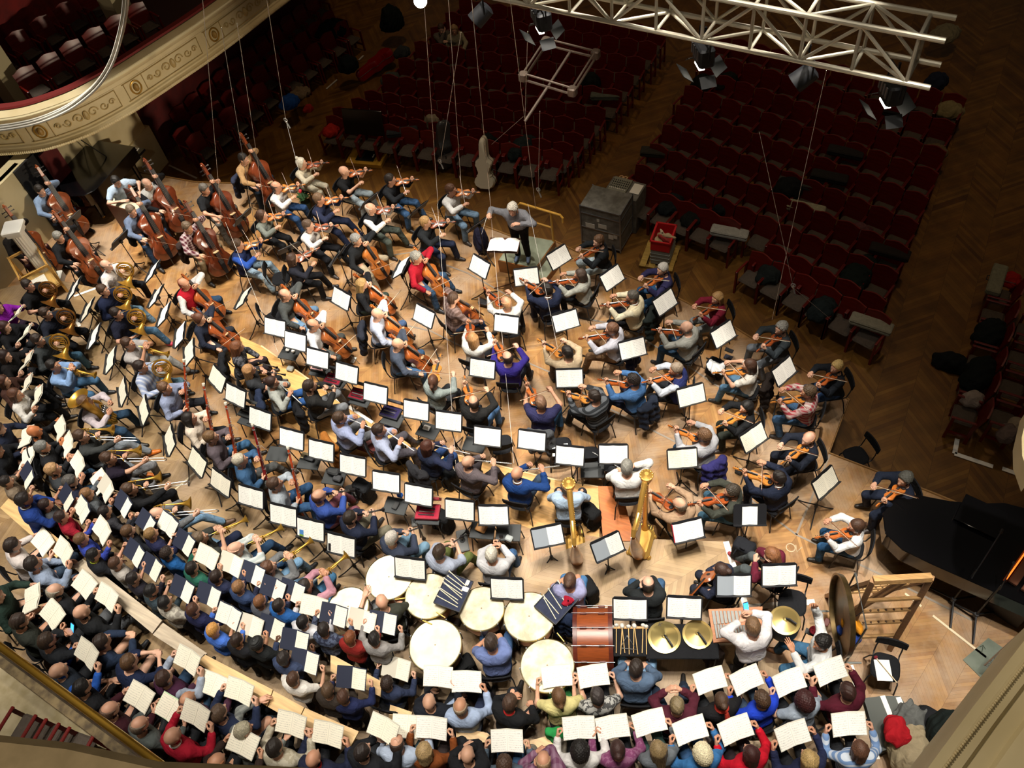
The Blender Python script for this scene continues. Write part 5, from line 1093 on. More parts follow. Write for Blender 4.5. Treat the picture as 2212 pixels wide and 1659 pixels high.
for ln in PEOPLE.strip().split('\n'):
    if ln[0]=='#': continue
    pxy,pose,shs,tr,hr,clo,where,opt=(ln.split('|')+[''])[:8]; px_,py_=map(float,pxy.split()); op=opt.split(); kv=dict(t.split('=') for t in op if '=' in t)
    stand_='S' in op; young='y' in op; fem='f' in op; z0=float(kv.get('z',0)); 
    if 'hall' in op: z0=HZ
    s=.80 if young else (.95 if fem else 1.0); s*=1+.03*(random.random()-.5)
    seat=.67 if pose=='db' else .46
    hz=z0+(1.60 if stand_ else 1.20+seat-.46)*s
    hp=at(px_,py_,hz)
    if 'h' in kv: rz=azi(px_,py_,float(kv['h']),hz)
    else: d=CONP-hp; rz=math.atan2(d[1],d[0])+.16*(random.random()-.5)
    if pose in('ch','c1') and 'h' not in kv: rz+=.0
    shirt,sl,vest=matspec(shs); hk,hc_=(hr.split(':')+['40302a'])[:2]
    sk=kv.get('sk',random.choice(SKINS))
    po,fr=person(hp,rz,pose,stand_,s,shirt,M(tr,.9,kind='cloth'),hk,hc_,sk,M(kv.get('sh',random.choice(SHOES)),.5),sl,M(vest,.85,kind='cloth') if vest else None,res=.0225 if px_>0 else .028,belly=.03*random.random(),legs=float(kv['legs']) if 'legs' in kv else None,female=fem,seat=seat,turn=0. if pose in('co','tp','tb') else None)
    inst=kv.get('i',{'vn':'violin','va':'viola','vc':'cello','db':'double_bass','fl':'flute','ob':'oboe','bn':'bassoon','hn':'horn','tp':'trumpet','tb':'trombone','tu':'tuba','ch':'score','c1':'score','cb':'score'}.get(pose,'none'))
    act=ACT.get(pose,''); 
    if inst=='clarinet': act='playing clarinet'
    if inst=='oboe' and pose=='id': act='holding an oboe'
    who='person in '+clo; full=(who+' '+act).strip()
    tag(po,lab(full+', '+where,('person in '+short(clo)+' '+act).strip()+', '+where,'person in '+short(clo)+', '+where),'person','young singers' if young else 'choir' if pose in('ch','c1','cb','ra','wi') else 'orchestra' if 'hall' not in op else 'listeners')
    fr.update(who=who,where=where,pose=pose,z0=z0,px=(px_,py_)); FR.append(fr)
    fr['key']=who
    if 'acc' in kv:                                               # scarf or coloured collar
        cb_=MB(); nk0=fr['nb']; r_=.075 if kv['acc'] in('e04a3a','8fb4e4') else .066; t_=.026 if r_>.07 else .012
        cb_.path([nk0+(r_*math.cos(a),.006+r_*math.sin(a),.03-.02*math.sin(a)) for a in np.linspace(0,2*np.pi,17)[:-1]],t_,M(kv['acc'],.85,kind='cloth'),8,True)
        if r_>.07: cb_.path([nk0+(.03,-.08,.01),nk0+(.04,-.13,-.1),nk0+(.02,-.15,-.24)],[.03,.045,.035],M(kv['acc'],.85,kind='cloth'),8)
        cb_.build('scarf' if r_>.07 else 'collar',po)
    if ('white collar' in clo) or 'white shirt' in clo and vest:
        cb_=MB(); nk0=fr['nb']; cb_.path([nk0+(.064*math.cos(a),.006+.064*math.sin(a),.03-.02*math.sin(a)) for a in np.linspace(0,2*np.pi,17)[:-1]],.011,M('f2f2f0',.8),8,True); cb_.build('collar',po)
    TL,TR,hc,up=fr['TL'],fr['TR'],fr['hc'],np.array((0,0,fr['up'])); mouth=hc+fr['Rh']@np.array((0,.115,-.066)); tail=' of player in %s, %s'%(short(clo),where)
    if inst in('violin','viola'):
        o=proto(inst,lambda:strings(inst)); varn(o,random.choice(VCOL)); org=fr['nb']+(-.055,.075,.075); tgt=TL+np.array((.0,.085,.055)); y=tgt-org; zz=np.array((.35,0,1.)); local(o,fr,org,y,zz)
        tag(o,inst+tail,inst,'violins and violas'); y=y/np.linalg.norm(y); zz=frame_of(y,zz)[:,2]; br=org+y*.19+zz*.045
        b_=proto('violin_bow',lambda:bow('violin_bow')); hand=TR+np.array((-.02,.06,.02)); local(b_,fr,hand-(br-hand)/np.linalg.norm(br-hand)*.03,br-hand,-zz)
        tag(b_,'wooden bow'+tail,'bow','violin and viola bows')
    elif inst=='cello':
        o=proto('cello',lambda:strings('cello')); varn(o,random.choice(CCOL)); E=np.array((.06,.80,.0)); S=np.array((-.15,.03,1.30)); y=(S-E)/np.linalg.norm(S-E); zz=np.array((.05,.8,.55)); org=E+y*.34; local(o,fr,org,y,zz)
        tag(o,'cello'+tail,'cello','cellos'); zz=frame_of(y,zz)[:,2]; br=org+y*.27+zz*.16; hand=TR+np.array((-.02,.06,0)); b_=proto('cello_bow',lambda:bow('cello_bow')); local(b_,fr,hand,br-hand,-zz); tag(b_,'wooden bow'+tail,'bow','cello bows')
    elif inst=='double_bass':
        o=proto('double_bass',lambda:strings('double_bass')); varn(o,random.choice(['6a2e16','7a381c','5e2812','84421f'])); E=np.array((.04,.74,.0)); S=np.array((-.27,.12,1.86)); y=(S-E)/np.linalg.norm(S-E); zz=np.array((.1,.9,.3)); org=E+y*.2; local(o,fr,org,y,zz)
        tag(o,'double bass'+tail,'double bass','double basses'); zz=frame_of(y,zz)[:,2]; br=org+y*.42+zz*.24; hand=TR+np.array((-.02,.08,0)); b_=proto('bass_bow',lambda:bow('bass_bow')); local(b_,fr,hand,br-hand,-zz); tag(b_,'short bow'+tail,'bow','double bass bows')
    elif inst=='flute':
        o=proto('flute',flute); 
        if 'dark flute' in where: pass
        local(o,fr,mouth,(TR+np.array((0,.07,.03)))-mouth,(0,0,1)); tag(o,'flute'+tail,'flute','flutes')
    elif inst in('oboe','clarinet'):
        o=proto(inst,lambda:reed(inst)); y=(TR+TL)/2+np.array((0,.06,.0))-mouth if pose!='id' else np.array((.35,.35,.15))
        local(o,fr,mouth if pose!='id' else TR+(-.1,.0,.06),y,(0,.4,1)); tag(o,inst+tail,inst,'oboes and clarinets')
    elif inst=='bassoon':
        o=proto('bassoon',lambda:bassoon('7a1c18')); varn(o,'a8401c' if random.random()<.5 else '7a1a1a'); lo_=TR+(.05,.02,-.30); hi_=TL+(-.13,.12,.32); local(o,fr,lo_,hi_-lo_,(.3,.9,.3)); tag(o,'bassoon'+tail,'bassoon','bassoons')
    elif inst=='horn':
        mt=OLDBRASS if kv.get('im')=='o' else BRASS; o=proto('horn'+mt.name,lambda:horn(mt)); local(o,fr,np.array((-.10,.36,TL[2]+.02)),(-.85,-.4,-.3),(-.25,.15,1)); o.scale=(1.3,1.3,1.3); tag(o,'french horn'+tail,'french horn','french horns')
    elif inst=='trumpet':
        o=proto('trumpet'+('f' if 'flugel' in where else ''),lambda:trumpet(BRASS,'flugel' in where)); local(o,fr,mouth,(.02,1,-.06) if px_>300 else (.05,.9,-.3),(0,.1,1)); o.scale=(1.15,1.15,1.15); tag(o,('flugelhorn' if 'flugel' in where else 'brass trumpet')+tail,'trumpet','trumpets')
    elif inst=='trombone':
        o=proto('trombone',lambda:trombone(BRASS)); local(o,fr,mouth,(.06,1,-.28),(0,.2,1)); tag(o,'trombone'+tail,'trombone','trombones')
    elif inst=='tuba':
        o=proto('tuba',lambda:tuba(BRASS)); local(o,fr,np.array((-.02,.25,.44)),(.0,.95,.25),(-.05,-.15,1)); tag(o,'brass tuba'+tail,'tuba')
    elif inst=='mandolin':
        b_=MB(); w_=M('8a4a20',.3,kind='varnish'); b_.prism([(.12*math.cos(a)*(1+.1*math.sin(a)),.16*math.sin(a)) for a in np.linspace(0,2*np.pi,25)[:-1]],-.06,0,w_,inset=.03); b_.box((0,.33,-.012),(.035,.36,.022),w_); o=b_.build('mandolin'); q=MB(); q.box((0,.3,.004),(.03,.4,.006),EBONY); q.lathe([(.03,0),(.03,.004)],EBONY,n=16); q.build('fingerboard',o); h_=MB(); h_.box((0,.55,-.02),(.06,.12,.02),w_); h_.build('peg_head',o)
        local(o,fr,(.08,.3,.72),(-.9,.25,.3),(0,.6,.8)); tag(o,'brown mandolin'+tail,'mandolin')
    elif inst=='score':
        boy=young; cov=(COVER,PAPER2) if boy and random.random()<.75 else ((M('c9c4b6',.8),PAPER2) if px_<860 else (M('dcd8cc',.8),PAPER))
        if 'pale green' in where: cov=(M('b8d8b0',.8),PAPER2)
        single=young and random.random()<.7; key='score'+cov[0].name+cov[1].name+str(single); o=proto(key,lambda:score(cov,single)); mid=(TL+TR)/2 if pose!='c1' else np.array((.02,.38,TR[2]))
        ti=.62 if pose!='cb' else .35
        local(o,fr,mid+np.array((0,.09,.075 if pose!='cb' else .05)),(0,math.cos(ti),math.sin(ti)),(0,-math.sin(ti),math.cos(ti))); tag(o,'open score of singer in %s, %s'%(short(clo),where),'music score','choir scores')
    # what they sit on
    if not stand_ and 'hall' not in op:
        p3=fr['root'].copy(); p3[2]=z0
        if pose=='db': c_=proto('stool',stool); tag(c_,'black stool under player in %s, %s'%(short(clo),where),'stool','bass stools')
        else: c_=proto('chair',chair); tag(c_,'black chair under person in %s, %s'%(short(clo),where),'chair','occupied black chairs')
        c_.location=p3; c_.rotation_euler=(0,0,fr['rz'])
    fr['po']=po
def near(u,v): return min(FR,key=lambda f:(f['px'][0]-u)**2+(f['px'][1]-v)**2)
# ---------------------------------------------------------------- music stands: page pixel | reader's picture heading | sheets | floor | player beside it
STANDS='''868 577 -8 w 0|first cello desk
1036 575 40 w 0|left of the conductor's podium
1137 597 95 w 0|nearest below the podium
1207 555 140 w 0|right of the podium
1322 599 143 w 0|stage edge, second desk
1436 652 143 w 0|stage edge, third desk
1562 721 140 w 0|stage edge, fourth desk
1693 801 145 w 0|stage edge, last desk
1094 699 70 w 0|in front of the first violas
1222 692 114 w 0|behind the navy suit violist
1366 752 113 w 0|beside the lilac white shirt
1493 853 115 c 0|below the navy vest
1230 816 90 w 0|over the beige sweater
1042 795 70 w 0|below the white sweater violist
1627 944 137 c 0|between plaid shirt and navy jacket
1474 989 100 c 0|below the purple jacket
1486 1145 110 r 0|with a red folder
1620 1112 98 1 0|wide desk with one sheet
1782 1041 142 c 0|low corner beside the white seam
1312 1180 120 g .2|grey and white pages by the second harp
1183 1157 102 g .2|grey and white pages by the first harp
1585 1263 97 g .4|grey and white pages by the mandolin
1683 1241 101 w .4|beside the maroon sweater
1361 1314 90 w .4|over the mallet table
1478 1311 91 w .4|over the cymbals
1095 1270 84 w .4|over the third kettledrum
886 1226 75 w .4|over the first kettledrum
899 885 68 w 0|row behind the violas, first
969 909 72 w 0|row behind the violas, second
1053 942 75 w 0|row behind the violas, third
1149 950 76 w 0|row behind the violas, fourth
1231 983 80 w 0|row behind the violas, fifth
1325 980 90 w 0|row behind the violas, last
594 706 57 w 0|oboe row, first
638 736 57 w 0|oboe row, second
686 773 58 w 0|oboe row, third
749 805 58 w 0|oboe row, fourth
811 849 62 w 0|oboe row, fifth
509 853 48 w .2|bassoon row, first
562 903 54 w .2|bassoon row, second
630 947 60 w .2|bassoon row, third
694 972 63 w .2|bassoon row, fourth
762 1004 66 w .2|bassoon row, fifth
834 1040 70 w .2|bassoon row, sixth
904 1068 70 w .2|bassoon row, seventh
993 1100 76 w .2|bassoon row, eighth
1066 1112 85 w .2|bassoon row, last
368 950 22 c .4|trumpet row, first
427 997 37 c .4|trumpet row, second
477 1041 45 c .4|trumpet row, third
542 1072 60 w .4|trumpet row, fourth
612 1112 64 w .4|trumpet row, fifth
671 1142 65 b .4|trumpet row, with a blue postcard
737 1176 66 k .4|trumpet row, with a dark phone
162 622 4 w .4|back horn row, first
190 668 4 c .4|back horn row, second
205 725 8 w .4|back horn row, third
240 777 12 c .4|back horn row, fourth
266 845 20 c .4|in front of the tuba
312 885 22 c .4|in front of the first trombone
331 585 0 w .2|front horn row, first
338 639 0 w .2|front horn row, second
355 678 5 w .2|front horn row, third
390 722 10 w .3|front horn row, fourth
410 760 15 c .3|front horn row, fifth
470 817 35 c .2|in front of the contrabassoon
527 643 -5 c 0|beside the red vest cellist
737 644 42 w 0|beside the grey shirt cellist
916 682 45 w 0|in front of the brown checked shirt
730 552 -14 w 0|edge on, first violins
1034 484 -36 w 0|edge on, leader's desk
904 452 -30 c 0|edge on, stage front
797 434 -28 c 0|edge on, behind the black vest
525 468 -25 c 0|front bass desk
157 474 -20 c 0|bass desk by the wall
258 518 -20 c 0|middle bass desk
624 536 -60 c 0|dark back seen, beside the black top'''
stands=[]
for ln in STANDS.split('\n'):
    a,where=ln.split('|'); u,v,h,kind,z0=a.split(); u,v,h,z0=float(u),float(v),float(h),float(z0)
    hh=1.0+.06*random.random(); k=('st%.2f'%hh)[:5]
    tl=.62 if h>38 else .74 if h>18 else .88 if h>-10 else .6
    key=('stand',tl); H=1.04
    def mk(): 
        o,R=stand(tl,H); return o
    o=proto(key,mk); cc=at(u,v,z0+H); rz=azi(u,v,h,z0+H)
    o.location=(cc[0],cc[1],z0); o.rotation_euler=(0,0,rz-math.pi/2); tag(o,'black music stand, '+where,'music stand','music stands')
    c,s=math.cos(tl),math.sin(tl); R=np.stack([np.array((1,0,0)),np.array((0,s,c)),np.array((0,-c,s))],1)
    def mks():
        bb=sheets(kind,R.copy(),0); ob=bb.build('sheet_music',smooth=0)
        me=ob.data; V=np.empty(len(me.vertices)*3); me.vertices.foreach_get('co',V); me.vertices.foreach_set('co',(V.reshape(-1,3)@R).ravel()); return ob     # flat in its own frame
    ob=proto(('sheet',kind,tl),mks); RZ=np.array(Matrix.Rotation(rz-math.pi/2,3,'Z')); m=np.eye(4); m[:3,:3]=RZ@R; m[:3,3]=(cc[0],cc[1],z0+H); ob.matrix_world=Matrix(m.tolist())
    tag(ob,'open sheet music on the stand, '+where,'sheet music','sheet music on stands'); stands.append((u,v))
# conductor's desk, podium and rail
o=empty('conductor_desk'); cc=at(1088,527,1.32); o.location=(cc[0],cc[1],0); rz=azi(1088,527,258,1.3); o.rotation_euler=(0,0,rz-math.pi/2); tag(o,"conductor's wooden desk on a thin pole before the podium",'music stand')
for i in range(3): a=i*2.1; l=MB(); l.path([(0,0,.16),(.36*math.cos(a),.36*math.sin(a),.01)],.012,M('4a2a16',.5),6); l.build('leg',o)
p_=MB(); p_.tube((0,0,.1),(0,0,1.27),.013,DARKMET); p_.build('pole',o); d_=MB(); d_.box((0,0,1.28),(.62,.42,.02),M('4a2a16',.5),bev=.005); d_.build('desk',o)
b_=sheets('w',np.eye(3),0,.6,.42); ob=b_.build('sheet_music',smooth=0); ob.location=(cc[0],cc[1],1.3); ob.rotation_euler=(.12,0,rz-math.pi/2); ob.location=ob.location+Vector((0,0,.0)); ob.data.transform(Matrix.Translation((0,-.04,0))); tag(ob,"large open white score on the conductor's desk",'sheet music')
pd=empty('podium',label='wooden podium with a worn green top under the conductor',cat='podium'); GRN=M('8a917c',.7,kind='mottled',col2='7a806c'); PW=M('8a5a2c',.45,kind='wood')
q=px([(1075,562),(1157,580),(1200,520),(1115,503)],.35); sd=poly_slab('platform',q,0,.34,PW,None); sd.parent=pd; t_=poly_slab('platform_top',[(p-np.mean(q,0))*.96+np.mean(q,0) for p in q],.34,.35,GRN,None); t_.parent=pd
q2=px([(1160,583),(1170,615),(1207,565),(1202,523)],.18); a_=poly_slab('step',q2,0,.17,PW,None); a_.parent=pd; a_=poly_slab('step_top',[(p-np.mean(q2,0))*.94+np.mean(q2,0) for p in q2],.17,.18,GRN,None); a_.parent=pd
rl=MB(); YL=M('c8963c',.4); A_,B_=at(1196,524,.3),at(1129,503,.3); u_=(A_-B_)/np.linalg.norm(A_-B_); h9=np.array((0,0,.86))
rl.path([B_,B_+h9*.93,B_+h9+u_*.04,A_+h9+u_*.22,A_+h9*.93+u_*.27,A_+h9*.78+u_*.27],.026,YL,10); rl.tube(A_,A_+h9,.026,YL); rl.tube(B_+h9*.5,A_+h9*.5,.02,YL)
tag(rl.build('podium_rail'),'yellow tube guard rail behind the conductor','rail')
f=near(1107,452); bt=MB(); bt.path([(0,0,0),(0,.06,0),(0,.38,0)],[.009,.004,.0015],M('f0ece0',.5),6); o=bt.build('baton'); local(o,f,f['TR']+np.array((.03,.05,.0)),(.25,.6,-.75),(0,.5,1)); tag(o,"thin white baton in the conductor's hand",'baton')
f=near(1626,1353); ph=MB(); ph.box((0,0,0),(.075,.15,.01),BLACK,bev=.004); o=ph.build('phone'); s_=MB(); s_.box((0,0,.0062),(.066,.132,.001),M('3aa0ff',.4,kind='emit',sc=1.2)); s_.build('screen',o); local(o,f,f['TR']+np.array((-.06,.08,.06)),(0,.5,.85),(0,-.85,.5)); tag(o,'phone with a bright blue screen held in white shirted hand','phone')
f=near(102,1384); o=copy_tree(o); local(o,f,f['TR']+np.array((-.05,.08,.05)),(0,.6,.8),(0,-.8,.6)); tag(o,'small phone held by the person in black above the gold rail','phone')
# ---------------------------------------------------------------- percussion
SKIN1=M('f1ead2',.6,kind='mottled',col2='e6dcba',sc=1.2); SKIN2=M('e9e0c2',.6,kind='mottled',col2='b4aa8e',sc=1.6)
for u,v,w,hd,la in((840,1246,101,SKIN1,'largest white kettledrum under the open music stand'),(752,1310,87,SKIN1,'white kettledrum farthest left beside the boys'),(925,1287,101,SKIN2,'cream kettledrum behind the mallet tray with notes'),(940,1393,113,SKIN1,'white kettledrum beside the black bags'),(1040,1314,98,SKIN2,'stained kettledrum in the middle, smallest of six'),(1143,1331,110,SKIN2,'cream kettledrum under the grey mallet tray'),(1182,1437,116,SKIN2,'stained kettledrum partly under a score')):
    c=at(u,v,.4+.845); d=np.linalg.norm(at(u-w/2,v,1.245)-at(u+w/2,v,1.245)); o=timpano(d,hd); o.location=(c[0],c[1],.4); o.rotation_euler=(0,0,random.random()*6); tag(o,la,'kettledrum','kettledrums')
    if u==840: pass
def mallet(L=.36,col='e8dcc0',head='efe9dc',r=.017,name='mallet'):
    b=MB(); b.tube((0,0,0),(0,L,0),.0065,M(col,.5),n=6); o=b.build(name); h=MB(); h.ball((0,L,0),(r,r*.8,r),M(head,.9,kind='cloth'),10,6); h.build('mallet_head',o); return o
def tray(u,v,h,z,la,n,grp):
    c=at(u,v,z); rz=azi(u,v,h,z)-math.pi/2; o=empty('mallet_tray',c,rz,la,'tray'); t=MB(); t.box((0,0,0),(.5,.42,.02),M('3a4058',.8,kind='cloth'),bev=.006); t.build('tray_top',o); e=MB()
    for x in(-.25,.25): e.box((x,0,.012),(.01,.42,.03),BLACK)
    for y in(-.21,.21): e.box((0,y,.012),(.5,.01,.03),BLACK)
    e.build('tray_edge',o); p=MB(); p.tube((0,0,-.01),(0,0,.41-z),.014,DARKMET); p.build('pole',o)
    for i in range(3): a=i*2.1; l=MB(); l.path([(0,0,.41-z+.2),(.3*math.cos(a),.3*math.sin(a),.41-z)],.011,BLACK,6); l.build('leg',o)
    for i in range(n):
        m_=proto('mallet',mallet); q=Matrix.Translation(c)@Matrix.Rotation(rz,4,'Z')@Matrix.Translation((-.19+.34*i/max(1,n-1),-.16+.02*(i%3),.025))@Matrix.Rotation(random.uniform(-.12,.12)-.25,4,'Z'); m_.matrix_world=q; tag(m_,'thin wooden mallet lying in the %s'%la,'mallet',grp)
    return c,rz
c_,r_=tray(980,1280,160,1.35,'dark blue mallet tray between two kettledrums',8,'mallets in the tray with notes'); 
for x,y,w,h,m_,nm,la in((.1,-.14,.09,.06,SILVER,'note_card','silver box in the blue mallet tray'),(.0,-.15,.07,.1,M('f2f0ea',.7),'note_card','white card in the blue mallet tray')):
    b=MB(); b.box((0,0,.01),(w,h,.02),m_,bev=.004); o=b.build('small_box'); o.matrix_world=Matrix.Translation(c_)@Matrix.Rotation(r_,4,'Z')@Matrix.Translation((x+.1,y,.012)); tag(o,la,'box')
c_,r_=tray(1202,1303,140,1.3,'grey blue mallet tray over the right kettledrum',5,'mallets in the grey tray'); b=heap(M('b01a34',.9,kind='cloth'),(.09,.06,.04),3); o=b.build('red_cloth'); o.matrix_world=Matrix.Translation(c_)@Matrix.Rotation(r_,4,'Z')@Matrix.Translation((.15,-.1,.01)); tag(o,'folded red cloth in the grey mallet tray','cloth')
# bass drum on its frame: axis horizontal
bw=M('8a4420',.35,kind='wood',sc=2); hoopw=M('5a2418',.4,kind='wood'); o=empty('bass_drum'); c=at(1282,1380,1.0); o.location=(c[0],c[1],.4); o.rotation_euler=(0,0,azi(1282,1380,0,1.0)); tag(o,'reddish wooden bass drum lying on a black frame','bass drum')
Rx=np.array([[0,0,1],[0,1,0],[-1,0,0]]); s_=MB(); s_.lathe([(.44,-.24),(.44,.24)],bw,c=(0,0,.58),R=Rx,n=48,cap=False); s_.build('shell',o)
for x in(-.25,.25): h=MB(); h.lathe([(.445,-.03),(.465,-.03),(.465,.03),(.445,.03)],hoopw,c=(x,0,.58),R=Rx,n=48); h.build('hoop',o); h=MB(); h.lathe([(.001,0),(.44,0)],SKIN1,c=(x*1.02,0,.58),R=Rx,n=48,cap=False); h.build('drumhead',o)
for i in range(12):
    a=i*math.pi/6; y,z=.475*math.cos(a),.58+.475*math.sin(a); t=MB(); t.tube((-.3,y,z),(.3,y,z),.005,STEEL,n=6); t.box((-.13,y*.975,.58+(z-.58)*.975),(.1,.03,.03),hoopw,bev=.008); t.box((.13,y*.975,.58+(z-.58)*.975),(.1,.03,.03),hoopw,bev=.008); t.build('tension_rod',o)
h=MB(); h.ball((0,0,1.023),(.012,.012,.004),BLACK,8,4); h.build('air_hole',o); fr_=MB()
for y in(-.4,.4): fr_.box((0,y,.2),(.5,.05,.05),BLACK); fr_.box((-.28,y,.22),(.04,.04,.44),BLACK); fr_.box((.28,y,.22),(.04,.04,.44),BLACK)
fr_.box((0,0,.05),(.6,.9,.04),BLACK); fr_.build('frame',o)
# mallet table
c=at(1358,1385,1.2); rz=azi(1358,1385,0,1.2); o=empty('mallet_table',(c[0],c[1],.4),rz,'black cloth topped table with soft mallets and a triangle','table'); t=MB(); t.box((0,0,.78),(.56,.42,.03),BLKCLOTH,bev=.01); t.build('table_top',o); t=MB(); t.box((0,.19,.805),(.56,.03,.03),M('b98a50',.5,kind='wood')); t.build('rack_bar',o)
for x in(-.25,.25):
    for y in(-.18,.18): l=MB(); l.tube((x,y,.77),(x,y,0),.012,BLACK); l.build('leg',o)
def soft(): return mallet(.4,'c09a5c','f2efe6',.034,'soft_mallet')
for i in range(9):
    m_=proto('softm',soft); m_.matrix_world=Matrix.Translation((c[0],c[1],1.235))@Matrix.Rotation(rz,4,'Z')@Matrix.Translation((-.24+.06*i,-.2+.02*(i%2),.0))@Matrix.Rotation(random.uniform(-.1,.15),4,'Z'); tag(m_,'mallet with a round white felt head on the black table','mallet','soft white mallets on the black table')
tr=MB(); tr.path([(-.1,-.12,0),(.1,-.14,0),(-.02,.06,0),(-.1,-.08,0)],.006,SILVER,8); o=tr.build('triangle'); o.location=(c[0],c[1],1.262); o.rotation_euler=(0,0,rz); tag(o,'steel triangle lying on the black mallet table','triangle')
# cymbals
def cymbal(d,mat): 
    r=d/2; b=MB(); b.lathe([(r,0),(r*.6,.02),(r*.22,.032),(r*.2,.05),(r*.1,.066),(.001,.07)],mat,n=48,cap=False); b.lathe([(r,-.003),(.001,.065)],mat,n=48,cap=False); return b
CYB=M('cdb878',.28,.9,kind='plain'); CYB2=M('c9b070',.32,.85)
for u,v,w,la,m_ in((1435,1376,72,'bright hammered brass cymbal on the black table',CYB),(1507,1370,66,'plain brass cymbal with a dark strap on the black table',CYB2)):
    z=1.22; c=at(u,v,z); d=np.linalg.norm(at(u-w/2,v,z)-at(u+w/2,v,z)); o=cymbal(d,m_).build('cymbal'); o.location=c; s_=MB(); s_.path([(0,0,.07),(.03,-.02,.09),(.1,-.06,.075),(.16,-.1,.05)],.014,BLACK,6); s_.build('strap',o); tag(o,la,'cymbal','cymbals')
    cu=bpy.data.curves.new('emblem','FONT'); cu.body='K'; cu.size=.09; cu.extrude=.0015; cu.materials.append(M('3a3020',.6)); t_=bpy.data.objects.new('emblem_text',cu); COL.objects.link(t_); bpy.context.view_layer.update(); me_=bpy.data.meshes.new_from_object(t_.evaluated_get(bpy.context.evaluated_depsgraph_get())); bpy.data.objects.remove(t_); e_=newobj('emblem',me_,o); e_.location=(.10,-.09,.022) if u>1450 else (-.14,.11,.02); e_.rotation_euler=(-.12,0,azi(u,v,20 if u>1450 else -20,z))
c=at(1472,1385,1.18); o=empty('cymbal_table',(c[0],c[1],.4),azi(1472,1385,0,1.18),'black table under two brass cymbals','table'); t=MB(); t.box((0,0,.77),(1.0,.5,.03),BLKCLOTH,bev=.01); t.build('table_top',o)
for x in(-.46,.46):
    for y in(-.22,.22): l=MB(); l.tube((x,y,.77),(x,y,0),.012,BLACK); l.build('leg',o)
z=1.4; c=at(1696,1340,z); d=np.linalg.norm(at(1662,1340,z)-at(1729,1340,z)); o=cymbal(d,CYB2).build('cymbal'); o.location=c; s_=MB(); s_.path([(0,0,.07),(.05,.0,.09),(.15,-.02,.07)],.016,BLACK,6); s_.build('strap',o); tag(o,'brass cymbal lying on a drum beside the gong','cymbal','cymbals')
o=empty('side_drum',(c[0],c[1],.4),0,'black drum on a stand under the brass cymbal','drum'); t=MB(); t.lathe([(d*.5,.72),(d*.52,.74),(d*.52,.97),(d*.5,.985)],BLACK,n=36); t.build('shell',o)
for i in range(3): a=i*2.1; l=MB(); l.path([(.1*math.cos(a),.1*math.sin(a),.72),(.3*math.cos(a),.3*math.sin(a),0)],.012,STEEL,6); l.build('leg',o)
# glockenspiel
c=at(1592,1347,1.25); rz=azi(1592,1347,3,1.25); o=empty('glockenspiel',(c[0],c[1],.4),rz,'glockenspiel with two rows of silver bars in a wooden case','glockenspiel'); gw=M('a9683a',.5,kind='wood'); k=MB(); k.prism([(-.36,-.24),(.3,-.24),(.4,.24),(-.36,.24)],.76,.82,gw); k.build('case',o)
for r,(y,n) in enumerate(((-.09,15),(.11,11))):
    for i in range(n): L=.2-.006*i; g=MB(); g.box((-.3+i*(.58/n),y,.835),(.58/n*.78,L,.012),M('6e706e',.45,.3),bev=.003); g.build('bar',o)
for x in(-.3,.3):
    for y in(-.18,.18): l=MB(); l.tube((x,y,.77),(x*1.1,y*1.1,0),.012,BLACK); l.build('leg',o)
# gong
base=at(1812,1425,.4); o=empty('gong',(base[0],base[1],.4),azi(1800,1400,100,.4)-math.pi/2,'large dark bronze gong hanging on edge in a steel frame','gong'); GB=M('6a5838',.35,.8,kind='mottled',col2='3c3222',sc=1.2); Ry=np.array([[0,0,1],[1,0,0],[0,1,0]])
g=MB(); g.lathe([(.001,.0),(.16,.015),(.2,.0),(.52,-.01),(.56,-.015),(.58,-.09),(.55,-.09),(.53,-.03),(.001,-.02)],GB,c=(0,.35,.82),R=Ry,n=64,cap=False); g.build('disc',o)
f_=MB(); WT=M('c9ccca',.4,.3); f_.path([(.08,-.05,0),(.08,-.05,1.40),(.08,.72,1.40),(.08,.72,0)],.014,M('5a5c5a',.4,.5),8); 
for y in(-.05,.72): f_.tube((-.25,y,.02),(.3,y,.02),.016,M('7e817e',.4,.5))
for y in(.15,.55): f_.tube((.06,y,1.48),(.0,y,1.3),.005,BLACK)
f_.build('frame',o)
for u,v,col,la in((1757,1362,'c03a4a','gong beater with a red head beside the person in white'),(1771,1360,'e8dcc0','gong beater with a cream head beside the person in white')):
    c=at(u,v,1.0); b=MB(); b.tube((0,0,-.38),(0,0,0),.012,M('8a5a2c',.5)); o=b.build('gong_beater'); h=MB(); h.lathe([(.03,-.01),(.06,.0),(.06,.07),(.03,.08)],M(col,.9,kind='cloth'),n=16); h.build('beater_head',o); o.location=c; o.rotation_euler=(.25,.1,0); tag(o,la,'beater','gong beaters'); s_=MB(); 
c=at(1764,1368,.95); o=empty('beater_rack',(c[0],c[1],.4),0,'thin black rack holding the gong beaters','rack'); t=MB(); t.box((0,0,.5),(.3,.08,.02),BLACK); t.build('shelf',o)
for x in(-.13,.13): l=MB(); l.tube((x,0,.5),(x,0,0),.01,BLACK); l.build('leg',o)
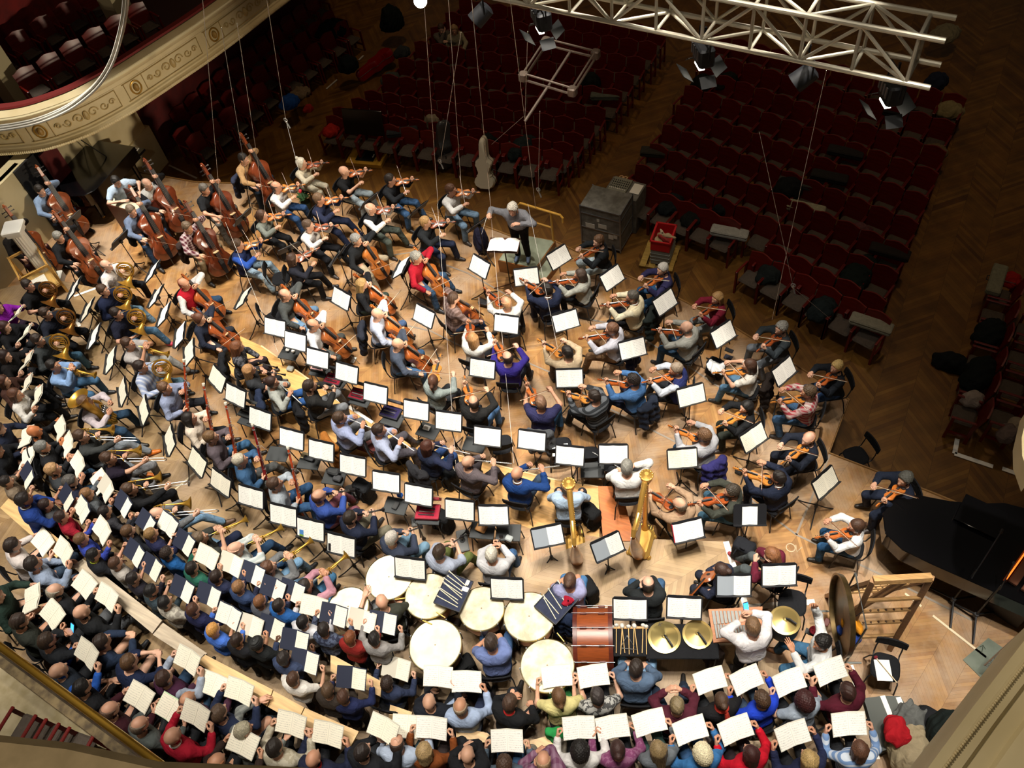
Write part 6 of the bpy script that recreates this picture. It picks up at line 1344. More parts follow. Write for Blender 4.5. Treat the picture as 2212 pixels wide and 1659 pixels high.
# wooden chime rack with notched rails, on the right
FW=M('96704a',.55,kind='wood'); FW2=M('b48c5a',.5,kind='wood')
T0,T1=at(1886,1254,2.35),at(2012,1247,2.35); G0,G1=at(1840,1418,.0),at(1945,1432,.0)
o=empty('wooden_rack',(*((T0+T1)/2)[:2],0),0,'tall empty wooden rack with notched rails behind the gong','rack'); off=np.array(o.location)
def bar(a,c,w,m_,nm,notch=0):
    b=MB(); a,c=a-off,c-off; d=(c-a); L=np.linalg.norm(d); d/=L; b.box((a+c)/2,(w,L,w),m_,R=frame_of(d,(0,0.3,1)),bev=.005)
    for i in range(notch): b.ball(a+d*L*(i+.5)/notch+(0,0,w*.5),w*.42,M('4a3018',.7),6,4)
    b.build(nm,o)
w_=np.array((*(T0-T1)[:2],0)); w_/=np.linalg.norm(w_); bk_=np.array((-w_[1],w_[0],0)); bk_=bk_ if bk_[1]>0 else -bk_
F0,F1=T0.copy(),T1.copy(); F0[2]=F1[2]=0
for a in(T0,T1): fa=a.copy(); fa[2]=0; bar(a,fa-bk_*.12,.075,FW,'post'); bar(a-(0,0,.05),fa+bk_*.75,.06,FW,'back_post')
bar(T0,T1,.09,FW2,'top_rail')
for k_,nn_ in((.4,0),(.95,7),(1.4,7),(1.8,0)): bar(T0*(k_/2.35)+F0*(1-k_/2.35)-bk_*.05,T1*(k_/2.35)+F1*(1-k_/2.35)-bk_*.05,.045,FW2,'cross_rail',nn_)
for k_ in(.6,1.1,1.6): bar(np.array((*(F0+bk_*.75*(1-k_/2.35))[:2],k_)),np.array((*(F1+bk_*.75*(1-k_/2.35))[:2],k_)),.045,FW2,'cross_rail',8)
for t in(.45,.6): bar((T0+(T1-T0)*t)-(0,0,.1),(F0+(F1-F0)*(t-.25))+bk_*.4+(0,0,.05),.04,FW,'diagonal_rail')
b=heap(M('e89a24',.85,kind='cloth'),(.14,.1,.14),2); b2=heap(M('26408a',.85,kind='cloth'),(.15,.11,.1),5); o=b.build('jacket'); o2=b2.build('lining',o); o2.location=(.03,-.1,-.16); o.location=at(1838,1350,1.0); tag(o,'orange and blue jacket hanging on the wooden rack','jacket')
# ---------------------------------------------------------------- harps, pianos
for u,v,h,la in((1245,1192,95,'gilded concert harp with a flower crown, front of the lilac player'),(1385,1190,75,'gilded concert harp with wide soundbox, beside the orange board')):
    o=proto('harp',harp); c=at(u,v,.2); o.location=(c[0],c[1],.2 if u<1300 else .4); o.rotation_euler=(0,0,azi(u,v,h,.2)-math.pi/2+.0); tag(o,la,'harp','harps')
PB=M('08080a',.12,spec=.6)
def piano(name,la,loc,rz,lid=True,L=2.7):
    o=empty(name,loc,rz,la,'piano'); out=[(-.76,0),(.76,0),(.76,.9),(.7,1.25),(.5,1.6),(.36,1.95),(.24,2.4),(.0,2.68),(-.3,2.74),(-.6,2.6),(-.74,2.3),(-.76,1.9)]
    out=[(x,y*L/2.74) for x,y in out]; b=MB(); b.prism(out,.66,.98,PB); b.build('case',o); t=MB(); t.prism([(x*1.02,y*1.01) for x,y in out],.985,1.01,PB,inset=.02); t.build('lid',o); k=MB(); k.box((0,-.12,.72),(1.5,.26,.06),PB); k.box((0,-.14,.76),(1.23,.15,.02),M('efece2',.3)); 
    for i in range(36):
        if i%7 not in(2,6): k.box((-.595+i*.0335,-.11,.775),(.014,.09,.014),EBONY)
    k.build('keyboard',o)
    for x,y in((-.6,.2),(.6,.2),(-.35,2.2*L/2.74)): l=MB(); l.lathe([(.09,.66),(.06,.5),(.05,.1),(.06,.06)],PB,c=(x,y,0),n=12); l.lathe([(.04,0),(.05,.03),(.04,.06)],BRASS,c=(x,y,0),n=10); l.build('leg',o)
    p=MB(); p.box((0,.3,.35),(.22,.05,.6),PB); p.box((0,.28,.08),(.3,.12,.05),PB); p.build('pedal_lyre',o); return o
tail=at(1946,1086,1.0); head=at(2217,1200,1.0); d=(tail-head); d[2]=0; d/=np.linalg.norm(d)
piano('grand_piano','closed black grand piano standing at the right of the stage',tuple(tail*0+np.array((*(tail-d*2.55)[:2],0))),math.atan2(d[1],d[0])-math.pi/2)
b=MB(); b.box((0,0,0),(.62,.5,.03),PB,bev=.01); o=b.build('music_rest'); o.location=at(2120,1115,1.06); o.rotation_euler=(0,0,azi(2120,1115,-25,1)); tag(o,'flat black board lying on the grand piano','board')
pz=math.atan2(d0[1],d0[0])+math.pi/2; pc=at(212,424,0); pc=pc+np.array((*n0,0))*.3; o=piano('covered_piano','black grand piano with raised lid stored under the balcony, left',tuple(pc-np.array((-math.sin(pz),math.cos(pz),0))*.9),pz,L=1.9)
b=MB(); b.box((0,0,.45),(.03,1.75,.9),PB,bev=.01); lo=b.build('raised_lid',o); lo.location=(.74,.9,1.0); lo.rotation_euler=(0,.45,0)
b=MB(); b.tube((-.3,.5,1.0),(.5,.5,1.65),.012,BLACK); b.build('lid_prop',o)
# celesta
c=at(283,437,1.0); o=empty('celesta',(c[0],c[1],0),azi(283,437,45,0)-math.pi/2+0,'red brown upright celesta with a cream fall board','celesta'); RW=M('5a2418',.4,kind='wood'); b=MB(); b.box((0,0,.5),(1.1,.5,1.0),RW,bev=.01); b.build('case',o); b=MB(); b.box((0,-.12,1.01),(1.04,.24,.02),M('c8c0a4',.6)); b.box((0,.16,1.02),(1.1,.18,.05),RW); b.build('top',o); b=MB(); b.box((0,.05,1.2),(.7,.02,.32),M('6a3424',.4),bev=.005); b.build('music_rest',o)
# white fluted post and the wooden music trolley
c=at(122,612,.2); o=empty('fluted_post',(c[0],c[1],.2),azi(122,612,10,0),'white fluted wooden post standing beside the basses','post'); b=MB(); b.prism([(.15*math.cos(a)*(1-.08*(i%2)),.15*math.sin(a)*(1-.08*(i%2))) for i,a in enumerate(np.linspace(0,2*np.pi,33)[:-1])],.2,1.55,PWHITE); b.build('shaft',o); b=MB(); b.box((0,0,.1),(.4,.4,.2),PWHITE,bev=.02); b.build('base',o); b=MB(); b.box((0,0,1.6),(.34,.34,.1),PWHITE,bev=.02); b.box((0,0,1.7),(.42,.42,.1),PWHITE,bev=.02); b.build('capital',o)
c=at(105,622,.4); o=empty('wooden_trolley',(c[0],c[1],.4),azi(105,622,-60,.4),'low yellow wooden frame trolley in front of the white post','trolley'); Y=M('b98d46',.5,kind='wood')
for x in(-.42,.42):
    for y in(-.3,.3): l=MB(); l.box((x,y,.42),(.05,.05,.84),Y); l.build('leg',o)
for z in(.25,.82):
    for y in(-.3,.3): l=MB(); l.box((0,y,z),(.9,.04,.05),Y); l.build('rail',o)
    for x in(-.42,.42): l=MB(); l.box((x,0,z),(.04,.6,.05),Y); l.build('rail',o)
b=MB(); b.box((0,0,.28),(.8,.56,.02),M('c9a25c',.5,kind='wood')); b.build('shelf',o); b=MB(); b.box((.1,-.05,.31),(.36,.3,.02),M('f0ece0',.8,kind='staves')); q=b.build('paper_stack'); q.location=o.location; q.rotation_euler=o.rotation_euler; tag(q,'white printed papers lying in the wooden trolley','paper')
# ---------------------------------------------------------------- jackets on chair backs, empty chairs
def on_chair(u,v,col,la,nm='jacket'):
    f=near(u,v); b=jacket(M(col,.9,kind='cloth'),seedv=u); o=b.build(nm); setm(o,(0,0,0),np.eye(3)); c,q=math.cos(f['rz']),math.sin(f['rz']); o.matrix_world=Matrix.Translation((f['root'][0],f['root'][1],f['z0']))@Matrix.Rotation(f['rz'],4,'Z')@Matrix.Translation((0,-.27,.0)); tag(o,la,'jacket','jackets on chair backs')
for u,v,col,la in((1366,641,'1c2422','black coat hung behind the cream vest player'),(1367,821,'202838','navy coat hung behind the denim shirt player'),(1618,789,'241c18','dark brown coat behind the white T-shirt player'),(1520,940,'33306c','purple jacket behind the pale grey shirt player'),(588,825,'27324c','navy jacket behind the pale grey top player'),(734,903,'a86a2c','orange brown suede coat behind the blue shirt flutist'),(815,678,'2a2e3a','dark jacket behind the pale blue shirt cellist'),(1322,711,'1f2440','small navy jacket behind the lilac white shirt'),(924,964,'2c2c30','dark grey jacket behind the navy top flutist'),(284,455,'202226','black coat behind the grey blue sweater bassist'),(405,491,'3a2e2c','brown coat behind the checked shirt bassist'),(526,343,'3a4058','grey blue coat behind the tan jacket bassist'),(1207,1503,'2c9a50','green garment behind the yellow T-shirt singer'),(1231,1254,'23304c','dark floral garment behind the lilac T-shirt player'),(1168,870,'4a4c50','grey jacket behind the navy T-shirt violist'),(512,749,'1f2126','black coat behind the patterned dress player'),(669,834,'1d1e22','black coat behind the black sweater oboist')): on_chair(u,v,col,la)
EMP=[(1082,960,.2-.2,100,'empty black chair behind the third viola stand','w'),(1210,965,0,100,'empty black chair with papers behind the fourth viola stand','w'),(1270,985,0,95,'empty black chair with a flute across the seat','w'),(1330,1010,0,100,'empty black chair right of the flute chair','w'),(1913,1440,0,265,'empty black chair with a paper and a beater','w'),(1850,985,HZ,200,'empty black chair on the hall floor by the stage','w'),(1712,1300,.4,265,'empty black chair behind the side drum','w'),(2010,1560,0,150,'empty black chair with clothes by the ramp','w'),(607,600,0,10,'empty black chair beside the black top violinist','w'),(595,685,0,20,'empty black chair behind the grey shirt cellist','w')]
CH=[]
for u,v,z,h,la,_ in EMP:
    c=at(u,v,z+.46); o=proto('chair',chair); o.location=(c[0],c[1],z); rz=azi(u,v,h,z+.46)-math.pi/2; o.rotation_euler=(0,0,rz); tag(o,la,'chair','empty black chairs'); CH.append((c,rz))
def put(o,u,v,z,h,la,cat,grp=None,tilt=0.):
    o.location=at(u,v,z); o.rotation_euler=(tilt,0,azi(u,v,h,z)-math.pi/2); return tag(o,la,cat,grp)
put(flute(),1285,980,.485,-30,'flute lying on an empty black chair','flute')
b=MB(); b.box((0,0,0),(.21,.3,.006),PAPER); put(b.build('paper'),1908,1448,.475,100,'white paper sheet on the empty black chair','paper')
m_=mallet(.42,'d8c0a0','8a2a34',.03,'soft_mallet'); put(m_,1938,1475,.5,130,'mallet with a dark red head lying on the paper','mallet')
b=MB(); b.box((0,0,0),(.3,.22,.008),PAPER); put(b.build('paper'),1210,972,.475,100,'white paper on an empty black chair','paper')
# ---------------------------------------------------------------- small tables and stools among the woodwinds
TB=[(625,763,.0,60,'black side table with two white cups by the oboe row'),(692,800,.0,60,'black side table with a pink case by the oboe row'),(724,828,.0,55,'black side table with an open red case, middle'),(780,862,.0,60,'black side table with a second open red case'),(848,905,.0,60,'black side table with a purple tray and glasses case'),(925,930,.0,60,'black side table with white tissues'),(1025,960,.0,70,'black side table with a pink pen'),(600,980,.3,70,'black side table with silver bits by the bassoons'),(668,997,.3,70,'black side table with a dark glasses case'),(722,1030,.3,70,'black side table with folded black cases'),(855,1092,.3,70,'grey side table with a computer mouse shape'),(925,1115,.3,80,'side table with an open red instrument case'),(1042,1145,.3,80,'black side table with a brown wooden box'),(1098,1150,.3,85,'dark green side table with cables'),(540,905,.3,55,'long black side table with an empty open case'),(1280,1015,0,90,'black side table under the last viola stand')]
for u,v,z,h,la in TB:
    c=at(u,v,z+.5); o=proto('stable',side_table); o.location=(c[0],c[1],z); o.rotation_euler=(0,0,azi(u,v,h,z+.5)-math.pi/2); tag(o,la,'side table','black side tables')
def case(u,v,z,h,w,d,col,inner,la,lidc=None):
    b=MB(); b.box((0,0,.03),(w,d,.06),M(col,.6),bev=.01); o=b.build('instrument_case'); q=MB(); q.box((0,0,.055),(w*.9,d*.85,.016),M(inner,.9,kind='cloth')); 
    for i in range(3): q.tube((-w*.35,-d*.25+i*d*.22,.068),(w*.3,-d*.25+i*d*.2,.068),.012,SILVER if i%2 else EBONY,n=8)
    q.build('lining',o); l=MB(); l.box((0,d*.5+.05,.14),(w,.05,.2),M(lidc or col,.6),R=[[1,0,0],[0,.9,-.43],[0,.43,.9]],bev=.01); l.build('lid',o); return put(o,u,v,z,h,la,'instrument case','open instrument cases')
case(722,822,.51,60,.36,.26,'1a1a1e','8a1c30','open case with dark red lining, by the oboe row'); case(776,855,.51,60,.36,.26,'1a1a1e','9a2034','second open case with dark red lining'); case(845,893,.51,60,.38,.26,'1c1c28','2c2450','open case with purple lining and a glasses case'); case(925,1108,.81,80,.4,.28,'8a1c2c','c0304a','bright red open case on the side table'); case(545,895,.81,55,.5,.24,'2a2c2c','404444','long black open case by the bassoon stands'); case(690,795,.51,60,.3,.22,'1c1a1c','c89a98','small open case with pink lining')
for u,v,z,w,d,h_,col,la in((622,757,.53,.07,.07,.05,'f0ece4','white cup on the black side table'),(634,760,.53,.06,.06,.05,'f0ece4','second white cup on the black side table'),(922,925,.53,.13,.1,.03,'f0eee8','white tissue pack on the black side table'),(668,992,.53+.3,.2,.08,.05,'26282c','dark glasses case on the black side table'),(660,985,.83,.16,.12,.02,'d8c9a0','cream note pad beside the dark glasses case'),(722,1022,.84,.22,.14,.1,'202224','folded black case on the side table'),(730,1035,.83,.16,.12,.06,'2a2c30','small black case on the side table'),(855,1093,.82,.09,.14,.03,'18191b','black glasses case on the grey side table'),(865,1072,.9,.1,.08,.08,'2a6ad0','small bright blue cloth above the grey side table'),(1040,1142,.84,.18,.14,.05,'9a6a34','small open wooden reed box on the table'),(800,962,.3,.42,.34,.1,'5a1c18','dark red briefcase on the riser by the flutes'),(1575,757,.01,.16,.08,.015,'17181c','black phone lying on the stage edge'),(1573,772,.02,.15,.1,.02,'20263a','dark blue box lying on the stage edge'),(1595,1022,.01,.12,.07,.05,'1a1b1e','small black case on the stage floor'),(1045,657,.04,.22,.14,.1,'17181b','black cap on the floor by the violas'),(764,778,.01,.08,.15,.012,'e8e6e0','white phone lying on the stage floor'),(1100,1165,.82,.12,.1,.06,'8a9090','coiled grey cable on the dark green table'),(628,798,.22,.14,.12,.06,'8a8c88','grey oboe stand with black pegs on the riser'),(1785,1345,.6,.08,.12,.03,'5a2420','small brown block beside the gong')):
    b=MB(); b.box((0,0,h_/2),(w,d,h_),M(col,.6),bev=min(w,d,h_)*.25); b.box((0,0,h_+.001),(w*.7,d*.7,.004),M(col,.5)); put(b.build('small_box'),u,v,z,60,la,'cup' if 'cup' in la else 'phone' if 'phone' in la else 'case' if 'case' in la else 'box')
for u,v,z,la in((760,1070,.3,'clarinet standing on a grey peg by the bassoon row'),(900,1128,.3,'second clarinet standing on a grey peg'),(1000,1170,.3,'row of grey instrument pegs on the floor')):
    b=MB(); b.box((0,0,.03),(.18,.18 if 'row' not in la else .4,.05),M('6a6c6c',.6),bev=.015); b.lathe([(.05,.05),(.05,.07),(.02,.07),(.012,.14)],BLACK,n=12); o=b.build('instrument_stand'); put(o,u,v,z,100,'grey peg stand, '+la,'stand','instrument pegs')
    if 'row' not in la: q=reed('clarinet'); q.matrix_world=Matrix.Translation(at(u,v,z+.72))@Matrix.Rotation(-math.pi/2,4,'X'); tag(q,la,'clarinet')
# bags
for u,v,z,h,col,acc,la in((963,1140,.3,60,'18191b','c8c8c8','black backpack with white straps in the clarinet row'),(1272,1290,.4,30,'1a1b1d','30343a','black backpack behind the bass drum'),(1278,1130,.2,40,'18191b','b0b0b0','shiny black backpack between the harps'),(1602,1205,.4,60,'1c1e24','e8e8e8','black backpack beside the maroon sweater'),(1010,1455,.4,120,'17181a','e0e0e0','large black bag with white pattern by the kettledrum'),(1035,1495,.4,140,'1b1c1e','55585c','black suitcase bag lying behind the singers'),(795,1190,.3,30,'202124','3a3c40','dark bag beside the olive trousers clarinetist'),(795,1075,.3,50,'26282c','8a9098','black bag with clear pocket in the bassoon row'),(1170,650,0,60,'151618','2a2c30','black bag behind the stand below the podium'),(1412,690,0,60,'2a2a2e','c8c8c8','striped black bag behind the second desk'),(975,1045,.2,30,'1d2024','d8dcd8','black and green sports bag by the flutes'),(868,990,.2,20,'1a1818','3a3632','black leather bag under the second flute'),(1915,1120,0,50,'141518','50545a','shiny black bag beside the piano tail'),(1535,1425,.4,30,'3a2c26','c8b8a0','open brown leather bag behind the cymbals')):
    o=backpack(col,acc); put(o,u,v,z,h,la,'bag','bags',tilt=0.)
o=backpack('20242c','5a7aa0'); put(o,1545,800,.12,45,'open blue backpack stuffed with white clothes','bag','bags'); o.location[2]=.0; o.scale=(1,1,.75); b=heap(M('eceef0',.9,kind='cloth'),(.15,.12,.07),4); q=b.build('white_clothes'); q.location=at(1547,796,.36); tag(q,'white crumpled clothes in the open blue backpack','clothes')
for u,v,z,r,col,la in((895,800,.0,(.14,.1,.04),'d8d0c4','pale patterned scarf on the floor by a chair'),(1060,930,0,(.12,.1,.03),'26304a','navy jacket dropped under a viola stand'),(845,930,0,(.12,.1,.16),'2c3a66','blue jacket hanging below the tray table')): put(heap(M(col,.9,kind='cloth'),r,u).build('cloth'),u,v,z,30,la,'clothes')
b=MB(); b.prism([(-.26,-.05),(.26,-.05),(.2,.05),(-.2,.05)],0,.62,M('26263c',.9,kind='cloth')); 
put(heap(M('26263c',.9,kind='cloth'),(.2,.16,.42),3,.8).build('jacket'),1042,535,0,30,"dark navy jacket draped over a seat left of the podium",'jacket')
# plant pot near the violins
b=MB(); b.lathe([(.09,0),(.12,.2),(.1,.2)],M('3a4a34',.7),n=14); o=b.build('potted_plant'); l=MB()
for i in range(14): a=i*2.4; r=.1+.08*random.random(); l.add([(0,0,.2),(r*.6*math.cos(a)-.04*math.sin(a),r*.6*math.sin(a)+.04*math.cos(a),.36),(r*1.7*math.cos(a),r*1.7*math.sin(a),.42+.1*random.random()),(r*.6*math.cos(a)+.04*math.sin(a),r*.6*math.sin(a)-.04*math.cos(a),.36)],[(0,1,2,3)],M('2a4a24',.6))
l.build('leaves',o); l=MB(); l.ball((.03,0,.55),(.05,.04,.05),M('d83a44',.5),8,6); l.tube((0,0,.2),(.03,0,.54),.005,M('3a5a2c',.6)); l.build('flower',o); put(o,665,450,0,0,'potted plant with a red flower behind the navy suit','plant')
# ---------------------------------------------------------------- hall floor objects
o=empty('flight_case',(*at(1312,515,HZ)[:2],HZ),azi(1312,515,-15,HZ),'big scuffed grey flight case with stickers','flight case'); GC=M('6d6a62',.7,kind='mottled',col2='55524a',sc=2); b=MB(); b.box((0,0,.52),(.95,.7,.9),GC,bev=.01); b.build('body',o); b=MB(); b.box((0,0,1.08),(.95,.7,.2),GC,bev=.01); b.build('lid',o)
for z in(.1,.56,.97,1.16):
    b=MB(); b.box((0,-.35,z),(.97,.02,.03),STEEL); b.build('edging',o); b=MB(); b.box((.475,0,z),(.02,.72,.03),STEEL); b.build('edging',o)
for x in(-.475,.475):
    for y in(-.35,.35): b=MB(); b.box((x,y,.6),(.03,.03,1.15),STEEL); b.build('edging',o)
for x,z,w,h in((-.25,.62,.22,.16),(.05,.7,.2,.12),(.25,.45,.12,.14),(.36,.5,.09,.14),(-.05,.85,.06,.08)): b=MB(); b.box((x,-.355,z),(w,.004,h),M('b8b2a4',.8)); b.build('sticker',o)
o=empty('mixer_rack',(*at(1350,478,HZ)[:2],HZ),azi(1350,478,-15,HZ),'grey equipment rack with a mixing desk on top','rack'); b=MB(); b.box((0,0,.5),(.8,.6,1.0),GC,bev=.01); b.build('cabinet',o); b=MB(); b.box((-.12,.02,1.03),(.42,.46,.05),M('7c7a6a',.5)); 
for i in range(9):
    for j in range(5): b.lathe([(.012,1.05),(.012,1.08)],BLACK if j else PWHITE,c=(-.3+.045*i,-.14+.07*j,0),n=6)
b.build('mixer',o); b=MB(); b.box((.26,.06,1.01),(.22,.32,.006),M('e6e2d6',.8)); b.build('paper',o)
for x in(-.2,-.1): q=MB(); q.lathe([(.05,1.0),(.05,1.05),(.03,1.05),(.03,1.0)],M('c8a070',.6),c=(x,.28,.0),n=16,cap=False); q.build('tape_roll',o)
o=empty('plastic_crate',(*at(1431,560,HZ)[:2],HZ+.1),azi(1431,560,-10,HZ),'grey plastic crate standing on a wooden pallet','crate'); b=MB(); b.box((0,0,.21),(.42,.56,.42),M('7c7e78',.6),bev=.015)
for z in(.12,.22,.32): b.box((0,0,z),(.435,.575,.02),M('868880',.6))
b.build('crate_body',o); L_=o.location.copy(); r_=o.rotation_euler.copy()
b=MB(); RD=M('b8161c',.45)
for x in(-.2,.2): b.box((x,0,.14),(.02,.56,.28),RD)
for y in(-.28,.28): b.box((0,y,.14),(.42,.02,.28),RD)
b.box((0,0,.01),(.4,.54,.02),RD)
for x in(-.215,.215): b.box((x,0,.27),(.03,.6,.03),RD)
for y in(-.295,.295): b.box((0,y,.27),(.46,.03,.03),RD)
o=b.build('red_crate'); o.location=L_+Vector((0,0,.43)); o.rotation_euler=r_; tag(o,'open red plastic crate stacked on the grey crate','crate')
for i in range(5): b=heap(M(['d8c49a','c8b080','e0d0b0','a83a34','d0b890'][i],.8,kind='cloth'),(.05,.14,.05),i); q=b.build('wrapped_bundle'); q.location=L_+Vector((-.1+.05*i,-.1+.06*(i%3),.5+.04*i)); q.rotation_euler=(0,0,.4*i); tag(q,['pale straw bundle lowest in the red crate','tan straw bundle in the red crate','cream straw bundle in the middle of the red crate','red wrapped bundle in the red crate','topmost straw bundle in the red crate'][i],'bundle')
b=MB()
for i in range(4): b.box((-.3+.2*i,0,.085),(.14,.8,.022),M('a8863c',.6,kind='wood'))
for y in(-.34,0,.34): b.box((0,y,.04),(.76,.08,.07),M('8a6c30',.6,kind='wood'))
o=b.build('pallet'); o.location=(L_[0]-.06,L_[1],HZ); o.rotation_euler=r_; tag(o,'small yellow wooden pallet under the crates','pallet')
o=empty('screen_stand',(*at(795,345,HZ)[:2],HZ),azi(795,345,-5,HZ),'black monitor screen on a yellow based stand','monitor'); b=MB(); b.box((0,0,.06),(1.0,.62,.12),M('c8962c',.6),bev=.01); b.build('base',o); b=MB(); b.box((0,0,.13),(.5,.4,.02),BLACK); 
for x in(-.19,.19): b.box((x,0,.145),(.025,.12,.01),PWHITE)
b.build('plate',o); b=MB(); b.tube((0,.2,.12),(0,.28,.8),.03,BLACK); b.build('pole',o); b=MB(); b.box((0,.3,.95),(1.1,.05,.66),M('0b0d0c',.2),R=np.array(Matrix.Rotation(-.3,3,'X')),bev=.01); b.build('screen',o)
WC=M('d6cdb4',.45); BC=M('3a3b3c',.25); RC=M('8a0d10',.2,spec=.7)
o=cello_case(WC); o.matrix_world=Matrix.Translation(at(1050,405,HZ+.05))@Matrix.Rotation(azi(1052,400,-5,HZ),4,'Z')@Matrix.Rotation(1.3,4,'X'); tag(o,'white cello case standing in front of the first seat row','cello case','cello cases')
o=cello_case(BC); o.matrix_world=Matrix.Translation(at(955,360,HZ+.05))@Matrix.Rotation(azi(955,360,-50,HZ),4,'Z')@Matrix.Rotation(1.35,4,'X'); tag(o,'shiny black cello case standing beside a scarf on a seat','cello case','cello cases')
o=cello_case(RC); p0,p1=at(845,112,HZ+.35),at(803,150,HZ+.2); o.matrix_world=Matrix.Translation(p0)@Matrix.Rotation(math.atan2(*(p1-p0)[:2][::-1])-math.pi/2,4,'Z')@Matrix.Rotation(-.12,4,'X')@Matrix.Rotation(.3,4,'Y'); tag(o,'shiny red cello case lying along the left aisle','cello case','cello cases')
for u,v,h,col,la in((1740,455,-22,'a8a48a','pale grey violin case on a seat in the fourth row'),(1720,400,-22,'4a4844','dark grey violin case on a seat, fifth row'),(1880,705,-25,'9a9684','pale grey violin case on the last front seat'),(1575,508,-20,'b0b0a8','violin case with a light edge on the front left seats'),(1420,335,-15,'3a3832','dark violin case on the aisle seat'),(1310,212,-8,'6a6e64','grey green violin case at the middle aisle'),(870,290,-5,'34383c','dark violin case on the front row left'),(1790,388,-22,'2a2826','brown black violin case, sixth row'),(1920,550,-22,'2c2624','open dark violin case with a cream cloth'),(1945,250,-20,'1f1f20','large black case across the back seats'),(1825,335,-22,'2c2a2a','black violin case, seventh row'),(2150,610,75,'8a8872','grey violin case on the right aisle seats')):
    o=proto(('case',col),lambda:fiddle_case(col)); put(o,u,v,HZ+.62,h+90,la,'violin case','violin cases on the hall seats')
for u,v,r,col,la in((1665,595,(.3,.25,.2),'1c2424','dark green coat on the right front row seat'),(1775,675,(.32,.24,.2),'1a2426','dark coat heaped on the front row'),(1850,600,(.6,.28,.18),'14201c','long dark coat over four seats, second row'),(1450,448,(.3,.24,.2),'182024','navy coat on the left end of the front row'),(1500,470,(.34,.22,.16),'161a18','black coat beside the navy coat'),(1560,455,(.2,.2,.2),'1c2022','small black coat on the second row'),(1700,420,(.3,.3,.3),'15191a','black coat between the two grey cases'),(1515,195,(.3,.26,.3),'14191a','black coat on the aisle seat, eighth row'),(1570,185,(.28,.24,.24),'161c16','dark green coat in the ninth row'),(2050,245,(.24,.3,.2),'9a8c62','cream coat on the far aisle seat'),(2015,335,(.24,.28,.16),'7a6448','beige coat on the aisle seat'),(1855,508,(.2,.26,.2),'6a4448','mauve scarf over a seat back'),(2040,80,(.36,.3,.2),'8c8468','pale cream coat far at the back'),(2020,185,(.24,.24,.24),'232a40','dark blue bag behind the truss end'),(628,228,(.26,.22,.22),'1c50a0','bright blue bag on a seat along the wall'),(650,205,(.24,.24,.14),'8a745a','beige coat on a seat along the wall'),(668,240,(.12,.1,.14),'b02a24','small red bag at the seat end'),(718,287,(.22,.2,.16),'c0281c','red bag with black straps on the front corner seat'),(935,275,(.16,.2,.26),'9a8c74','beige scarf and coat over a front row seat'),(1130,330,(.4,.26,.3),'1e2828','dark coat over the front row seats'),(1060,315,(.24,.22,.26),'151a18','black coat behind the white cello case'),(845,178,(.24,.22,.2),'4a5048','grey green coat on the fifth row end'),(870,120,(.2,.2,.2),'3a3e40','grey bag on the sixth row end'),(1275,190,(.26,.24,.3),'141a18','black coat beside the grey green case'),(850,60,(.3,.3,.5),'131a18','tall black bag at the left aisle'),(720,75,(.45,.4,.3),'141a1a','black coats heaped over the wall seats'),(755,150,(.25,.25,.3),'12181a','dark bag at the left aisle'),(450,255,(.3,.26,.24),'161c1a','dark coat over the first wall row'),(395,285,(.3,.24,.2),'141816','black bag at the wall corner'),(2135,725,(.34,.26,.2),'131a1a','black coat on the right aisle seats'),(2055,790,(.2,.36,.2),'161c20','black sports bag on the right aisle floor'),(2110,815,(.4,.26,.24),'12191a','long black coat at the right aisle'),(2098,868,(.16,.18,.16),'a89c94','white plastic bag on a right aisle seat'),(2180,610,(.18,.18,.14),'a81a14','red cloth on the right aisle seat back'),(2175,940,(.2,.16,.14),'7a6a64','grey bag on the right edge seats'),(2195,925,(.18,.16,.14),'a89a84','cream coat at the right picture edge')):
    o=heap(M(col,.9,kind='cloth'),r,u).build('bag' if 'bag' in la else 'coat'); put(o,u,v,HZ+(.5 if 'floor' not in la else .0),-20,la,'bag' if 'bag' in la else 'coat','coats and bags on the hall seats')
# right corner: ramp, coat chair, mat, ladder, microphone stands, heater
RG=M('4c504c',.7); o=empty('ramp',label='grey ramp with two white edged steps beside the women',cat='ramp')
for q,z in(([(1866,1508),(1908,1503),(1965,1600),(1900,1625)],.3),([(1908,1503),(1945,1504),(2000,1590),(1965,1600)],.15)): t=poly_slab('step',px(q,z),0,z,RG,None); t.parent=o
for l_,z in(([(1906,1503),(1935,1575)],.305),([(1940,1506),(1962,1560)],.155)): t=strip(l_,z,.07,PWHITE,'edge_strip'); t.parent=o; del t['kind']
put(heap(M('b8a888',.9,kind='cloth'),(.34,.32,.3),3).build('coat'),1962,1622,.2,20,'beige coat spread over a seat by the ramp','coat'); put(heap(M('c8202c',.9,kind='cloth'),(.18,.16,.12),6).build('hat'),1935,1580,.55,20,'bright red cloth lying on the beige coat','cloth'); put(heap(M('6a6c6a',.9,kind='cloth'),(.2,.34,.14),8).build('jacket'),1960,1570,.35,60,'grey jacket trailing over the ramp','jacket'); put(heap(M('17201e',.9,kind='cloth'),(.34,.3,.3),8).build('coat'),2050,1600,.45,30,'dark green coat over the back of the empty chair','coat')
mt=poly_slab('floor_mat',px([(2080,1425),(2135,1378),(2212,1430),(2212,1500),(2155,1500)],.01),0,.012,M('6c7468',.8,kind='mottled',col2='5c6458'),None); tag(mt,'grey floor mat at the right edge of the stage','mat')
ar=MB(); c_=at(2122,1403,.013); ar.tube(c_+(0,-.06,0),c_+(0,.06,0),.006,M('3c4438',.7),n=4); ar.path([c_+(-.04,.02,0),c_+(0,.07,0),c_+(.04,.02,0)],.006,M('3c4438',.7),4); ar.build('arrow_mark',mt)
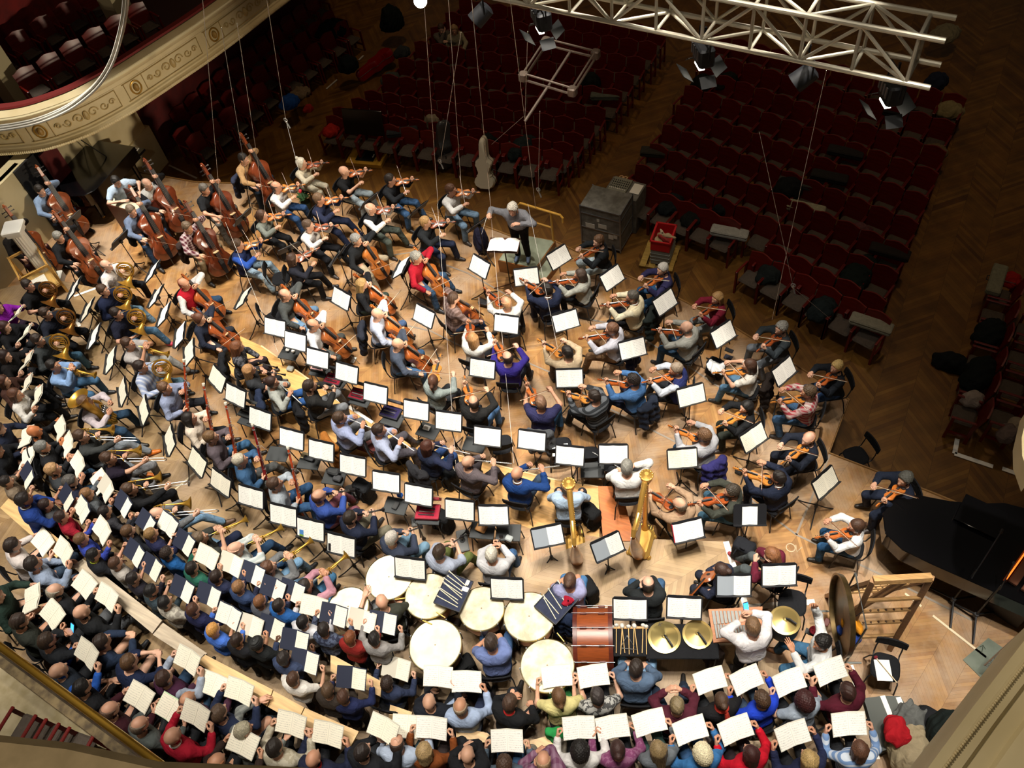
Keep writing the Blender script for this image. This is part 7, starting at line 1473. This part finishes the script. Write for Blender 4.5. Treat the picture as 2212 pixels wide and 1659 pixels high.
o=empty('wire_rack',label='thin metal ladder rack leaning above the grey mat',cat='rack'); a0,a1=at(2127,1437,.3),at(2215,1358,1.6); c0,c1=at(2150,1452,.3),at(2232,1385,1.6); s_=MB(); s_.tube(a0,a1,.014,STEEL); s_.build('rail',o); s_=MB(); s_.tube(c0,c1,.014,STEEL); s_.build('rail',o)
for i in range(14): t=i/13; s_=MB(); s_.tube(a0+(a1-a0)*t,c0+(c1-c0)*min(1,t+.05),.007,STEEL,n=6); s_.tube(c0+(c1-c0)*t,a0+(a1-a0)*min(1,t+.06),.005,STEEL,n=5); s_.build('rung',o)
for u,v,top,la in((2053,1304,(2190,1110,2.1),'black microphone stand nearest the wooden rack'),(2101,1337,(2200,1200,1.9),'black microphone stand at the right edge')):
    c=at(u,v,0); o=empty('microphone_stand',(c[0],c[1],0),.4,la,'microphone stand','microphone stands')
    for i in range(3): a=i*2.09+.3; l=MB(); l.path([(.03*math.cos(a),.03*math.sin(a),.16),(.4*math.cos(a),.4*math.sin(a),.015)],.016,BLACK,6); l.build('leg',o)
    p=MB(); p.tube((0,0,.1),(0,0,1.25),.013,BLACK); p.lathe([(.035,.12),(.035,.2)],BLACK,n=12); p.build('pole',o); e=at(*top); r=np.array(Matrix.Rotation(-.4,3,'Z'))@(e-c); r=r/np.linalg.norm(r[:2])*1.0 if np.linalg.norm(r[:2])>1.0 else r; p=MB(); p.tube(np.array((0,0,1.2))-np.array((r[0],r[1],0))*.25,np.array((r[0]*.8,r[1]*.8,1.75)),.009,BLACK,n=6); p.build('boom',o); p=MB(); p.tube((r[0]*.78,r[1]*.78,1.73),(r[0]*.9,r[1]*.9,1.72),.02,M('2a2c2e',.4)); p.build('microphone',o)
o=empty('equipment_rack',label='tall equipment rack with orange lit glass tubes, right edge',cat='rack',loc=(*at(2185,1300,0)[:2],0),rz=azi(2185,1300,55,0)); b=MB(); b.box((0,0,.5),(.7,.5,1.0),M('24201e',.5),bev=.01); b.build('cabinet',o)
for i in range(3): b=MB(); b.box((0,-.18+.18*i,1.05),(.75,.12,.06),M('8a5a44',.3,.6),bev=.01); b.build('tube_panel',o); 
b=MB(); b.box((0,.27,1.04),(.7,.02,.03),M('ff6a20',.4,kind='emit',sc=1.5)); b.build('glow_bar',o)
# ---------------------------------------------------------------- choir planks
PL=M('d8b27a',.45,kind='wood',sc=.6); PLG=M('b5a690',.6,kind='wood',sc=.6)
for i,(q,m_,la) in enumerate((([(179,1207),(350,1340),(329,1368),(155,1223)],PLG,'long pale greyish plank top in front of the seated men, left section'),([(352,1345),(447,1411),(424,1432),(330,1371)],PLG,'pale greyish plank top in front of the seated men, middle section'),([(441,1413),(589,1490),(577,1526),(427,1432)],PL,'light wooden plank top in front of the men, first yellow section'),([(591,1492),(657,1528),(641,1562),(579,1527)],PL,'light wooden plank top in front of the men, short yellow section'),([(659,1529),(775,1580),(756,1615),(643,1563)],PL,'light wooden plank top in front of the men, end at the aisle'),([(714,1412),(824,1472),(822,1505),(714,1450)],PL,'light plank behind the red hoodie'),([(843,1522),(890,1538),(886,1567),(839,1552)],PL,'short light plank beside the dark blue hoodie'),([(20,1075),(148,1182),(122,1205),(0,1097)],PL,'light plank behind the left back row'),([(1145,1600),(1222,1578),(1225,1600),(1140,1620)],PL,'light plank before the second row women'),([(985,1570),(1140,1600),(1140,1622),(985,1592)],PL,'light plank before the back row men'))):
    z=1.75 if i not in(5,6,8,9) else (1.35 if i==5 else 1.05); q=px(q,z); o=empty('choir_plank',np.mean(q,0)-(0,0,0),0,la,'plank','choir planks'); t=poly_slab('plank_top',[p-np.mean(q,0) for p in q],-.03,0,m_,None); t.parent=o
    for k_ in((0,3),(1,2)):
        mid=(q[k_[0]]+q[k_[1]])/2-np.mean(q,0); l=MB(); l.box(mid*.9+np.array((0,0,-.03-(z-1.0 if z>1.2 else z-.45)/2)),(.05,.05,z-1.0 if z>1.2 else z-.45),m_); l.build('leg',o)
# ---------------------------------------------------------------- truss, lamps, hanging frame, wires
TZ=8.0; D0,D1=at(1060,-6,TZ),at(1957,179,TZ); C1=at(1980,130,TZ)
def projv(p):
    c=RM.T@(np.array(p)-np.array((0,0,CAMZ))); return CY-FPX*c[1]/-c[2]
hh=.3
while projv(D1+(0,0,hh))>79: hh+=.01
ax=(D1-D0); Lt=np.linalg.norm(ax); ax/=Lt; wv=C1-D1; wv=wv-ax*(wv@ax); up3=np.array((0,0,hh)); TM=M('cfc7b2',.4,.4); tro=empty('lighting_truss',label='long pale metal lattice truss hanging over the hall',cat='truss')
ch=[D0*1.,D0+wv,D0+up3,D0+wv+up3]
for c in ch: b=MB(); b.tube(c-ax*3,c+ax*(Lt+.22),.028,TM,n=10); b.build('chord',tro)
nb_=9
for i in range(nb_+1):
    t=Lt*i/nb_
    for a,c in((0,2),(1,3),(0,1),(2,3)): b=MB(); b.tube(ch[a]+ax*t,ch[c]+ax*t,.018,TM,n=8); b.build('strut',tro)
    if i<nb_:
        t2=Lt*(i+1)/nb_; tm=(t+t2)/2
        for a,c in((0,2),(1,3),(0,1),(2,3)): b=MB(); b.tube(ch[a]+ax*(t if i%2 else t2),ch[c]+ax*(t2 if i%2 else t),.018,TM,n=8); b.build('brace',tro)
b=MB(); b.tube(ch[0]+ax*Lt,ch[3]+ax*Lt,.018,TM); b.tube(ch[1]+ax*Lt,ch[2]+ax*Lt,.018,TM); b.build('end_brace',tro)
GLOW=M('fff6e0',.4,kind='emit',sc=12.)
for u,v,la in((1172,48,'floodlight with barn doors under the truss, nearest its left part'),(1520,125,'floodlight with barn doors under the truss, middle'),(1925,205,'floodlight with barn doors under the truss end'),(1040,30,'round spotlight left of the truss'),(1738,165,'round spotlight under the truss, side on')):
    c=at(u,v,TZ-.35); o=empty('stage_lamp',c,azi(u,v,-60,TZ),la,'stage lamp','stage lamps'); hb=MB()
    if 'round' in la: hb.lathe([(.06,-.12),(.1,-.1),(.11,.12),(.105,.12)],BLACK,R=np.array(Matrix.Rotation(2.2,3,'X')),n=20); ho_=hb.build('housing',o); g=MB(); g.lathe([(.001,.1),(.09,.1)],GLOW,R=np.array(Matrix.Rotation(2.2,3,'X')),n=20,cap=False); g.build('lens',ho_)
    else:
        hb.box((0,0,.05),(.26,.17,.22),BLACK,bev=.02); 
        for k_ in range(4): hb.box((-.09+.06*k_,-.105,.1),(.03,.01,.12),STEEL)
        ho_=hb.build('housing',o); g=MB(); g.box((0,-.04,-.085),(.16,.06,.02),GLOW); g.build('lens',ho_)
        for R_,c_ in((Matrix.Rotation(.7,3,'X'),(0,.17,-.14)),(Matrix.Rotation(-.7,3,'X'),(0,-.2,-.14))): d_=MB(); d_.box(c_,(.26,.15,.006),M('070808',.6),R=np.array(R_)); d_.build('barn_door',ho_)
        for s_ in(-1,1): d_=MB(); d_.box((s_*.24,-.02,-.14),(.13,.17,.006),M('070808',.6),R=np.array(Matrix.Rotation(s_*.7,3,'Y'))); d_.build('barn_door',ho_)
    y=MB(); y.path([(-.17,0,.08),(-.17,0,.28),(.17,0,.28),(.17,0,.08)],.01,DARKMET,6); y.tube((0,0,.28),(0,0,.36),.015,DARKMET); y.build('yoke',o)
c=at(908,2,7.5); o=empty('globe_lamp',c,0,'bright round lamp at the top picture edge','lamp'); g=MB(); g.ball((0,0,0),.085,GLOW,16,12); g.build('globe',o); g=MB(); g.lathe([(.04,.07),(.05,.14),(.01,.16)],DARKMET,n=12); g.tube((0,0,.15),(0,0,3.),.006,DARKMET); g.build('holder',o)
FZ=4.6; q=px([(1180,97),(1287,124),(1237,204),(1131,172)],FZ); fm=M('8a7a6e',.4,.5); o=empty('wire_trapeze',label='rectangular metal frame hanging on wires above the seats',cat='frame')
for i in range(4): b=MB(); a,c=q[i],q[(i+1)%4]; b.tube(a,c,.022,fm); b.tube(a+(0,0,.12),c+(0,0,.12),.018,fm); b.build('frame_bar',o)
m0,m1=(q[0]+q[1])/2,(q[2]+q[3])/2; b=MB(); b.tube(m0,m1,.022,fm); b.build('middle_bar',o); b=MB(); b.tube(m1,at(1134,262,FZ-.4),.025,fm); b.build('arm',o)
for i in range(4): b=MB(); b.box(q[i]+(0,0,.06),(.14,.14,.16),fm,bev=.02); b.build('corner',o)
cx_=MB(); 
WR=[((437,-10,9),(478,470,1.9),'from the balcony edge to the basses'),((478,60,8),(572,620,1.6),'second from the left over the basses'),((512,50,8),(576,480,1.8),'third from the left over the basses'),((575,-10,9),(617,258,3.),'down to a clamp over the wall seats'),((618,262,3.),(655,405,1.9),'below the clamp over the wall seats'),((915,-10,9),(946,440,1.9),'over the seats left of the podium'),((968,-10,9),(998,430,1.9),'between the two long wires left of the podium'),((1018,-10,9),(1062,470,1.8),'past the white cello case'),((1101,-10,9),(1157,450,1.9),'crossing the hanging frame arm'),((1140,68,7),(1134,258,4.3),'short thick one above the frame arm'),((1166,240,5),(1163,412,1.6),'to a clamp above the podium rail'),((996,70,7),(951,351,1.6),'slanting to a clamp by the black cello case'),((1785,152,7.5),(1668,690,1.7),'from the truss to the stage edge'),((1640,285,5),(1712,614,1.5),'to the clamp over the right front seats'),((1714,622,1.5),(1795,690,HZ+.6),'from the clamp down to the front row'),((1130,252,4.2),(1062,312,2.2),'slanting behind the white cello case'),((1060,460,1.8),(1110,1000,.5),'over the viola players'),((945,440,1.9),(985,1010,.6),'over the cello players'),((487,480,1.8),(600,760,.6),'over the left cellos'),((1140,440,1.9),(1235,900,.5),'over the conductor')]
for a,c,la in WR: b=MB(); b.tube(at(*a),at(*c),.0036 if a[2]>3 else .003,M('d8d4cc',.4,.3),n=5); tag(b.build('hanging_wire'),'thin pale hanging wire '+la,'wire','hanging wires')
for u,v,z,la in((618,262,3.,'silver wire clamp over the wall seats'),(951,351,1.6,'silver wire clamp by the black cello case'),(1163,412,1.6,'silver wire clamp above the podium rail'),(1713,619,1.5,'silver wire clamp over the right front seats')):
    b=MB(); b.path([(.04*math.cos(a),0,.04*math.sin(a)+.03) for a in np.linspace(0,2*np.pi,13)[:-1]],.01,SILVER,6,True); b.tube((0,0,0),(.06,-.02,-.14),.016,SILVER); b.ball((0,0,0),.028,SILVER,8,6); o=b.build('wire_clamp'); o.location=at(u,v,z); tag(o,la,'clamp','wire clamps')
CBL=M('b8b4a8',.6); cpts=[(272,-30,7.4),(271,10,7.),(262,62,6.5),(243,128,6.),(210,180,5.6),(150,228,5.3),(80,258,5.2),(0,273,5.2),(-80,276,5.3)]
for i,(dx,dy) in enumerate(((0,0),(5,4),(-4,6),(3,10))): b=MB(); l_=smooth(resample([at(u+dx,v+dy,z) for u,v,z in cpts],40),4); b.path(l_,.02,CBL,6); tag(b.build('cable'),'thick pale cable strand looping in front of the balcony','cable','cable bundle by the balcony')
